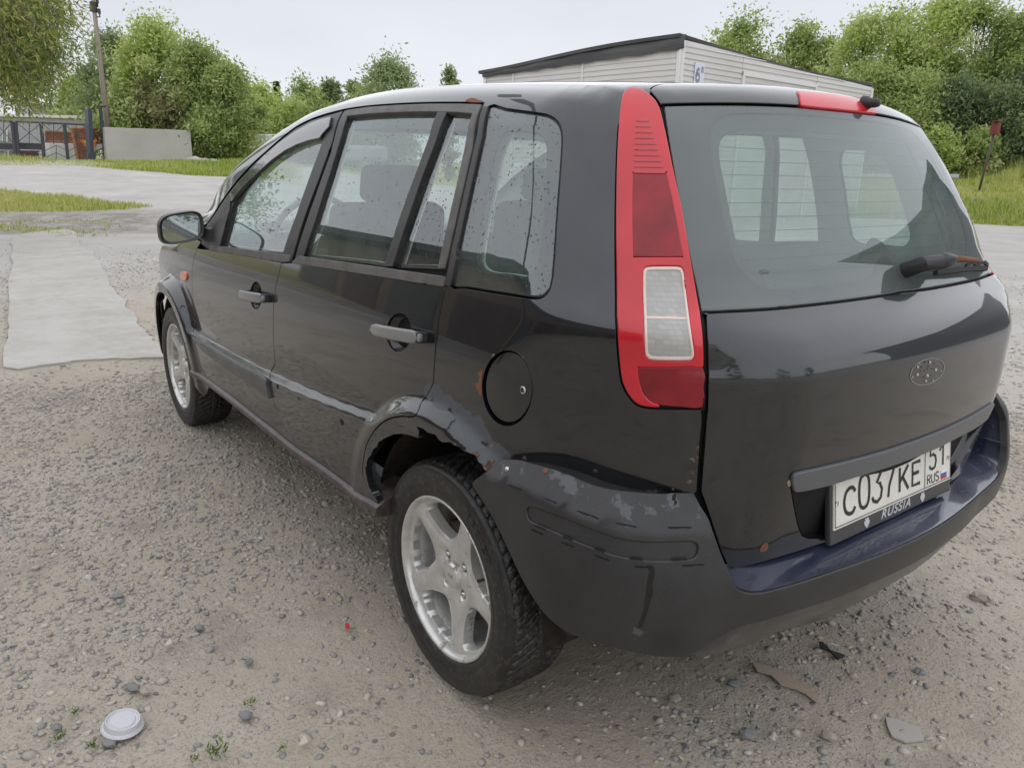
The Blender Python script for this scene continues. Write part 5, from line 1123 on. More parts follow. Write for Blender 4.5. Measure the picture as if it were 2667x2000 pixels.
def b_ground(m, t, b):
    k = NB(t); o = k.obj(); g = k.attr('verge'); far = k.attr('far')
    n1 = k.noise(.55, 5, .6, o); n2 = k.noise(2.6, 6, .6, o); n3 = k.noise(28, 5, .65, o); n4 = k.noise(110, 3, .6, o)
    dirt = k.ramp(n1, [(.30, (.38, .325, .25)), (.5, (.45, .395, .32)), (.68, (.50, .455, .39))])
    dirt = k.mix(k.math('MULTIPLY', k.step(n2, .5, .68), .55), dirt, (.21, .185, .15))
    dirt = k.mix(k.math('MULTIPLY', n3, .35), dirt, (.40, .37, .32))
    v1 = k.n('ShaderNodeTexVoronoi', {'Vector': o, 'Scale': 46.}); v2 = k.n('ShaderNodeTexVoronoi', {'Vector': o, 'Scale': 120.})
    st = k.step(v1.outputs[0], .42, .30); pick = k.n('ShaderNodeSeparateColor', {0: v1.outputs[1]}).outputs[0]; stm = k.math('MULTIPLY', k.math('MULTIPLY', st, k.step(pick, .60, .7)), k.step(k.noise(1.7, 4, .6, o), .46, .60))
    sc = k.ramp(k.n('ShaderNodeSeparateColor', {0: v1.outputs[1]}).outputs[1], [(0, (.15, .155, .16)), (.4, (.26, .25, .23)), (.75, (.36, .34, .31)), (1, (.45, .43, .40))])
    st2 = k.step(v2.outputs[0], .42, .3); pick2 = k.n('ShaderNodeSeparateColor', {0: v2.outputs[1]}).outputs[0]
    c = k.mix(k.math('MULTIPLY', k.math('MULTIPLY', st2, k.step(k.noise(2.3, 4, .6, o), .38, .62)), .65), dirt, k.ramp(pick2, [(0, (.20, .19, .18)), (.5, (.33, .30, .26)), (1, (.45, .42, .38))]))
    c = k.mix(stm, c, sc)
    farc = k.ramp(k.noise(.9, 6, .65, o), [(.3, (.42, .40, .375)), (.6, (.51, .49, .465)), (.75, (.56, .545, .52))])
    farc = k.mix(k.math('MULTIPLY', k.step(k.noise(7, 4, .7, o), .60, .7), .25), farc, (.22, .20, .18))
    c = k.mix(k.math('MULTIPLY', k.step(k.noise(.75, 6, .7, o), .57, .72), .45), c, (.27, .225, .175))
    c = k.mix(far, c, farc)
    gr = k.ramp(k.noise(1.4, 5, .7, o), [(.3, (.22, .22, .07)), (.55, (.33, .31, .12)), (.75, (.44, .39, .20))])
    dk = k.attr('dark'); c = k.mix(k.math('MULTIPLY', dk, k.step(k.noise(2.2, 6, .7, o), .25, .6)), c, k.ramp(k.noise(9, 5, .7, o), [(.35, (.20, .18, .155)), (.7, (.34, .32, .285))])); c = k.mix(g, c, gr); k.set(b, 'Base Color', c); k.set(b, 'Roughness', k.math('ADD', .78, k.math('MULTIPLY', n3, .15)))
    h = k.math('ADD', k.math('MULTIPLY', stm, .55), k.math('ADD', k.math('MULTIPLY', st2, .22), k.math('MULTIPLY', n4, .30))); k.set(b, 'Normal', k.bump(k.math('ADD', h, k.math('MULTIPLY', n3, 1.1)), .75, .012))
GVX = GX.ravel(); GVY = GY.ravel(); dcar = np.hypot(GVX-CAM[0], GVY-CAM[1]); azc = np.degrees(np.arctan2(GVY-CAM[1], GVX-CAM[0]))
farm = np.clip(sst((dcar-(6.8+.8*fbmw(GVX*.7, GVY*.7, 9)))/4.5), 0, 1); farm = np.maximum(farm, sst((-azc-50)/14)*sst((azc+150)/20)*sst((dcar-4.0-fbmw(GVX, GVY, 8)*.4)/4)*.9)
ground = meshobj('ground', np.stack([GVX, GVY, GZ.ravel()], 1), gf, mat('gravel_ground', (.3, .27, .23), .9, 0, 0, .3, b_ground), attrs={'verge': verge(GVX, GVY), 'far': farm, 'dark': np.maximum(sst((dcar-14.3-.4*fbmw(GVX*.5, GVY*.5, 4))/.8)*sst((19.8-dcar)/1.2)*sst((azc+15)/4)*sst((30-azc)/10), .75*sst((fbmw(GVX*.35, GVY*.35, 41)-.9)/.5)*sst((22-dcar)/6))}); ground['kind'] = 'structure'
# ---- poured concrete slab on the left
cs = T('S19', [(40, 1235), (330, 1222), (620, 1185), (900, 1168), (1290, 1150), (1420, 1090), (1270, 1040), (1200, 1000), (1150, 930), (1090, 850), (1030, 760), (1000, 690), (960, 650), (890, 570), (830, 440), (760, 350), (740, 300), (650, 255), (620, 180), (560, 125), (300, 140), (110, 180), (100, 260), (92, 400), (78, 620), (80, 860), (68, 1000)])
P = np.array([floorpx(*p) for p in cs]); P2 = spc(P[:, :2], 3)
P2 += np.random.RandomState(3).normal(0, .012, P2.shape); P2 = redo(P2 if area(P2) > 0 else P2[::-1], .12)
gx, gy = np.meshgrid(np.arange(P2[:, 0].min(), P2[:, 0].max(), .25), np.arange(P2[:, 1].min(), P2[:, 1].max(), .25)); g_ = np.stack([gx.ravel(), gy.ravel()], 1); g_ = g_[inside(g_, P2)]
vv, tr, _, _ = poly2(P2, (), g_); tri = np.array(tr); zz = gz(vv[:, 0], vv[:, 1])+.014
top = np.c_[vv, zz]; nb_ = len(P2); side = top[:nb_]-[0, 0, .05]; nt_ = len(top)
def b_slab(m, t, b):
    k = NB(t); o = k.obj(); c = k.ramp(k.noise(.8, 6, .6, o), [(.3, (.43, .415, .385)), (.7, (.51, .495, .465))]); c = k.mix(k.step(k.noise(22, 3, .7, o), .70, .76), c, (.22, .20, .18)); c = k.mix(k.math('MULTIPLY', k.step(k.noise(2.2, 7, .8, o), .40, .66), .75), c, (.37, .345, .305)); k.set(b, 'Base Color', c); k.set(b, 'Normal', k.bump(k.noise(60, 5, .7, o), .3, .006))
slab = meshobj('concrete_paving', np.vstack([top, side]), [tuple(f) if np.cross(top[f[1]]-top[f[0]], top[f[2]]-top[f[0]])[2] > 0 else tuple(f[::-1]) for f in tr]+[((i+1) % nb_, i, nt_+i, nt_+(i+1) % nb_) for i in range(nb_)], mat('pale_concrete', (.5, .5, .5), .8, 0, 0, .3, b_slab), smooth=False); slab['kind'] = 'structure'
# ---- gravel stones as geometry
def ico():
    bm = bmesh.new(); bmesh.ops.create_icosphere(bm, subdivisions=1, radius=1); v = np.array([tuple(a.co) for a in bm.verts]); f = np.array([[q.index for q in a.verts] for a in bm.faces]); bm.free(); return v, f
IV, IF = ico()
def stones(name, X, Y, S, seed, m):
    rs = np.random.RandomState(seed); n = len(X); jit = 1+rs.uniform(-.28, .28, (n, len(IV), 1)); sc = np.stack([rs.uniform(.75, 1.35, n), rs.uniform(.6, 1.0, n), rs.uniform(.32, .62, n)], 1)*S[:, None]
    V = IV[None]*jit*sc[:, None, :]; a = rs.uniform(0, 6.28, n); tx = rs.normal(0, .22, n); c, s = np.cos(a), np.sin(a)
    V[:, :, 2] += V[:, :, 0]*tx[:, None]; x = V[:, :, 0]*c[:, None]-V[:, :, 1]*s[:, None]; y = V[:, :, 0]*s[:, None]+V[:, :, 1]*c[:, None]
    V = np.stack([x+X[:, None], y+Y[:, None], V[:, :, 2]+(gz(X, Y)+.0*S+S*sc[:, 2]/S*.28+.004*fbmw(X*2.2, Y*2.2, 3)-.004)[:, None]], 2).reshape(-1, 3)
    Fc = (IF[None]+(np.arange(n)*len(IV))[:, None, None]).reshape(-1, 3); me = bpy.data.meshes.new(name); me.vertices.add(len(V)); me.vertices.foreach_set('co', V.ravel()); me.loops.add(Fc.size); me.loops.foreach_set('vertex_index', Fc.ravel().astype(np.int32))
    me.polygons.add(len(Fc)); me.polygons.foreach_set('loop_start', np.arange(0, Fc.size, 3, dtype=np.int32)); me.polygons.foreach_set('loop_total', np.full(len(Fc), 3, np.int32)); me.update(calc_edges=True)
    at_ = me.attributes.new('tone', 'FLOAT', 'POINT'); at_.data.foreach_set('value', np.repeat(rs.rand(n), len(IV)).astype(np.float32)); me.materials.append(m)
    o = bpy.data.objects.new(name, me); link(o); o['kind'] = 'stuff'; return o
def b_stone(m, t, b):
    k = NB(t); o = k.obj(); c = k.ramp(k.attr('tone'), [(0, (.19, .20, .21)), (.14, (.28, .29, .29)), (.35, (.37, .35, .32)), (.7, (.46, .415, .355)), (.88, (.50, .47, .43)), (.96, (.58, .56, .51)), (1, (.40, .30, .23))])
    c = k.mix(k.math('MULTIPLY', k.noise(90, 4, .7, o), .45), c, (.33, .29, .24)); k.set(b, 'Base Color', c)
STONE = mat('gravel_stone', (.3, .3, .3), .75, 0, 0, .35, b_stone)
def scatter(n, rmin, rmax, smin, smax, seed, clump=1.0, pw=3.0):
    rs = np.random.RandomState(seed); r = np.sqrt(rs.uniform(rmin**2, rmax**2, n)); a = np.radians(rs.uniform(-74, 1.5, n)); X = CAM[0]+r*np.cos(a); Y = CAM[1]+r*np.sin(a)
    dn = fbmw(X*1.6, Y*1.6, 12)+.6*fbmw(X*5, Y*5, 13); keep = rs.rand(n) < np.clip(.55+.28*sst((-np.degrees(a)-38)/14)+.22*dn*clump, .16, 1); jq = rs.normal(0, .10, (n, 2)); keep &= ~inside(np.stack([X, Y], 1)+jq, P2); X, Y = X[keep], Y[keep]
    S_ = smin+(smax-smin)*rs.rand(len(X))**pw; return X, Y, S_
X, Y, S_ = scatter(100000, 1.15, 5.2, .0020, .0120, 1, 2.0, 3.4); stones('gravel', X, Y, S_, 1, STONE)
X, Y, S_ = scatter(56000, 4.6, 13, .0045, .0165, 2, 1.8, 2.8); stones('gravel', X, Y, S_, 2, STONE)
X, Y, S_ = scatter(1900, 1.2, 6, .009, .020, 3, 2.2, 2.4); stones('gravel', X, Y, S_, 3, STONE)
rs = np.random.RandomState(5); q = rs.uniform(P2.min(0), P2.max(0), (900, 2)); q = np.vstack([q, rs.uniform(P2.min(0), P2.max(0), (4000, 2))]); q = q[inside(q, P2)]; stones('loose_stones', q[:, 0], q[:, 1], .005+.016*rs.rand(len(q))**3, 6, STONE)
# ---- grass
def blades(name, n, region, hmin, hmax, seed, wd=.012, dry=.5):
    rs = np.random.RandomState(seed); X, Y = region(rs, n); v = verge(X, Y) if dry < 1 else np.ones(len(X)); k = rs.rand(len(X)) < v; X, Y = X[k], Y[k]; n = len(X)
    tall = np.clip(.55+.35*fbmw(X*.8, Y*.8, 21), .15, 1.2); h = (hmin+(hmax-hmin)*rs.rand(n)**1.5)*tall; a = rs.uniform(0, 6.28, n); le = rs.uniform(.1, .5, n)*h; b = a+1.57; Z = gz(X, Y)
    dx, dy = np.cos(a), np.sin(a); lx, ly = np.cos(b)*le, np.sin(b)*le; w_ = wd*(.6+.8*rs.rand(n))
    V = np.stack([np.stack([X-dx*w_, Y-dy*w_, Z-.01], 1), np.stack([X+dx*w_, Y+dy*w_, Z-.01], 1), np.stack([X+lx*.4+dx*w_*.6, Y+ly*.4+dy*w_*.6, Z+h*.6], 1), np.stack([X+lx*.4-dx*w_*.6, Y+ly*.4-dy*w_*.6, Z+h*.6], 1), np.stack([X+lx, Y+ly, Z+h], 1)], 1).reshape(-1, 3)
    o = np.arange(n)*5; Fc = np.stack([np.stack([o, o+1, o+2], 1), np.stack([o, o+2, o+3], 1), np.stack([o+3, o+2, o+4], 1)], 1).reshape(-1, 3); return rawmesh(name, V, Fc, GRASS, np.repeat(np.clip(rs.rand(n)*.7+.3*fbmw(X*.35, Y*.35, 31)*.5+.15, 0, 1), 5), 'stuff')
def rawmesh(name, V, Fc, m, tone, kind=None, parent=None):
    me = bpy.data.meshes.new(name); 
    if parent is not None: V = V-np.array(root_loc(parent))
    Fc = np.asarray(Fc); me.vertices.add(len(V)); me.vertices.foreach_set('co', V.ravel()); me.loops.add(Fc.size); me.loops.foreach_set('vertex_index', Fc.ravel().astype(np.int32)); k = Fc.shape[1]
    me.polygons.add(len(Fc)); me.polygons.foreach_set('loop_start', np.arange(0, Fc.size, k, dtype=np.int32)); me.polygons.foreach_set('loop_total', np.full(len(Fc), k, np.int32)); me.update(calc_edges=True)
    a_ = me.attributes.new('tone', 'FLOAT', 'POINT'); a_.data.foreach_set('value', np.asarray(tone, np.float32)); me.materials.append(m); o = bpy.data.objects.new(name, me); link(o, parent)
    if kind: o['kind'] = kind
    return o
def b_leaf(cols, tl=.35):
    def f(m, t, b):
        k = NB(t); c = k.ramp(k.attr('tone'), cols); k.set(b, 'Base Color', c); tr_ = k.n('ShaderNodeBsdfTranslucent', {0: c}).outputs[0]; out = [n for n in t.nodes if n.type == 'OUTPUT_MATERIAL'][0]
        mx = k.n('ShaderNodeMixShader', {0: tl, 1: b.outputs[0], 2: tr_}).outputs[0]; t.links.new(mx, out.inputs[0])
    return f
GRASS = mat('grass_blades', (.2, .25, .06), .6, 0, 0, .2, b_leaf([(0, (.17, .27, .04)), (.3, (.33, .42, .08)), (.55, (.52, .52, .17)), (.8, (.66, .60, .30)), (1, (.55, .44, .24))]))
def pol(r0, r1, a0, a1):
    def f(rs, n): r = np.sqrt(rs.uniform(r0**2, r1**2, n)); a = np.radians(rs.uniform(a0, a1, n)); return CAM[0]+r*np.cos(a), CAM[1]+r*np.sin(a)
    return f
blades('grass', 60000, pol(18, 30, -13, 1), .06, .26, 1, .009)
blades('grass', 1500, lambda rs, n: (lambda X, Y: (lambda k: (X[k], Y[k]))((fbmw(X*1.2, Y*1.2, 17) > .9) & (rs.rand(len(X)) < sst((np.degrees(np.arctan2(Y-CAM[1], X-CAM[0]))+12)/9))))(*pol(14.5, 17.5, -12, 1)(rs, n*4)), .03, .09, 19, .01, 1)
blades('grass', 60000, pol(31, 43, -22, 1), .05, .30, 2, .014)
blades('grass', 90000, pol(25, 50, -75, -58), .08, .38, 3, .014)
blades('grass', 16000, pol(42.5, 50, -75, -58), .6, 1.25, 4, .013)
blades('grass', 3500, pol(35, 40.5, -68.8, -66.6), .5, 1.15, 14, .013)
blades('grass', 16000, pol(26, 45, -58, -42), .1, .5, 8, .016)
# dandelion-like pale flower heads in the right verge
rs = np.random.RandomState(9); X, Y = pol(25.8, 32, -75, -58)(rs, 1500); Z = gz(X, Y)+rs.uniform(.04, .22, 1500); s_ = .018; V = np.stack([np.stack([X-s_, Y, Z], 1), np.stack([X+s_, Y, Z], 1), np.stack([X, Y+s_, Z+s_], 1), np.stack([X, Y-s_, Z+s_], 1)], 1).reshape(-1, 3); o_ = np.arange(1500)*4
rawmesh('white_flowers', V, np.vstack([np.stack([o_, o_+1, o_+2], 1), np.stack([o_, o_+3, o_+1], 1)]), mat('flower_white', (.7, .7, .62), .7), np.zeros(len(V)), 'stuff')
# ---- trees
LEAF = {'green': [(0, (0.160, 0.222, 0.075)), (.5, (0.381, 0.497, 0.164)), (1, (0.608, 0.620, 0.307))], 'bright': [(0, (0.223, 0.313, 0.083)), (.5, (0.508, 0.620, 0.183)), (1, (0.608, 0.620, 0.351))],
        'dark': [(0, (0.087, 0.143, 0.075)), (.5, (0.206, 0.274, 0.131)), (1, (0.414, 0.470, 0.224))], 'grey': [(0, (0.200, 0.273, 0.120)), (.5, (0.329, 0.410, 0.203)), (1, (0.447, 0.534, 0.287))], 'brown': [(0, (0.176, 0.199, 0.084)), (.5, (0.329, 0.310, 0.155)), (1, (0.423, 0.447, 0.215))],
        'conifer': [(0, (0.047, 0.080, 0.057)), (.5, (0.094, 0.143, 0.099)), (1, (0.160, 0.208, 0.123))]}
BARK = mat('bark', (.14, .11, .085), .9, build=lambda m, t, b: NB(t).set(b, 'Base Color', NB(t).ramp(NB(t).noise(12, 5, .7), [(.3, (.06, .05, .04)), (.7, (.20, .17, .14))])))
def tree(name, base, h, prof, wid, n, ls, kind, label, cat='tree', group=None, seed=0, lean=(0, 0), z0=.12, clus=62, spread=.19, lw=.42, trunk=.02, droop=0, multi=1):
    """prof: radius profile along the height (0..1), wid: widest radius in metres"""
    rs = np.random.RandomState(seed); base = np.array(base, float); t = empty(name, base, label=label, cat=cat, group=group); mb = MB(); pr = Spl(*zip(*prof)) if len(prof) > 2 else None
    tops = []
    for q in range(multi):
        a = rs.uniform(0, 6.28); ox = rs.uniform(.1, .5)*wid*(multi > 1); e = np.array([math.cos(a)*ox+lean[0]*h, math.sin(a)*ox+lean[1]*h, h*rs.uniform(.82, .95)]); b0 = base+np.array([math.cos(a), math.sin(a), 0])*(.12 if multi > 1 else 0)*wid
        ts = np.linspace(0, 1, 9); C_ = np.stack([b0*(1-s)+(base+e)*s+np.array([rs.normal(0, .012*h), rs.normal(0, .012*h), 0])*(s > 0) for s in ts]); mb.tube(C_, trunk*h*(1-.85*ts)/math.sqrt(multi), 7); tops.append(C_)
    cl = []; 
    for q in range(clus):
        s = z0+(1-z0)*rs.rand()**.9; r = max(.02, float(pr(s)) if pr else 1)*wid; a = rs.uniform(0, 6.28); rr = r*math.sqrt(rs.uniform(.15, 1)); c = base+np.array([lean[0]*h*s+rr*math.cos(a), lean[1]*h*s+rr*math.sin(a), s*h*.97]); cl.append((c, s, r))
        if q % 2 == 0:
            C_ = tops[rs.randint(len(tops))]; s0 = max(.05, s-.18); i = s0*8; p0 = C_[int(i)]*(1-(i % 1))+C_[min(8, int(i)+1)]*(i % 1); mb.tube([p0, p0*.5+c*.5+[0, 0, rs.uniform(0, .04)*h], c], [trunk*h*.30*(1-s*.6), trunk*h*.18, trunk*h*.05], 5)
    mb.build('trunk', BARK, t, fixn=False)
    m = mat('leaves_'+kind, (.1, .15, .04), .55, 0, 0, .25, b_leaf(LEAF[kind], .5)); per = n//clus; Vs = []; Ts = []
    for c, s, r in cl:
        sg = spread*wid*rs.uniform(.6, 1.35); p = c+rs.normal(0, 1, (per, 3))*[sg, sg, sg*.85]; p[:, 2] = np.maximum(p[:, 2], base[2]+z0*h*.5)
        d = rs.normal(0, 1, (per, 3)); d[:, 2] -= droop; d /= np.linalg.norm(d, axis=1)[:, None]; u = np.cross(d, rs.normal(0, 1, (per, 3))); u /= np.linalg.norm(u, axis=1)[:, None]; L_ = ls*rs.uniform(.6, 1.4, per)[:, None]; w_ = L_*lw
        Vs.append(np.stack([p, p+d*L_*.5+u*w_*.5, p+d*L_, p+d*L_*.5-u*w_*.5], 1).reshape(-1, 3)); base_t = rs.uniform(.15, .85); Ts.append(np.repeat(np.clip(base_t+rs.normal(0, .16, per), 0, 1), 4))
    V = np.vstack(Vs); k = np.arange(len(V)//4)*4; rawmesh('crown', V, np.stack([k, k+1, k+2, k+3], 1), m, np.concatenate(Ts), None, t); return t
round_ = [(0, .35), (.25, .8), (.5, 1), (.75, .8), (1, .15)]; tall_ = [(0, .6), (.2, .92), (.45, 1), (.7, .82), (.88, .48), (1, .08)]; birch_ = [(0, .4), (.3, .9), (.6, 1), (.85, .6), (1, .1)]
def th(px, ytop, fwd): p = gp(px, fwd); return at(px, ytop, fwd)[2]-p[2]
def TR(name, px, ytop, fwd, halfpx, kind, label, seed, prof=round_, n=7000, ls=None, dz=0, **k):
    b = gp(px, fwd); b[2] += dz-.05; n = int(n*1.9); h = th(px, ytop, fwd)-dz; return tree(name, b, h, prof, halfpx/FPX*fwd*1.05, n, ls or .0048*fwd, kind, label, seed=seed, **k)
# group of willows behind the concrete slab
WG = 'willow bushes behind the grey slab'
TR('willow_tree', 318, 92, 47, 78, 'grey', 'dusty grey-green willow directly beside the leaning utility pole', 11, tall_, 9000, multi=2, z0=.05, group=WG)
TR('willow_tree', 432, 70, 44, 100, 'bright', 'tallest bright green willow of the clump above the grey slab', 12, tall_, 13000, multi=3, z0=.05, group=WG)
TR('willow_tree', 535, 122, 43, 92, 'green', 'green willow with a straggly pointed top at the right of the clump behind the slab', 13, tall_, 11000, multi=3, z0=.04, group=WG)
TR('willow_tree', 608, 180, 42, 74, 'green', 'lowest green willow sloping down beside the white parked vehicle', 14, round_, 9000, multi=3, z0=.03, group=WG)
TR('willow_tree', 470, 235, 41.5, 52, 'brown', 'half-dead brown willow bush just right of the slab', 15, round_, 5200, multi=2, z0=.15, trunk=.028, group=WG)
TR('willow_tree', 400, 205, 42, 34, 'brown', 'small brown-leaved willow patch over the middle of the slab', 16, round_, 2600, z0=.2, group=WG)
TR('willow_tree', 222, 205, 52, 52, 'bright', 'small light green tree between the gate post and the utility pole', 17, round_, 5000, group=WG)
TR('willow_tree', 345, 250, 43, 84, 'green', 'dark green undergrowth willow right behind the top edge of the slab', 18, round_, 7000, z0=.02, group=WG)
TR('willow_tree', 560, 300, 41, 70, 'green', 'dark low willow bush beside the heap of stones', 19, round_, 6000, z0=.02, group=WG)
# far row over the car
FG = 'distant trees above the car'
for i, (px, yt, fw, hp, kd, lb, pr, nn) in enumerate([(690, 236, 70, 60, 'bright', 'light green distant bush left of the dark spruce', round_, 4500), (655, 262, 66, 50, 'green', 'low distant bush next to the willow clump', round_, 3500), (805, 208, 72, 46, 'green', 'rounded distant tree right of the dark spruce', round_, 4500), (760, 270, 66, 60, 'bright', 'low light green bush in front of the rounded distant tree', round_, 4500), (870, 212, 74, 34, 'dark', 'narrow pointed distant young birch', tall_, 2600), (925, 212, 78, 26, 'grey', 'small thin distant tree right of the narrow birch', tall_, 2000), (1025, 158, 62, 64, 'grey', 'wide airy birch standing highest in the middle distance over the roof', birch_, 5200), (1170, 172, 62, 27, 'grey', 'small rounded tree alone against the sky left of the shed', birch_, 2200), (850, 262, 64, 60, 'green', 'low green bush behind the windscreen pillar', round_, 4500), (980, 225, 66, 70, 'green', 'low green bush hidden behind the car roof', round_, 4000)]):
    TR('distant_tree', px, yt, fw, hp*1.25, kd, lb, 30+i, pr, nn, group=FG, z0=.05)
# spruce
sb = gp(732, 74); t_ = empty('spruce_tree', sb, label='single dark pointed spruce among the light green distant bushes', cat='tree'); hS = th(732, 214, 74); MB().tube([sb, sb+[0, 0, hS]], [.12, .02], 6).build('trunk', BARK, t_)
rs = np.random.RandomState(4); n = 5000; s = rs.rand(n)**.8; a = rs.uniform(0, 6.28, n); r = (1-s)*hS*.20*(.35+.65*np.abs(np.sin(s*42)))*np.sqrt(rs.rand(n)); p = sb+np.stack([r*np.cos(a), r*np.sin(a), s*hS+.1-r*.25], 1); d = np.stack([np.cos(a), np.sin(a), -.3+0*a], 1)*.35; u = np.stack([-np.sin(a), np.cos(a), 0*a], 1)*.07
V = np.stack([p, p+d*.5+u, p+d, p+d*.5-u], 1).reshape(-1, 3); k = np.arange(n)*4; rawmesh('crown', V, np.stack([k, k+1, k+2, k+3], 1), mat('leaves_conifer', (.03, .05, .02), .6, build=b_leaf(LEAF['conifer'], .1)), np.repeat(rs.rand(n), 4), None, t_)
# right-hand belt of trees
RG_ = 'trees of the belt behind the shed and pipe'
for i, (px, yt, fw, hp, kd, lb, pr, nn, dz) in enumerate([(1905, 62, 52, 88, 'green', 'rounded tree showing its top behind the middle of the shed roof', birch_, 9000, 0), (2050, 70, 52, 58, 'green', 'narrow tree with an airy top behind the right slope of the shed roof', tall_, 6000, 0), (2110, 96, 51, 42, 'green', 'short thin tree between the narrow tree and the tall belt', tall_, 3500, 0), (2205, 52, 46, 74, 'bright', 'first tall light green tree of the belt right of the shed', tall_, 10000, 0), (2290, 30, 45, 74, 'bright', 'second tall light green tree with a feathery top right of the shed', tall_, 10000, 0), (2385, 4, 44, 84, 'bright', 'tall light green tree above the rear corner of the car', tall_, 12000, 0), (2490, -8, 44, 86, 'green', 'tallest green tree with visible branches left of the red-topped post', tall_, 12000, 0), (2590, 60, 43, 78, 'green', 'green tree behind the red-topped post', tall_, 11000, 0), (2690, -20, 43, 84, 'dark', 'dark tree cut by the right edge of the view', tall_, 11000, 0),
        (2240, 190, 42, 80, 'green', 'bushy green lower tree at the right end of the shed', round_, 9000, 0), (2350, 205, 41, 84, 'green', 'bushy tree above the rear window corner', round_, 9500, 0), (2455, 225, 40.5, 80, 'dark', 'dense dark bush in front of the tallest tree', round_, 9000, 0), (2560, 240, 40, 76, 'dark', 'dense dark bush left of the post', round_, 9000, 0), (2655, 200, 40, 78, 'dark', 'dense dark bush right of the post', round_, 9000, 0), (2120, 215, 50, 70, 'green', 'low green bush behind the shed wall end', round_, 5000, 0), (2430, 340, 38.5, 44, 'bright', 'small light bush at the foot of the belt above the pipe', round_, 3500, 0), (2535, 345, 38, 38, 'green', 'small rounded bush at the foot of the belt beside the post', round_, 3000, 0)]):
    TR('belt_tree', px, yt-(14 if px > 2150 else 4), fw, hp*1.22, kd, lb, 60+i, pr, nn, group=RG_, z0=.04)
# overhanging willow at the left edge: long narrow leaves
ov = np.array(at(-330, 470, 12)); ov[2] = 0
def overhang():
    rs = np.random.RandomState(77); t = empty('overhanging_willow', ov, label='long-leaved willow hanging into the top left corner', cat='tree'); mb = MB(); mb.tube([ov, ov+[.1, -.1, 1.6], ov+[.3, -.5, 3.2], ov+[.2, -.9, 4.6], ov+[.1, -1.2, 6.2]], [.22, .17, .13, .09, .04], 9)
    Vs = []; Ts = []
    tg = [(60, 30), (110, 15), (20, 90), (90, 75), (145, 40), (130, 0), (60, 140), (105, 160), (40, 190), (85, 215), (20, 215), (105, 190), (-30, 60), (-40, 160), (-20, 235), (60, 50), (130, 110), (60, 235), (10, 10), (-60, 220), (-90, 120), (40, 130), (95, 130), (50, 180), (15, 170), (80, 0), (115, 50), (95, 100), (105, 140), (75, 190), (60, 90), (10, 50), (30, 150)]
    for i, (x, y) in enumerate(tg*2):
        fw = rs.uniform(10.6, 13.2); e = at(x+rs.normal(0, 14), y+rs.normal(0, 14), fw); o_ = ov+np.array([.2, -.7, rs.uniform(3.2, 5.6)]); mid = o_*.45+e*.55+[0, 0, .5]; C_ = sp([o_, mid, e+[0, 0, .12], e+[0, 0, -.12]], 4); mb.tube(C_, np.linspace(.028, .005, len(C_)), 5); tone = rs.uniform(.2, .8)
        n = 260; s = rs.uniform(.35, 1, n)**.7; idx = s*(len(C_)-1); p = C_[idx.astype(int)]; p = p+rs.normal(0, 1, (n, 3))*[.17, .17, .15]; d = rs.normal(0, .75, (n, 3)); d[:, 2] -= .75; d += (F_*0+R_*.45); d /= np.linalg.norm(d, axis=1)[:, None]; u = np.cross(d, rs.normal(0, 1, (n, 3))); u /= np.linalg.norm(u, axis=1)[:, None]; L_ = rs.uniform(.07, .13, n)[:, None]
        Vs.append(np.stack([p, p+d*L_*.45+u*.011, p+d*L_, p+d*L_*.45-u*.011], 1).reshape(-1, 3)); Ts.append(np.repeat(np.clip(tone+rs.normal(0, .2, n), 0, 1), 4))
    mb.build('trunk', BARK, t, fixn=False); V = np.vstack(Vs); k = np.arange(len(V)//4)*4; rawmesh('crown', V, np.stack([k, k+1, k+2, k+3], 1), mat('leaves_willow', (.1, .15, .04), .5, 0, 0, .3, b_leaf([(0, (.09, .14, .03)), (.4, (.19, .25, .06)), (.75, (.31, .33, .09)), (1, (.44, .40, .14))])), np.concatenate(Ts), None, t)
overhang()
# ---- clad shed with the number 6a
DKR = mat('roof_felt', (.06, .06, .062), .8, build=lambda m, t, b: (NB(t).set(b, 'Base Color', NB(t).ramp(NB(t).noise(3, 5, .6), [(.3, (.045, .045, .047)), (.7, (.10, .098, .098))])), NB(t).set(b, 'Normal', NB(t).bump(NB(t).noise(5, 4, .6), .6, .05))))
SIDM = mat('vinyl_siding', (.58, .56, .53), .5, build=lambda m, t, b: NB(t).set(b, 'Base Color', NB(t).ramp(NB(t).noise(.8, 4, .6), [(.3, (.54, .52, .49)), (.7, (.63, .61, .585))]))); WHT = mat('white_trim', (.72, .71, .69), .5)
c0 = at(1750, 456, 19.2); c1 = at(1260, 448, 24.4); dL = (c1-c0)[:2]; LL = np.linalg.norm(dL); dL /= LL; dR = np.array([dL[1], -dL[0]]); 
if dR@(at(2237, 464, 26)[:2]-c0[:2]) < 0: dR = -dR
# find the length of the right face so that it ends at column 2237
ls_ = np.linspace(5, 16, 400); pj = proj(np.stack([c0[0]+dR[0]*ls_, c0[1]+dR[1]*ls_, 0*ls_+1.3], 1)); LR = ls_[np.argmin(abs(pj[:, 0]-2240))]
zc = at(1750, 100, 19.2)[2]; e2 = np.array([*(c0[:2]+dR*LR)]); fwd2 = (e2-CAM[:2])@FH; zr_ = at(2240, 226, fwd2)[2]; zl_ = at(1262, 190, 24.4)[2]
shed = empty('clad_shed', (c0[0], c0[1], 0)); tag(shed, 'cream shed with horizontal cladding, sagging dark felt roof and a 6a plate at its corner', 'shed')
def wallP(u, z, face, out=0): 
    d = dL if face == 'L' else dR; n = -dR if face == 'L' else -dL; b = c0[:2]+d*u+n*out; return np.array([b[0], b[1], z])
core = [c0[:2], c0[:2]+dR*LR, c0[:2]+dR*LR+dL*LL, c0[:2]+dL*LL]; zt = [zc, zr_, zl_-.15, zl_]
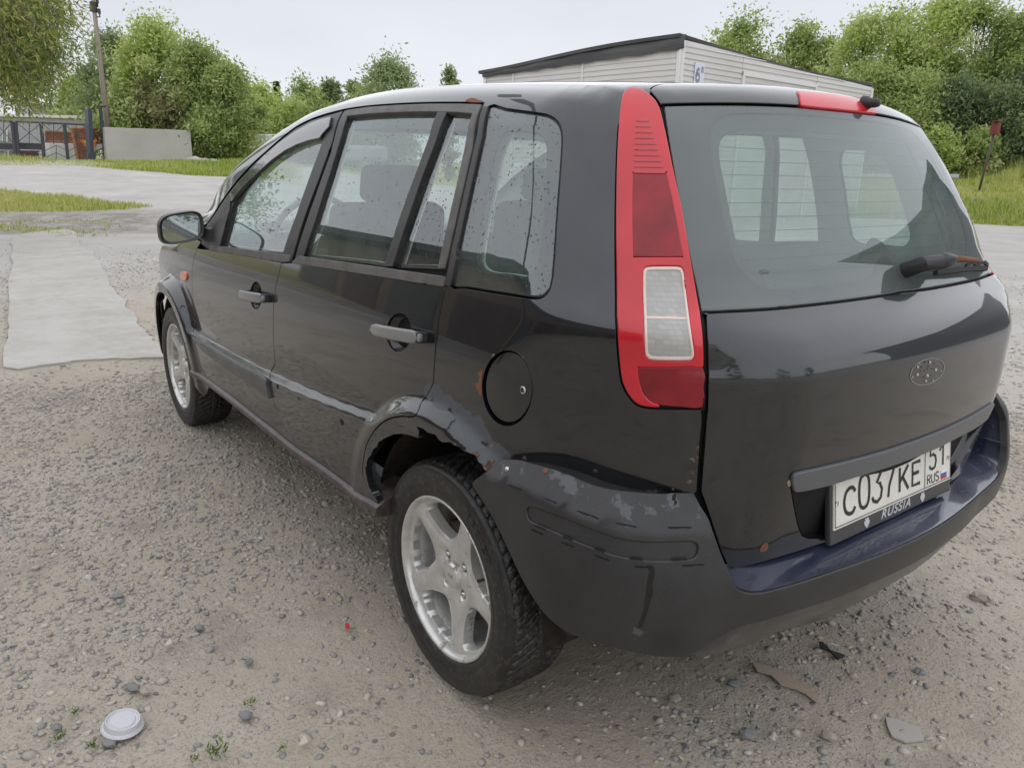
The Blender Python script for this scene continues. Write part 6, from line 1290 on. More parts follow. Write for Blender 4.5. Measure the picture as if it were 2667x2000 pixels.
MB().add([(p[0], p[1], -.1) for p in core]+[(p[0], p[1], z-.02) for p, z in zip(core, zt)], [(3, 2, 1, 0), (4, 5, 6, 7), (0, 1, 5, 4), (1, 2, 6, 5), (2, 3, 7, 6), (3, 0, 4, 7)]).build('wall_core', WHT, shed)
bh = .125; nbd = int(zc/bh)+1
door_u0 = None
def ucol(px, face):
    us = np.linspace(0, LL if face == 'L' else LR, 500); P = np.array([wallP(u, 3.2, face) for u in us]); return us[np.argmin(abs(proj(P)[:, 0]-px))]
du0, du1 = ucol(1929, 'R'), ucol(2118, 'R'); dztop = at(1929, 187, (wallP(du0, 0, 'R')[:2]-CAM[:2])@FH)[2]
wu0 = LR*.72; sidings = 0
for face, Lf, z1 in (('L', LL, zl_), ('R', LR, zr_)):
    joints = [0.06]+([ucol(1516, 'L'), ucol(1338, 'L')] if face == 'L' else [du0-.06])+[Lf-.02]
    if face == 'R': joints = [0.06, du0-.05, du1+.05, Lf-.02]
    for j in range(len(joints)-1):
        ua, ub = joints[j]+.012, joints[j+1]-.012
        for i in range(nbd):
            za, zb = i*bh, (i+1)*bh; ztop_a = zc+(z1-zc)*ua/Lf-.05; ztop_b = zc+(z1-zc)*ub/Lf-.05
            if face == 'R' and j == 1 and za < dztop: continue
            if za > max(ztop_a, ztop_b)-.01: continue
            ue = ub
            if za > ztop_b: ue = ua+(ub-ua)*max(.05, (ztop_a-za)/(ztop_a-ztop_b+1e-6))
            V = [wallP(ua, za, face, .03), wallP(ue, za, face, .03), wallP(ue, min(zb, max(za+.02, zc+(z1-zc)*ue/Lf-.05)), face, .008), wallP(ua, min(zb, ztop_a), face, .008), wallP(ua, za, face, .0), wallP(ue, za, face, .0)]
            MB().add(V, [(0, 1, 2, 3), (1, 0, 4, 5), (0, 3, 4), (1, 5, 2)]).build('siding_board', SIDM, shed, fixn=False); sidings += 1
def post(u, face, z, w_=.09, o=.045): a = wallP(u-w_/2, 0, face, 0); V = [wallP(u-w_/2, 0, face, o), wallP(u+w_/2, 0, face, o), wallP(u+w_/2, z, face, o), wallP(u-w_/2, z, face, o), wallP(u-w_/2, 0, face, 0), wallP(u+w_/2, 0, face, 0), wallP(u+w_/2, z, face, 0), wallP(u-w_/2, z, face, 0)]; return MB().add(V, [(0, 1, 2, 3), (0, 4, 5, 1), (1, 5, 6, 2), (2, 6, 7, 3), (3, 7, 4, 0)])
post(.0, 'L', zc-.04, .16, .05).build('corner_trim', WHT, shed); post(.0, 'R', zc-.04, .16, .05).build('corner_trim', WHT, shed)
for px in (1516, 1338): u = ucol(px, 'L'); post(u, 'L', zc+(zl_-zc)*u/LL-.06, .05, .04).build('joint_trim', WHT, shed)
post(LR-.03, 'R', zr_-.05, .12, .045).build('corner_trim', WHT, shed); post(LL-.03, 'L', zl_-.05, .12, .045).build('corner_trim', WHT, shed)
# wide door frame on the gable side
for u in (du0, du1): post(u, 'R', dztop, .10, .06).build('door_jamb', WHT, shed)
V = [wallP(du0-.05, dztop-.10, 'R', .065), wallP(du1+.05, dztop-.10, 'R', .065), wallP(du1+.05, dztop, 'R', .065), wallP(du0-.05, dztop, 'R', .065)]; MB().prism(V, wallP(0, 0, 'R', 0)-wallP(0, 0, 'R', .06)).build('door_head', WHT, shed)
gd = MB(); V = [wallP(du0+.05, 0, 'R', .02), wallP(du1-.05, 0, 'R', .02), wallP(du1-.05, dztop-.1, 'R', .02), wallP(du0+.05, dztop-.1, 'R', .02)]; dr = MB().prism(V, wallP(0, 0, 'R', 0)-wallP(0, 0, 'R', .015)).build('shed_door', SIDM, shed)
for i in range(int((dztop-.1)/.16)): z = .08+i*.16; MB().prism([wallP(du0+.06, z, 'R', .03), wallP((du0+du1)/2-.02, z, 'R', .03), wallP((du0+du1)/2-.02, z+.14, 'R', .022), wallP(du0+.06, z+.14, 'R', .022)], wallP(0, 0, 'R', 0)-wallP(0, 0, 'R', .008)).build('door_board', SIDM, dr); MB().prism([wallP((du0+du1)/2+.02, z, 'R', .03), wallP(du1-.06, z, 'R', .03), wallP(du1-.06, z+.14, 'R', .022), wallP((du0+du1)/2+.02, z+.14, 'R', .022)], wallP(0, 0, 'R', 0)-wallP(0, 0, 'R', .008)).build('door_board', SIDM, dr)
# roof with an upturned felt edge, sagging
rfm = MB(); N = 14; ov_ = .18
def rp(u, v, dz): # u along L, v along R
    b = c0[:2]+dL*(u*(LL+ov_)-ov_*.0)+dR*(v*(LR+ov_)-.06); z = zc+(zl_-zc)*u+(zr_-zc)*v+.05*math.sin(u*5+v*3)*(u > 0)-.10*math.sin(math.pi*v)*1+dz; return (b[0]-dR[0]*.05, b[1]-dR[1]*.05, z)
V = [rp(i/N, j/N, .10) for i in range(N+1) for j in range(N+1)]+[rp(i/N, j/N, .02) for i in range(N+1) for j in range(N+1)]; o2 = (N+1)**2; Fc = [(i*(N+1)+j, i*(N+1)+j+1, (i+1)*(N+1)+j+1, (i+1)*(N+1)+j) for i in range(N) for j in range(N)]; Fc += [tuple(q+o2 for q in f[::-1]) for f in Fc]
for i in range(N): Fc += [(i*(N+1), (i+1)*(N+1), (i+1)*(N+1)+o2, i*(N+1)+o2), (i, i+1, i+1+o2, i+o2), (i*(N+1)+N, (i+1)*(N+1)+N, (i+1)*(N+1)+N+o2, i*(N+1)+N+o2), (N*(N+1)+i, N*(N+1)+i+1, N*(N+1)+i+1+o2, N*(N+1)+i+o2)]
rfm.add(V, Fc); rf = rfm.build('roof', DKR, shed, smooth=False)
rs = np.random.RandomState(8); us = np.linspace(-.02, 1.0, 40); V = []
for u in us:
    b = wallP(u*LL, 0, 'L', .09+.012*math.sin(u*31)); z = zc+(zl_-zc)*u; jag = .012*math.sin(u*47)+rs.normal(0, .006); V += [(b[0], b[1], z-.24-jag+.10*u), (b[0]-dR[0]*.03, b[1]-dR[1]*.03, z-.10+jag*.3), (b[0]+dR[0]*.03, b[1]+dR[1]*.03, z+.07+jag*.4), (b[0]+dR[0]*.25, b[1]+dR[1]*.25, z+.115)]
MB().add(V, [(i*4+j, i*4+j+1, i*4+5+j, i*4+4+j) for i in range(39) for j in range(3)]).build('felt_edge', DKR, rf, smooth=True, fixn=False)
# plate 6a
su = ucol(1819, 'R'); szt = at(1819, 165, (wallP(su, 0, 'R')[:2]-CAM[:2])@FH)[2]; szb = at(1819, 225, (wallP(su, 0, 'R')[:2]-CAM[:2])@FH)[2]; su0, su1 = ucol(1803, 'R'), ucol(1827, 'R')
hgt = (szt-szb)
pz = [wallP(su0, szb-.12, 'R', .045), wallP(su1, szb-.12, 'R', .045), wallP(su1, szt, 'R', .045), wallP(su0, szt, 'R', .045)]; SG = MB().prism(pz, wallP(0, 0, 'R', 0)-wallP(0, 0, 'R', .012)).build('number_sign', mat('sign_white', (.66, .70, .78), .4), shed)
GRY = mat('sign_grey', (.22, .24, .33), .5); nx = su1-su0
def sput(u, v, d): return wallP(su0+u*nx, szb-.12+v*(szt-szb+.12), 'R', .0475)
mb = MB(); glyphs(mb, '6', .14, .34, .40, .42, 0, .13, sput); mb.build('sign_digit', GRY, SG, fixn=False)
mb = MB(); glyphs(mb, 'a', .66, .68, .24, .17, 0, .06, sput); mb.build('sign_letter', GRY, SG, fixn=False)
mb = MB(); stroke(mb, [(.15, .16), (.85, .16)], .025, sput); mb.build('sign_line', GRY, SG, fixn=False)
# ---- utility poles and wires
def pole(x0, y0, x1, y1, fwd, r, label, arms=True, extra=0):
    p0 = at(x0, y0, fwd); p1 = at(x1, y1, fwd*1.0); b = gp(x1, fwd); d = (p0-p1); d /= np.linalg.norm(d); base = p1-d*((p1[2]-b[2])/d[2]); top_ = p0+d*extra; t = empty('utility_pole', base, label=label, cat='pole', group='utility poles beyond the gate')
    mb = MB().tube([base, base*.5+top_*.5, top_], [r*1.3, r, r*.75], 10); mb.build('mast', mat('pole_concrete', (.30, .26, .22), .85, build=lambda m, t_, b_: NB(t_).set(b_, 'Base Color', NB(t_).ramp(NB(t_).noise(4, 5, .7), [(.3, (.20, .16, .13)), (.7, (.36, .32, .27))]))), t, smooth=True)
    if arms:
        for k_, (px, py) in enumerate(((252, 18), (257, 45))):
            a = at(px-9, py, fwd); b2 = at(px+3, py, fwd); mb = MB().tube([a, b2, b2+[0, 0, .28]], .035, 6); mb.tube([b2+[0, 0, .14], b2+[0, 0, .36]], .07, 8); mb.build('insulator', mat('insulator_dark', (.04, .035, .035), .4), t)
        MB().tube([at(243, 6, fwd), at(244, 32, fwd)], r*1.5, 10).build('top_collar', mat('insulator_dark'), t)
    return base, top_
b1, t1 = pole(243, 4, 276, 292, 40.5, .115, 'tall weathered utility pole leaning left with dark insulators', True, 1.2)
b2, t2 = pole(187, 230, 189, 262, 95, .14, 'small far utility pole showing above the brick building', False, .1)
for (a, b_) in (((238, 18), (188, 17)), ((234, 28), (148, 140)), ((240, 64), (165, 152))):
    A_, B_ = at(*a, 40.5), at(b_[0]-(160 if b_[1] < 40 else 120), b_[1]+(2 if b_[1] < 40 else 130), 60); P_ = [A_*(1-s)+B_*s-[0, 0, .5*math.sin(math.pi*s)] for s in np.linspace(0, 1, 14)]; tag(MB().tube(P_, .012, 4).build('overhead_wire', mat('wire_grey', (.12, .12, .13), .6), None), {18: 'topmost overhead wire running left from the utility pole', 28: 'middle overhead wire sloping down left from the utility pole', 64: 'lowest overhead wire sloping down left from the utility pole'}[a[1]], 'wire', 'wires from the leaning utility pole')
# ---- gate, slab and the yard behind
IRON = mat('gate_iron', (.055, .06, .075), .5); FW = 39.
def S17p(x, y, f=FW): q = T('S17', [(x, y)])[0]; return at(q[0], q[1], f)
def fwof(x): return FW+(x-500)*.0012
def bar(mb, a, b, r, f=None): mb.tube([S17p(*a, f or fwof(a[0])), S17p(*b, f or fwof(b[0]))], r, 6)
gate = empty('yard_gate', S17p(440, 770)); tag(gate, 'dark grey double-leaf iron gate closing the yard on the left', 'gate')
for i, (xt, xb) in enumerate(((125, 180), (158, 205), (420, 465), (660, 712), (892, 935))): mb = MB(); bar(mb, (xt, 265+i*6), (xb, 772), .075 if i > 1 else .085); mb.build('upright', IRON, gate)
for a, b, r in (((-200, 245), (125, 262), .05), ((158, 265), (892, 298), .05), ((-200, 768), (180, 770), .05), ((205, 770), (935, 776), .05)): mb = MB(); bar(mb, a, b, r); mb.build('rail', IRON, gate)
for (x0, x1, xa, xb) in ((-200, 150, -190, 165), (180, 440, 190, 450)):
    V = [S17p(x0, 482, FW), S17p(x1, 492, FW), S17p(xb, 558, FW), S17p(xa, 548, FW)]; MB().prism(V, [.06, 0, 0]).build('middle_panel', IRON, gate)
THIN = .016
for (xa, xb, ya, yb) in ((-60, 132, 262, 480), (172, 428, 278, 486), (436, 668, 285, 500), (672, 895, 296, 510)):
    for p, q in (((xa, ya), (xb, yb)), ((xb, ya), (xa, yb)), (((xa+xb)/2, ya), ((xa+xb)/2, yb))): mb = MB(); bar(mb, p, q, THIN); mb.build('brace', IRON, gate)
for (xa, xb) in ((190, 462), (452, 705), (700, 930)):
    xm = (xa+xb)/2; y0_ = 562 if xa < 300 else 510
    for yy in (0, 75, 150):
        for p, q in (((xa, y0_+60+yy), (xm, y0_+yy)), ((xb, y0_+60+yy), (xm, y0_+yy))): mb = MB(); bar(mb, p, q, THIN); mb.build('brace', IRON, gate)
    mb = MB(); bar(mb, (xm, y0_), (xm, 770), THIN); mb.build('brace', IRON, gate)
gp1 = empty('gate_post', S17p(945, 770, 38.6)); tag(gp1, 'thick dark blue steel post at the right end of the gate', 'post', 'steel posts beside the gate'); mb = MB(); V = [S17p(905, 132, 38.6), S17p(946, 128, 38.6), S17p(978, 765, 38.6), S17p(935, 768, 38.6)]; mb.prism(V, [.4, .1, 0]); mb.build('shaft', mat('post_blue', (.04, .048, .068), .45), gp1); mb = MB(); V = [S17p(905, 590, 38.4), S17p(985, 580, 38.4), S17p(995, 768, 38.4), S17p(912, 770, 38.4)]; mb.prism(V, [.15, 0, 0]); mb.build('foot_plate', mat('post_blue'), gp1)
gp2 = empty('gate_post', S17p(1085, 765, 39)); tag(gp2, 'slim dark steel post with a top bar against the left edge of the slab', 'post', 'steel posts beside the gate'); mb = MB(); bar(mb, (1028, 105), (1095, 765), .075, 39); mb.build('shaft', mat('post_blue'), gp2); mb = MB(); bar(mb, (1000, 110), (1090, 108), .05, 39); mb.build('top_bar', mat('post_blue'), gp2)
V = [S17p(1070, 322, 38.8), S17p(1957, 355, 39.6), S17p(1992, 745, 39.4), S17p(1112, 778, 38.6)]
sl_ = MB().prism(V, [.35, .05, -.02]); tag(sl_.build('concrete_slab', mat('slab_grey', (.36, .35, .32), .85, build=lambda m, t, b: (NB(t).set(b, 'Base Color', NB(t).ramp(NB(t).noise(1.3, 6, .65), [(.3, (.36, .35, .32)), (.7, (.46, .45, .42))])))), None, bevel=.03), 'large upright grey concrete slab leaning behind the roadside grass', 'slab')
# building of pale brick
def brickmat(name, c1, c2, mo, sc=1.0):
    def f(m, t, b):
        k = NB(t); o = k.obj(); s = k.n('ShaderNodeSeparateXYZ', {0: o}).outputs; v = k.n('ShaderNodeCombineXYZ', {0: k.math('ADD', s[0], k.math('MULTIPLY', s[1], -1.)), 1: s[2]}).outputs[0]; br = k.n('ShaderNodeTexBrick', {'Vector': v, 'Scale': 3.2*sc, 'Mortar Size': .012, 'Color1': (*c1, 1), 'Color2': (*c2, 1), 'Mortar': (*mo, 1)}); k.set(b, 'Base Color', br.outputs[0])
    return mat(name, c1, .85, build=f)
WB_ = brickmat('white_brick', (.36, .365, .40), (.44, .44, .47), (.26, .26, .28)); bb = empty('brick_building', S17p(300, 700, 50)); tag(bb, 'long low building of pale grey brick with white coping behind the gate', 'building')
def face(par, name, pts, f, m, dv=(1.2, .2, 0)): return MB().prism([S17p(x, y, f) for x, y in pts], dv).build(name, m, par)
face(bb, 'wall', [(-300, 195), (880, 232), (880, 770), (-300, 770)], 50, WB_, (6, 1, 0)); face(bb, 'coping', [(-300, 178), (880, 205), (880, 234), (-300, 205)], 49.8, WHT, (.5, .1, 0)); w_ = face(bb, 'window', [(-10, 355), (70, 358), (70, 470), (-10, 468)], 49.9, mat('pale_glass', (.32, .36, .40), .15), (.1, 0, 0)); face(w_, 'window_frame', [(66, 355), (78, 355), (78, 474), (66, 474)], 49.7, WHT, (.1, 0, 0)); face(w_, 'window_frame', [(25, 355), (33, 355), (33, 472), (25, 472)], 49.7, WHT, (.1, 0, 0))
b3 = empty('flat_roof_building', S17p(600, 700, 70)); tag(b3, 'taller white-fronted building showing over the low brick one', 'building'); face(b3, 'wall', [(360, 80), (560, 75), (560, 420), (360, 420)], 70, WB_, (5, 1, 0)); face(b3, 'white_pier', [(572, 60), (660, 95), (660, 420), (572, 420)], 69, WHT, (3, .5, 0)); face(b3, 'roof_band', [(350, 60), (470, 70), (470, 90), (350, 85)], 69, WHT, (3, .5, 0)); face(b3, 'side_wall', [(660, 110), (720, 130), (720, 420), (660, 420)], 69.5, WB_, (2, .5, 0)); face(b3, 'window', [(628, 130), (642, 135), (642, 200), (628, 198)], 68.9, mat('pale_glass'), (.1, 0, 0)); face(b3, 'eave', [(662, 110), (745, 122), (745, 145), (662, 130)], 69.2, DKR, (2, .5, 0))
# stored goods
RB_ = mat('rusty_lattice', (.22, .09, .05), .8, build=lambda m, t, b: NB(t).set(b, 'Base Color', NB(t).ramp(NB(t).noise(6, 6, .7), [(.3, (.13, .055, .035)), (.6, (.30, .14, .08)), (.8, (.42, .22, .12))])))
def crate(nm, pts, f, m, lab, cat, dv=(.8, .1, 0), lat=0, rim=None):
    e = empty(nm, S17p(sum(p[0] for p in pts)/4, max(p[1] for p in pts), f)); tag(e, lab, cat); P4 = [S17p(x, y, f) for x, y in pts]
    if not lat: MB().prism(P4, dv).build('shell', m, e, bevel=.03)
    else:
        for i in range(4): MB().tube([P4[i], P4[(i+1) % 4]], .07, 6).build('frame_bar', rim or m, e)
        mb = MB()
        for i in range(1, lat): s = i/lat; mb.tube([P4[0]*(1-s)+P4[1]*s, P4[3]*(1-s)+P4[2]*s], .03, 4)
        for i in range(1, lat): s = i/lat; mb.tube([P4[0]*(1-s)+P4[3]*s, P4[1]*(1-s)+P4[2]*s], .03, 4)
        mb.build('lattice', m, e); MB().prism([p+np.array(dv)*.3 for p in P4], np.array(dv)*.1).build('back_sheet', m, e)
    return e
crate('storage_box', [(505, 488), (800, 492), (830, 770), (530, 770)], 42, mat('box_white', (.50, .50, .48), .5), 'off-white metal storage cabinet standing behind the gate bars', 'cabinet')
crate('steel_crate', [(475, 368), (760, 380), (765, 478), (480, 468)], 42.5, RB_, 'low rusty lattice crate lying on top of the white cabinet', 'crate', lat=9)
crate('steel_crate', [(738, 332), (905, 335), (925, 705), (815, 708)], 41, RB_, 'tall brown rusty lattice rack leaning beside the road sign', 'rack', lat=12, rim=mat('rust_orange', (.42, .19, .09), .8))
crate('steel_crate', [(930, 335), (1050, 340), (1065, 500), (945, 500)], 41.5, RB_, 'dark rusty sheet between the thick post and the slim post', 'sheet', lat=6)
crate('red_container', [(130, 560), (405, 565), (455, 762), (150, 762)], 42, mat('maroon_paint', (.075, .025, .028), .6), 'dark maroon container seen low through the left gate leaf', 'container')
crate('shelf_rack', [(0, 560), (62, 560), (40, 765), (-20, 765)], 40.5, mat('rack_grey', (.30, .32, .34), .5), 'light grey metal ladder rack at the left edge behind the gate', 'rack', lat=5)
crate('white_beam', [(140, 752), (335, 738), (335, 768), (140, 775)], 40, WHT, 'white painted beam lying on the ground behind the gate', 'beam', (.2, 0, 0))
crate('white_bag', [(400, 580), (452, 590), (520, 760), (455, 765)], 41.4, mat('bag_white', (.5, .5, .5), .7), 'pale lumpy sack between the maroon container and the white cabinet', 'bag', (.3, 0, 0))
sgn = empty('road_sign', S17p(910, 600, 40.4)); tag(sgn, 'orange-bordered yellow triangular road sign hanging point down behind the post', 'sign'); MB().prism([S17p(822, 452, 40.4), S17p(1000, 456, 40.4), S17p(938, 590, 40.4)], [.04, 0, 0]).build('border', mat('sign_orange', (.75, .20, .03), .5), sgn); MB().prism([S17p(862, 472, 40.35), S17p(968, 474, 40.35), S17p(930, 560, 40.35)], [.03, 0, 0]).build('face', mat('sign_yellow', (.75, .60, .06), .5), sgn); MB().prism([S17p(880, 478, 40.3), S17p(902, 470, 40.3), S17p(915, 492, 40.3), S17p(895, 495, 40.3)], [.02, 0, 0]).build('symbol', mat('sign_black', (.02, .02, .02), .5), sgn)
tr_ = empty('hand_trailer', S17p(1020, 690, 40.5)); tag(tr_, 'small white and grey hand trailer with a black wheel beside the slab', 'trailer'); face(tr_, 'tub', [(975, 500), (1068, 498), (1070, 525), (985, 560)], 40.5, mat('box_white'), (.6, 0, 0)); 
for y in (590, 690): mb = MB(); bar(mb, (985, y+15), (1080, y-8), .05, 40.4); mb.build('rail', mat('rack_grey'), tr_)
MB().lathe([(.12, -.08), (.36, -.09), (.38, 0), (.36, .09), (.12, .08)], S17p(925, 700, 40.2), 'y', 20).build('wheel', TYRE, tr_, smooth=True)
# ---- parked white vehicle half hidden behind the willows
vp = at(668, 425, 52); van = empty('white_van', vp); tag(van, 'white truck mostly hidden between the willow bush and the car windscreen pillar', 'truck')
def vb_(nm, x0, y0, x1, y1, f, m, dv=(2.5, .4, 0), bev=.08): return MB().prism([at(x0, y1, f), at(x1, y1, f), at(x1, y0, f), at(x0, y0, f)], dv).build(nm, m, van, bevel=bev)
VW = mat('van_white', (.62, .64, .64), .35, 0, .5); vb_('cab', 655, 362, 700, 392, 52, VW); vb_('box_body', 690, 350, 745, 412, 55, VW, (4, 1, 0)); vb_('windscreen', 663, 352, 692, 366, 52.4, mat('pale_glass'), (1.5, .2, 0), .04); vb_('bonnet', 612, 392, 650, 408, 51.5, VW); vb_('bumper', 604, 415, 655, 421, 51, VW, (1, 0, 0), .03); vb_('grille', 612, 407, 648, 416, 51.6, BLACK, (1, 0, 0), .02); vb_('lamp', 647, 385, 657, 400, 51, mat('amber_lens'), (.2, 0, 0), .02)
MB().lathe([(.2, -.15), (.45, -.16), (.48, 0), (.45, .16), (.2, .15)], at(672, 424, 51.8), 'y', 20).build('wheel', TYRE, van, smooth=True)
# ---- stones heap by the slab, weeds
for i, (px, py, fw, s, lb) in enumerate(((535, 444, 38, .42, 'largest pale flat stone of the heap in the roadside grass'), (512, 452, 37, .55, 'low wide grey stone in front of the stone heap'), (556, 452, 37.2, .40, 'grey stone at the right of the stone heap'), (528, 437, 38.6, .30, 'small sandy stone on top of the heap'))):
    p = at(px, py, fw); V = IV*[s*1.5, s, s*.45]*(1+np.random.RandomState(i).uniform(-.25, .25, (12, 1)))+[p[0], p[1], float(gz(p[0], p[1]))+s*.12]; o = meshobj('boulder', V, IF, mat('boulder_stone', (.40, .38, .33), .85, build=lambda m, t, b: NB(t).set(b, 'Base Color', NB(t).ramp(NB(t).noise(5, 5, .7), [(.3, (.32, .30, .26)), (.7, (.48, .45, .39))]))), smooth=False); tag(o, lb, 'stone', 'stones heaped by the slab')
p = floorpx(2548, 524); tag(meshobj('boulder', IV*[.40, .25, .12]+[p[0], p[1], p[2]+.03], IF, mat('boulder_stone'), smooth=False), 'flat pale stone in the right verge below the red-topped post', 'stone')
# ---- pipe on the right verge
pA, pB = at(2440, 463, 35), at(2720, 463, 33.5); dp = (pB-pA)/np.linalg.norm(pB-pA); PIPE = mat('pipe_grey', (.30, .32, .34), .5, build=lambda m, t, b: NB(t).set(b, 'Base Color', NB(t).ramp(NB(t).noise(4, 5, .7), [(.3, (.20, .22, .24)), (.7, (.40, .42, .43))])))
pipe = empty('pipeline', (pA+pB)/2); tag(pipe, 'grey insulated pipe running low through the tall grass on the right', 'pipe')
for k_, (s0, s1) in enumerate(((-22, -1.35), (1.1, 16))):
    m_ = at(2590, 463, 34.2); MB().tube([m_+dp*s0, m_+dp*s1], .15, 16).build('pipe_run', PIPE, pipe, autosm=50)
m_ = at(2590, 463, 34.2)
for s in (-14, -9.5, -3.4, 2.2, 8): q = m_+dp*s; MB().box((q[0], q[1], q[2]-.42), (.22, .22, .6)).build('support', mat('pole_concrete'), pipe)
for s in (-6.2, -4.6, 3.5): q = m_+dp*s; MB().tube([q-dp*.03, q+dp*.03], .165, 16).build('clamp', RUSTM, pipe)
# ---- leaning post with a red box
pb = at(2549, 500, 30.5); pt = at(2590, 345, 30.0); pst = empty('marker_post', pb); tag(pst, 'thin leaning steel post with a rusty red box on top in the grass verge', 'post'); MB().tube([pb-(pt-pb)*.12, pt], .045, 8).build('shaft', mat('post_steel', (.10, .09, .085), .7), pst, smooth=True)
bx_ = MB(); dd = (pt-pb)/np.linalg.norm(pt-pb); c_ = pt+dd*.12; bx_.box(c_, (.26, .26, .42)); bx_.build('head_box', mat('red_rust', (.16, .035, .03), .7), pst, bevel=.02); MB().box(c_+dd*.27, (.20, .34, .03)).build('cap_sheet', mat('red_rust'), pst); MB().box(pb*.58+pt*.42+[0, -.09, .02], (.02, .14, .14)).build('tag_plate', mat('tag_orange', (.5, .14, .04), .6), pst)
# pale clutter between the trunks
tag(MB().box(at(2622, 355, 48), (1.5, 3.0, 2.2)).build('pale_shed', mat('pale_panel', (.5, .5, .52), .6), None, bevel=.05), 'pale blurred shed glimpsed through the dark trees right of the post', 'shed')
# ---- garages, bent pole and trees outside the view, seen only as reflections in the bodywork
gar = empty('garage_row', (8, 10, 0)); tag(gar, 'long row of tan brick garages with a dark tarred roof opposite the car', 'building'); TB = brickmat('tan_brick', (.30, .22, .14), (.25, .18, .11), (.20, .17, .13)); MB().box((7, 12.6, 1.9), (30, 6, 3.8)).build('wall', TB, gar); MB().box((7, 12.4, 4.05), (30.6, 7.0, .34)).build('roof', DKR, gar)
for i in range(9): x = -6+i*3.3; g1 = MB().box((x, 9.56, 1.15), (2.5, .08, 2.3)).build('garage_door', mat('door_brown', (.09, .05, .035), .6) if i % 2 else mat('door_grey', (.10, .11, .11), .6), gar)
for x in (6.2, 13.4): MB().box((x, 11.0, 4.6), (.5, .5, .8)).build('chimney', TB, gar)
lp = empty('reflected_pole', (4.8, 6.0, 0)); tag(lp, 'tall dark unseen pole with a long bent arm, shaped for its reflection in the windows', 'street lamp'); PB = mat('pole_green', (.02, .04, .035), .5); MB().tube([(4.8, 6.0, 0), (4.8, 6.0, 4.4), (4.5, 5.4, 4.8)], [.11, .10, .09], 10).build('pole', PB, lp, smooth=True); MB().tube([(4.5, 5.4, 4.8), (3.3, 3.1, 4.85), (3.1, 2.2, 4.85), (4.0, .2, 4.85)], .08, 8).build('arm', PB, lp, smooth=True); MB().box((4.3, -.4, 4.85), (.25, .8, .14), rotm('z', .4)).build('arm_end', PB, lp, bevel=.03)  # pole and arm added out of view, bent to give dark lines reflected in the glass
wsh = empty('workshop', (-7, -21, 0)); tag(wsh, 'plain grey workshop behind the car, outside the picture', 'building'); Rw = rotm('z', -.25); MB().box((-7, -21, 3.2), (12, 6, 6.4), Rw).build('wall', mat('workshop_grey', (.16, .165, .18), .8), wsh); MB().box((-7, -21, 6.55), (12.6, 6.6, .3), Rw).build('roof', DKR, wsh)
BG = 'trees standing behind the photographer'
for i, (x, y, h) in enumerate([(-20, -14, 6), (-24, -6, 7), (-26, 6, 6), (-22, 16, 7), (38, 11, 7.5), (37, 7, 7), (42, 4, 6)]):
    tree('yard_tree', (x, y, float(gz(x, y))), h, round_, h*.33, 3200, .26, 'green' if i % 2 else 'dark', ['broad dark tree', 'tall green tree', 'wide dark tree', 'low green tree', 'high dark tree', 'round green tree', 'full dark tree', 'short green tree', 'leafy dark tree', 'slender green tree', 'small dark tree'][i]+' outside the picture, mirrored in the paint', seed=200+i, clus=30, group=BG)
# ---- litter near the camera
lid_c = floorpx(*T('S18', [(790, 1240)])[0]); lid = MB(); lid.lathe([(.0001, .017), (.026, .017), (.028, .0145), (.033, .0150), (.035, .018), (.0375, .018), (.0385, .015), (.041, .006), (.044, .0045), (.046, .001), (.047, .0)], (0, 0, 0), 'z', 60)
Rl = rotm('x', .12)@rotm('y', -.1); lid.v = [tuple(Rl@np.array(v)*1.0+np.array([lid_c[0], lid_c[1], .008])) for v in lid.v]
lo = lid.build('cup_lid', mat('lid_plastic', (.62, .62, .66), .22, 0, .4, .5, lambda m, t, b: (NB(t).set(b, 'Base Color', NB(t).ramp(NB(t).noise(70, 5, .7), [(.3, (.42, .41, .43)), (.7, (.74, .74, .79))])), NB(t).set(b, 'Normal', NB(t).bump(NB(t).noise(90, 3), .25, .002)))), None, autosm=35); tag(lo, 'crumpled clear plastic cup lid lying on the gravel at lower left', 'cup lid')
def flat(nm, c, pts, m, lab, cat, h=.004, z=.004, group=None): P = np.array([floorpx(*p) for p in T(c, pts)]); P[:, 2] = z; o = MB().prism(P, [0, 0, h]).build(nm, m, None, bevel=.001); return tag(o, lab, cat, group)
WOOD = mat('weathered_wood', (.38, .31, .24), .85, build=lambda m, t, b: NB(t).set(b, 'Base Color', NB(t).ramp(NB(t).noise(20, 5, .7), [(.3, (.33, .26, .20)), (.7, (.47, .39, .31))])))
flat('wood_splinter', 'S20', [(590, 312), (650, 305), (760, 372), (880, 430), (1000, 505), (975, 540), (900, 505), (840, 460), (760, 430), (700, 380), (620, 350)], WOOD, 'long flat piece of weathered board pressed into the gravel behind the bumper', 'board', .004, .002)
flat('slate_piece', 'S20', [(1380, 640), (1470, 650), (1580, 715), (1610, 790), (1500, 790), (1420, 750), (1390, 700)], mat('flat_stone', (.40, .38, .35), .8), 'broad pale flat stone set flush in the gravel at lower right', 'stone', .006, .002)
flat('wood_chip', 'S18', [(1910, 1362), (1955, 1325), (1975, 1330), (1930, 1370)], mat('pale_wood', (.55, .5, .42), .8), 'small pale wood chip at the bottom of the gravel', 'wood chip', .005, .007, 'wood chips on the gravel'); flat('wood_chip', 'S18', [(1055, 722), (1095, 688), (1106, 695), (1070, 728)], mat('pale_wood'), 'thin yellowish wood chip left of the rear wheel', 'wood chip', .005, .007, 'wood chips on the gravel')
flat('wood_chip', 'S18', [(435, 515), (470, 468), (478, 474), (445, 520)], mat('pale_wood'), 'narrow straw-coloured sliver farthest left on the gravel', 'wood chip', .003, .008, 'wood chips on the gravel')
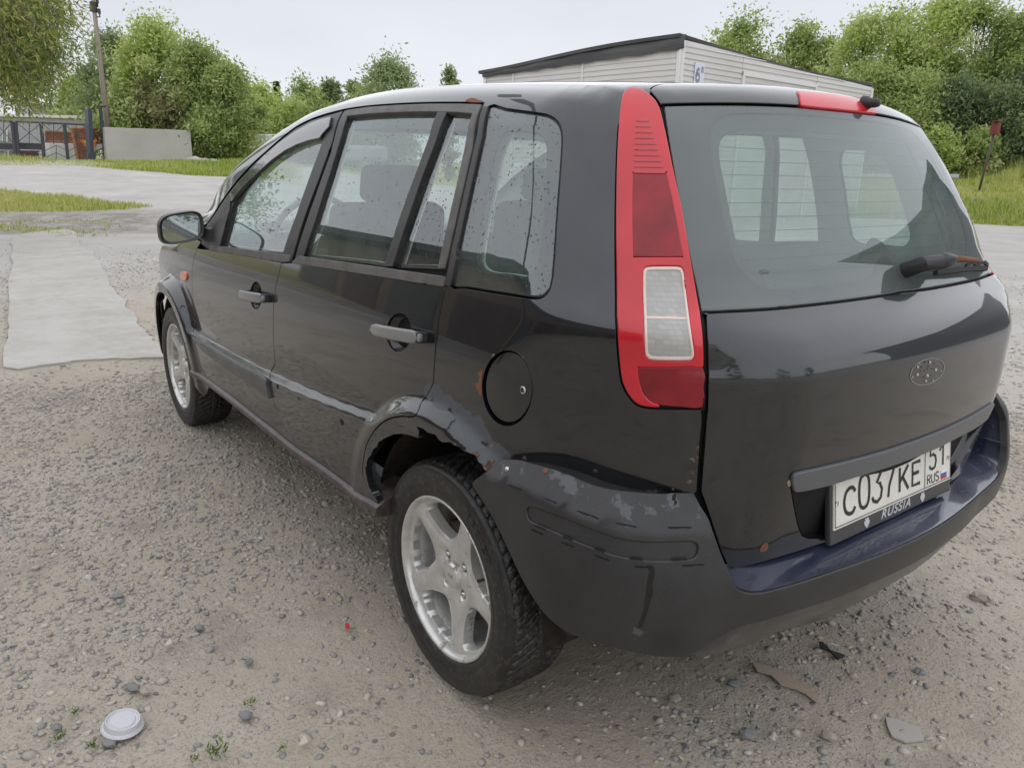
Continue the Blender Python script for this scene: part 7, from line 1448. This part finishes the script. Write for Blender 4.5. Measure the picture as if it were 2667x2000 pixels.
flat('plastic_scrap', 'D', [(745, 1362), (754, 1361), (757, 1365), (747, 1367)], mat('scrap_red', (.6, .05, .06), .4), 'tiny torn scrap of red plastic on the gravel', 'scrap', .003, .008); flat('plastic_scrap', 'D', [(758, 1363), (767, 1361), (770, 1364), (760, 1366)], mat('scrap_green', (.03, .22, .12), .4), 'tiny torn scrap of green plastic on the gravel', 'scrap', .003, .008)
flat('dark_strip', 'S20', [(985, 198), (1010, 195), (1060, 240), (1120, 265), (1140, 285), (1100, 285), (1050, 250), (1000, 215)], mat('rubber_black', (.025, .025, .027), .6), 'short black rubber strip among the stones below the bumper', 'rubber strip', .006, .006); flat('white_sliver', 'S20', [(1042, 218), (1080, 222), (1104, 232), (1080, 232)], WHT, 'small white sliver lying over the black rubber strip', 'sliver', .003, .013)
STN = [('D', 2118, 1297, .030, 'round dark brown lump at the right edge of the gravel', 'clod'), ('S20', 1588, 345, .016, 'dark grey angular stone below the right end of the bumper', 'stone'), ('S20', 128, 532, .017, 'smooth round beige pebble under the rear bumper corner', 'stone'), ('S20', 490, 425, .016, 'smooth grey oval pebble near the long board', 'stone'), ('S20', 1490, 735, .013, 'dark brown stone sitting on the pale flat stone', 'stone'), ('S20', 1040, 742, .017, 'blocky beige stone at the bottom centre right', 'stone'), ('S20', 555, 735, .019, 'long pointed grey stone low in the picture', 'stone'),
       ('S18', 1580, 1165, .016, 'dark grey stone in the small cluster right of the cup lid', 'stone'), ('S18', 850, 990, .017, 'dark slate stone above the cup lid', 'stone'), ('S18', 930, 995, .013, 'beige pebble touching the dark slate stone', 'stone'), ('S18', 1275, 597, .014, 'grey pyramid-shaped stone in the upper left gravel', 'stone'), ('S18', 1597, 825, .013, 'grey wedge-shaped stone midway to the rear wheel', 'stone'), ('S18', 705, 1362, .015, 'grey stone just below the cup lid', 'stone'), ('S18', 760, 400, .016, 'flat blue-grey stone highest on the left gravel', 'stone'), ('S18', 365, 1225, .012, 'dark flat stone left of the cup lid', 'stone')]
SMG = mat('stone_grey', (.20, .21, .215), .7, build=lambda m, t, b: NB(t).set(b, 'Base Color', NB(t).ramp(NB(t).noise(60, 5, .7), [(.3, (.14, .15, .155)), (.7, (.28, .28, .275))]))); SMB = mat('stone_beige', (.36, .33, .28), .75, build=lambda m, t, b: NB(t).set(b, 'Base Color', NB(t).ramp(NB(t).noise(60, 5, .7), [(.3, (.28, .25, .21)), (.7, (.44, .40, .34))])))
for i, (c, x, y, s, lb, ct) in enumerate(STN):
    p = floorpx(*T(c, [(x, y)])[0]); rs = np.random.RandomState(300+i); bm = bmesh.new(); bmesh.ops.create_icosphere(bm, subdivisions=2, radius=1)
    dvs = rs.normal(0, 1, (7, 3)); dvs /= np.linalg.norm(dvs, axis=1)[:, None]
    for v in bm.verts:
        q = np.array(v.co)
        for dn in dvs:
            a_ = q@dn
            if a_ > .72: q = q-dn*(a_-.72)
        q = rotm('z', rs.uniform(0, 1))@(q*[s*1.3, s*.95, s*.6]); v.co = Vector(q+[p[0], p[1], s*.28])
    me = bpy.data.meshes.new('stone'); bm.to_mesh(me); bm.free(); me.materials.append(SMB if 'beige' in lb or 'brown' in lb else SMG); o = bpy.data.objects.new('stone' if ct == 'stone' else 'clod', me); link(o); tag(o, lb, ct)
# small weeds
WD = mat('leaves_weed', (.1, .2, .03), .6, 0, 0, .2, b_leaf([(0, (.07, .13, .02)), (1, (.20, .30, .05))]))
for i, (x, y, s, lb) in enumerate(((1408, 1385, .022, 'largest small green weed tuft at the bottom of the gravel'), (603, 1362, .014, 'tiny weed just left of the stone under the cup lid'), (378, 1332, .014, 'tiny weed at the lower left of the cup lid'), (1598, 1085, .013, 'tiny weed above the small stone cluster'), (485, 1138, .011, 'tiny yellowish weed up left of the cup lid'), (1250, 1440, .012, 'faint weed at the bottom edge of the picture'), (1810, 1360, .011, 'faint weed beside the pale wood chip'))):
    p = floorpx(*T('S18', [(x, y)])[0]); rs = np.random.RandomState(i); n = 40; q = np.array([p[0], p[1], .004])+rs.normal(0, 1, (n, 3))*[s*.5, s*.5, 0]+[0, 0, 0]; d = rs.normal(0, 1, (n, 3)); d[:, 2] = np.abs(d[:, 2])+.3; d /= np.linalg.norm(d, axis=1)[:, None]; u = np.cross(d, rs.normal(0, 1, (n, 3))); u /= np.linalg.norm(u, axis=1)[:, None]; L_ = s*rs.uniform(.5, 1, n)[:, None]
    V = np.stack([q, q+d*L_*.5+u*L_*.14, q+d*L_, q+d*L_*.5-u*L_*.14], 1).reshape(-1, 3); k = np.arange(n)*4; o = rawmesh('weed', V, np.stack([k, k+1, k+2, k+3], 1), WD, np.repeat(rs.rand(n), 4)); tag(o, lb, 'weed', 'weeds in the gravel')
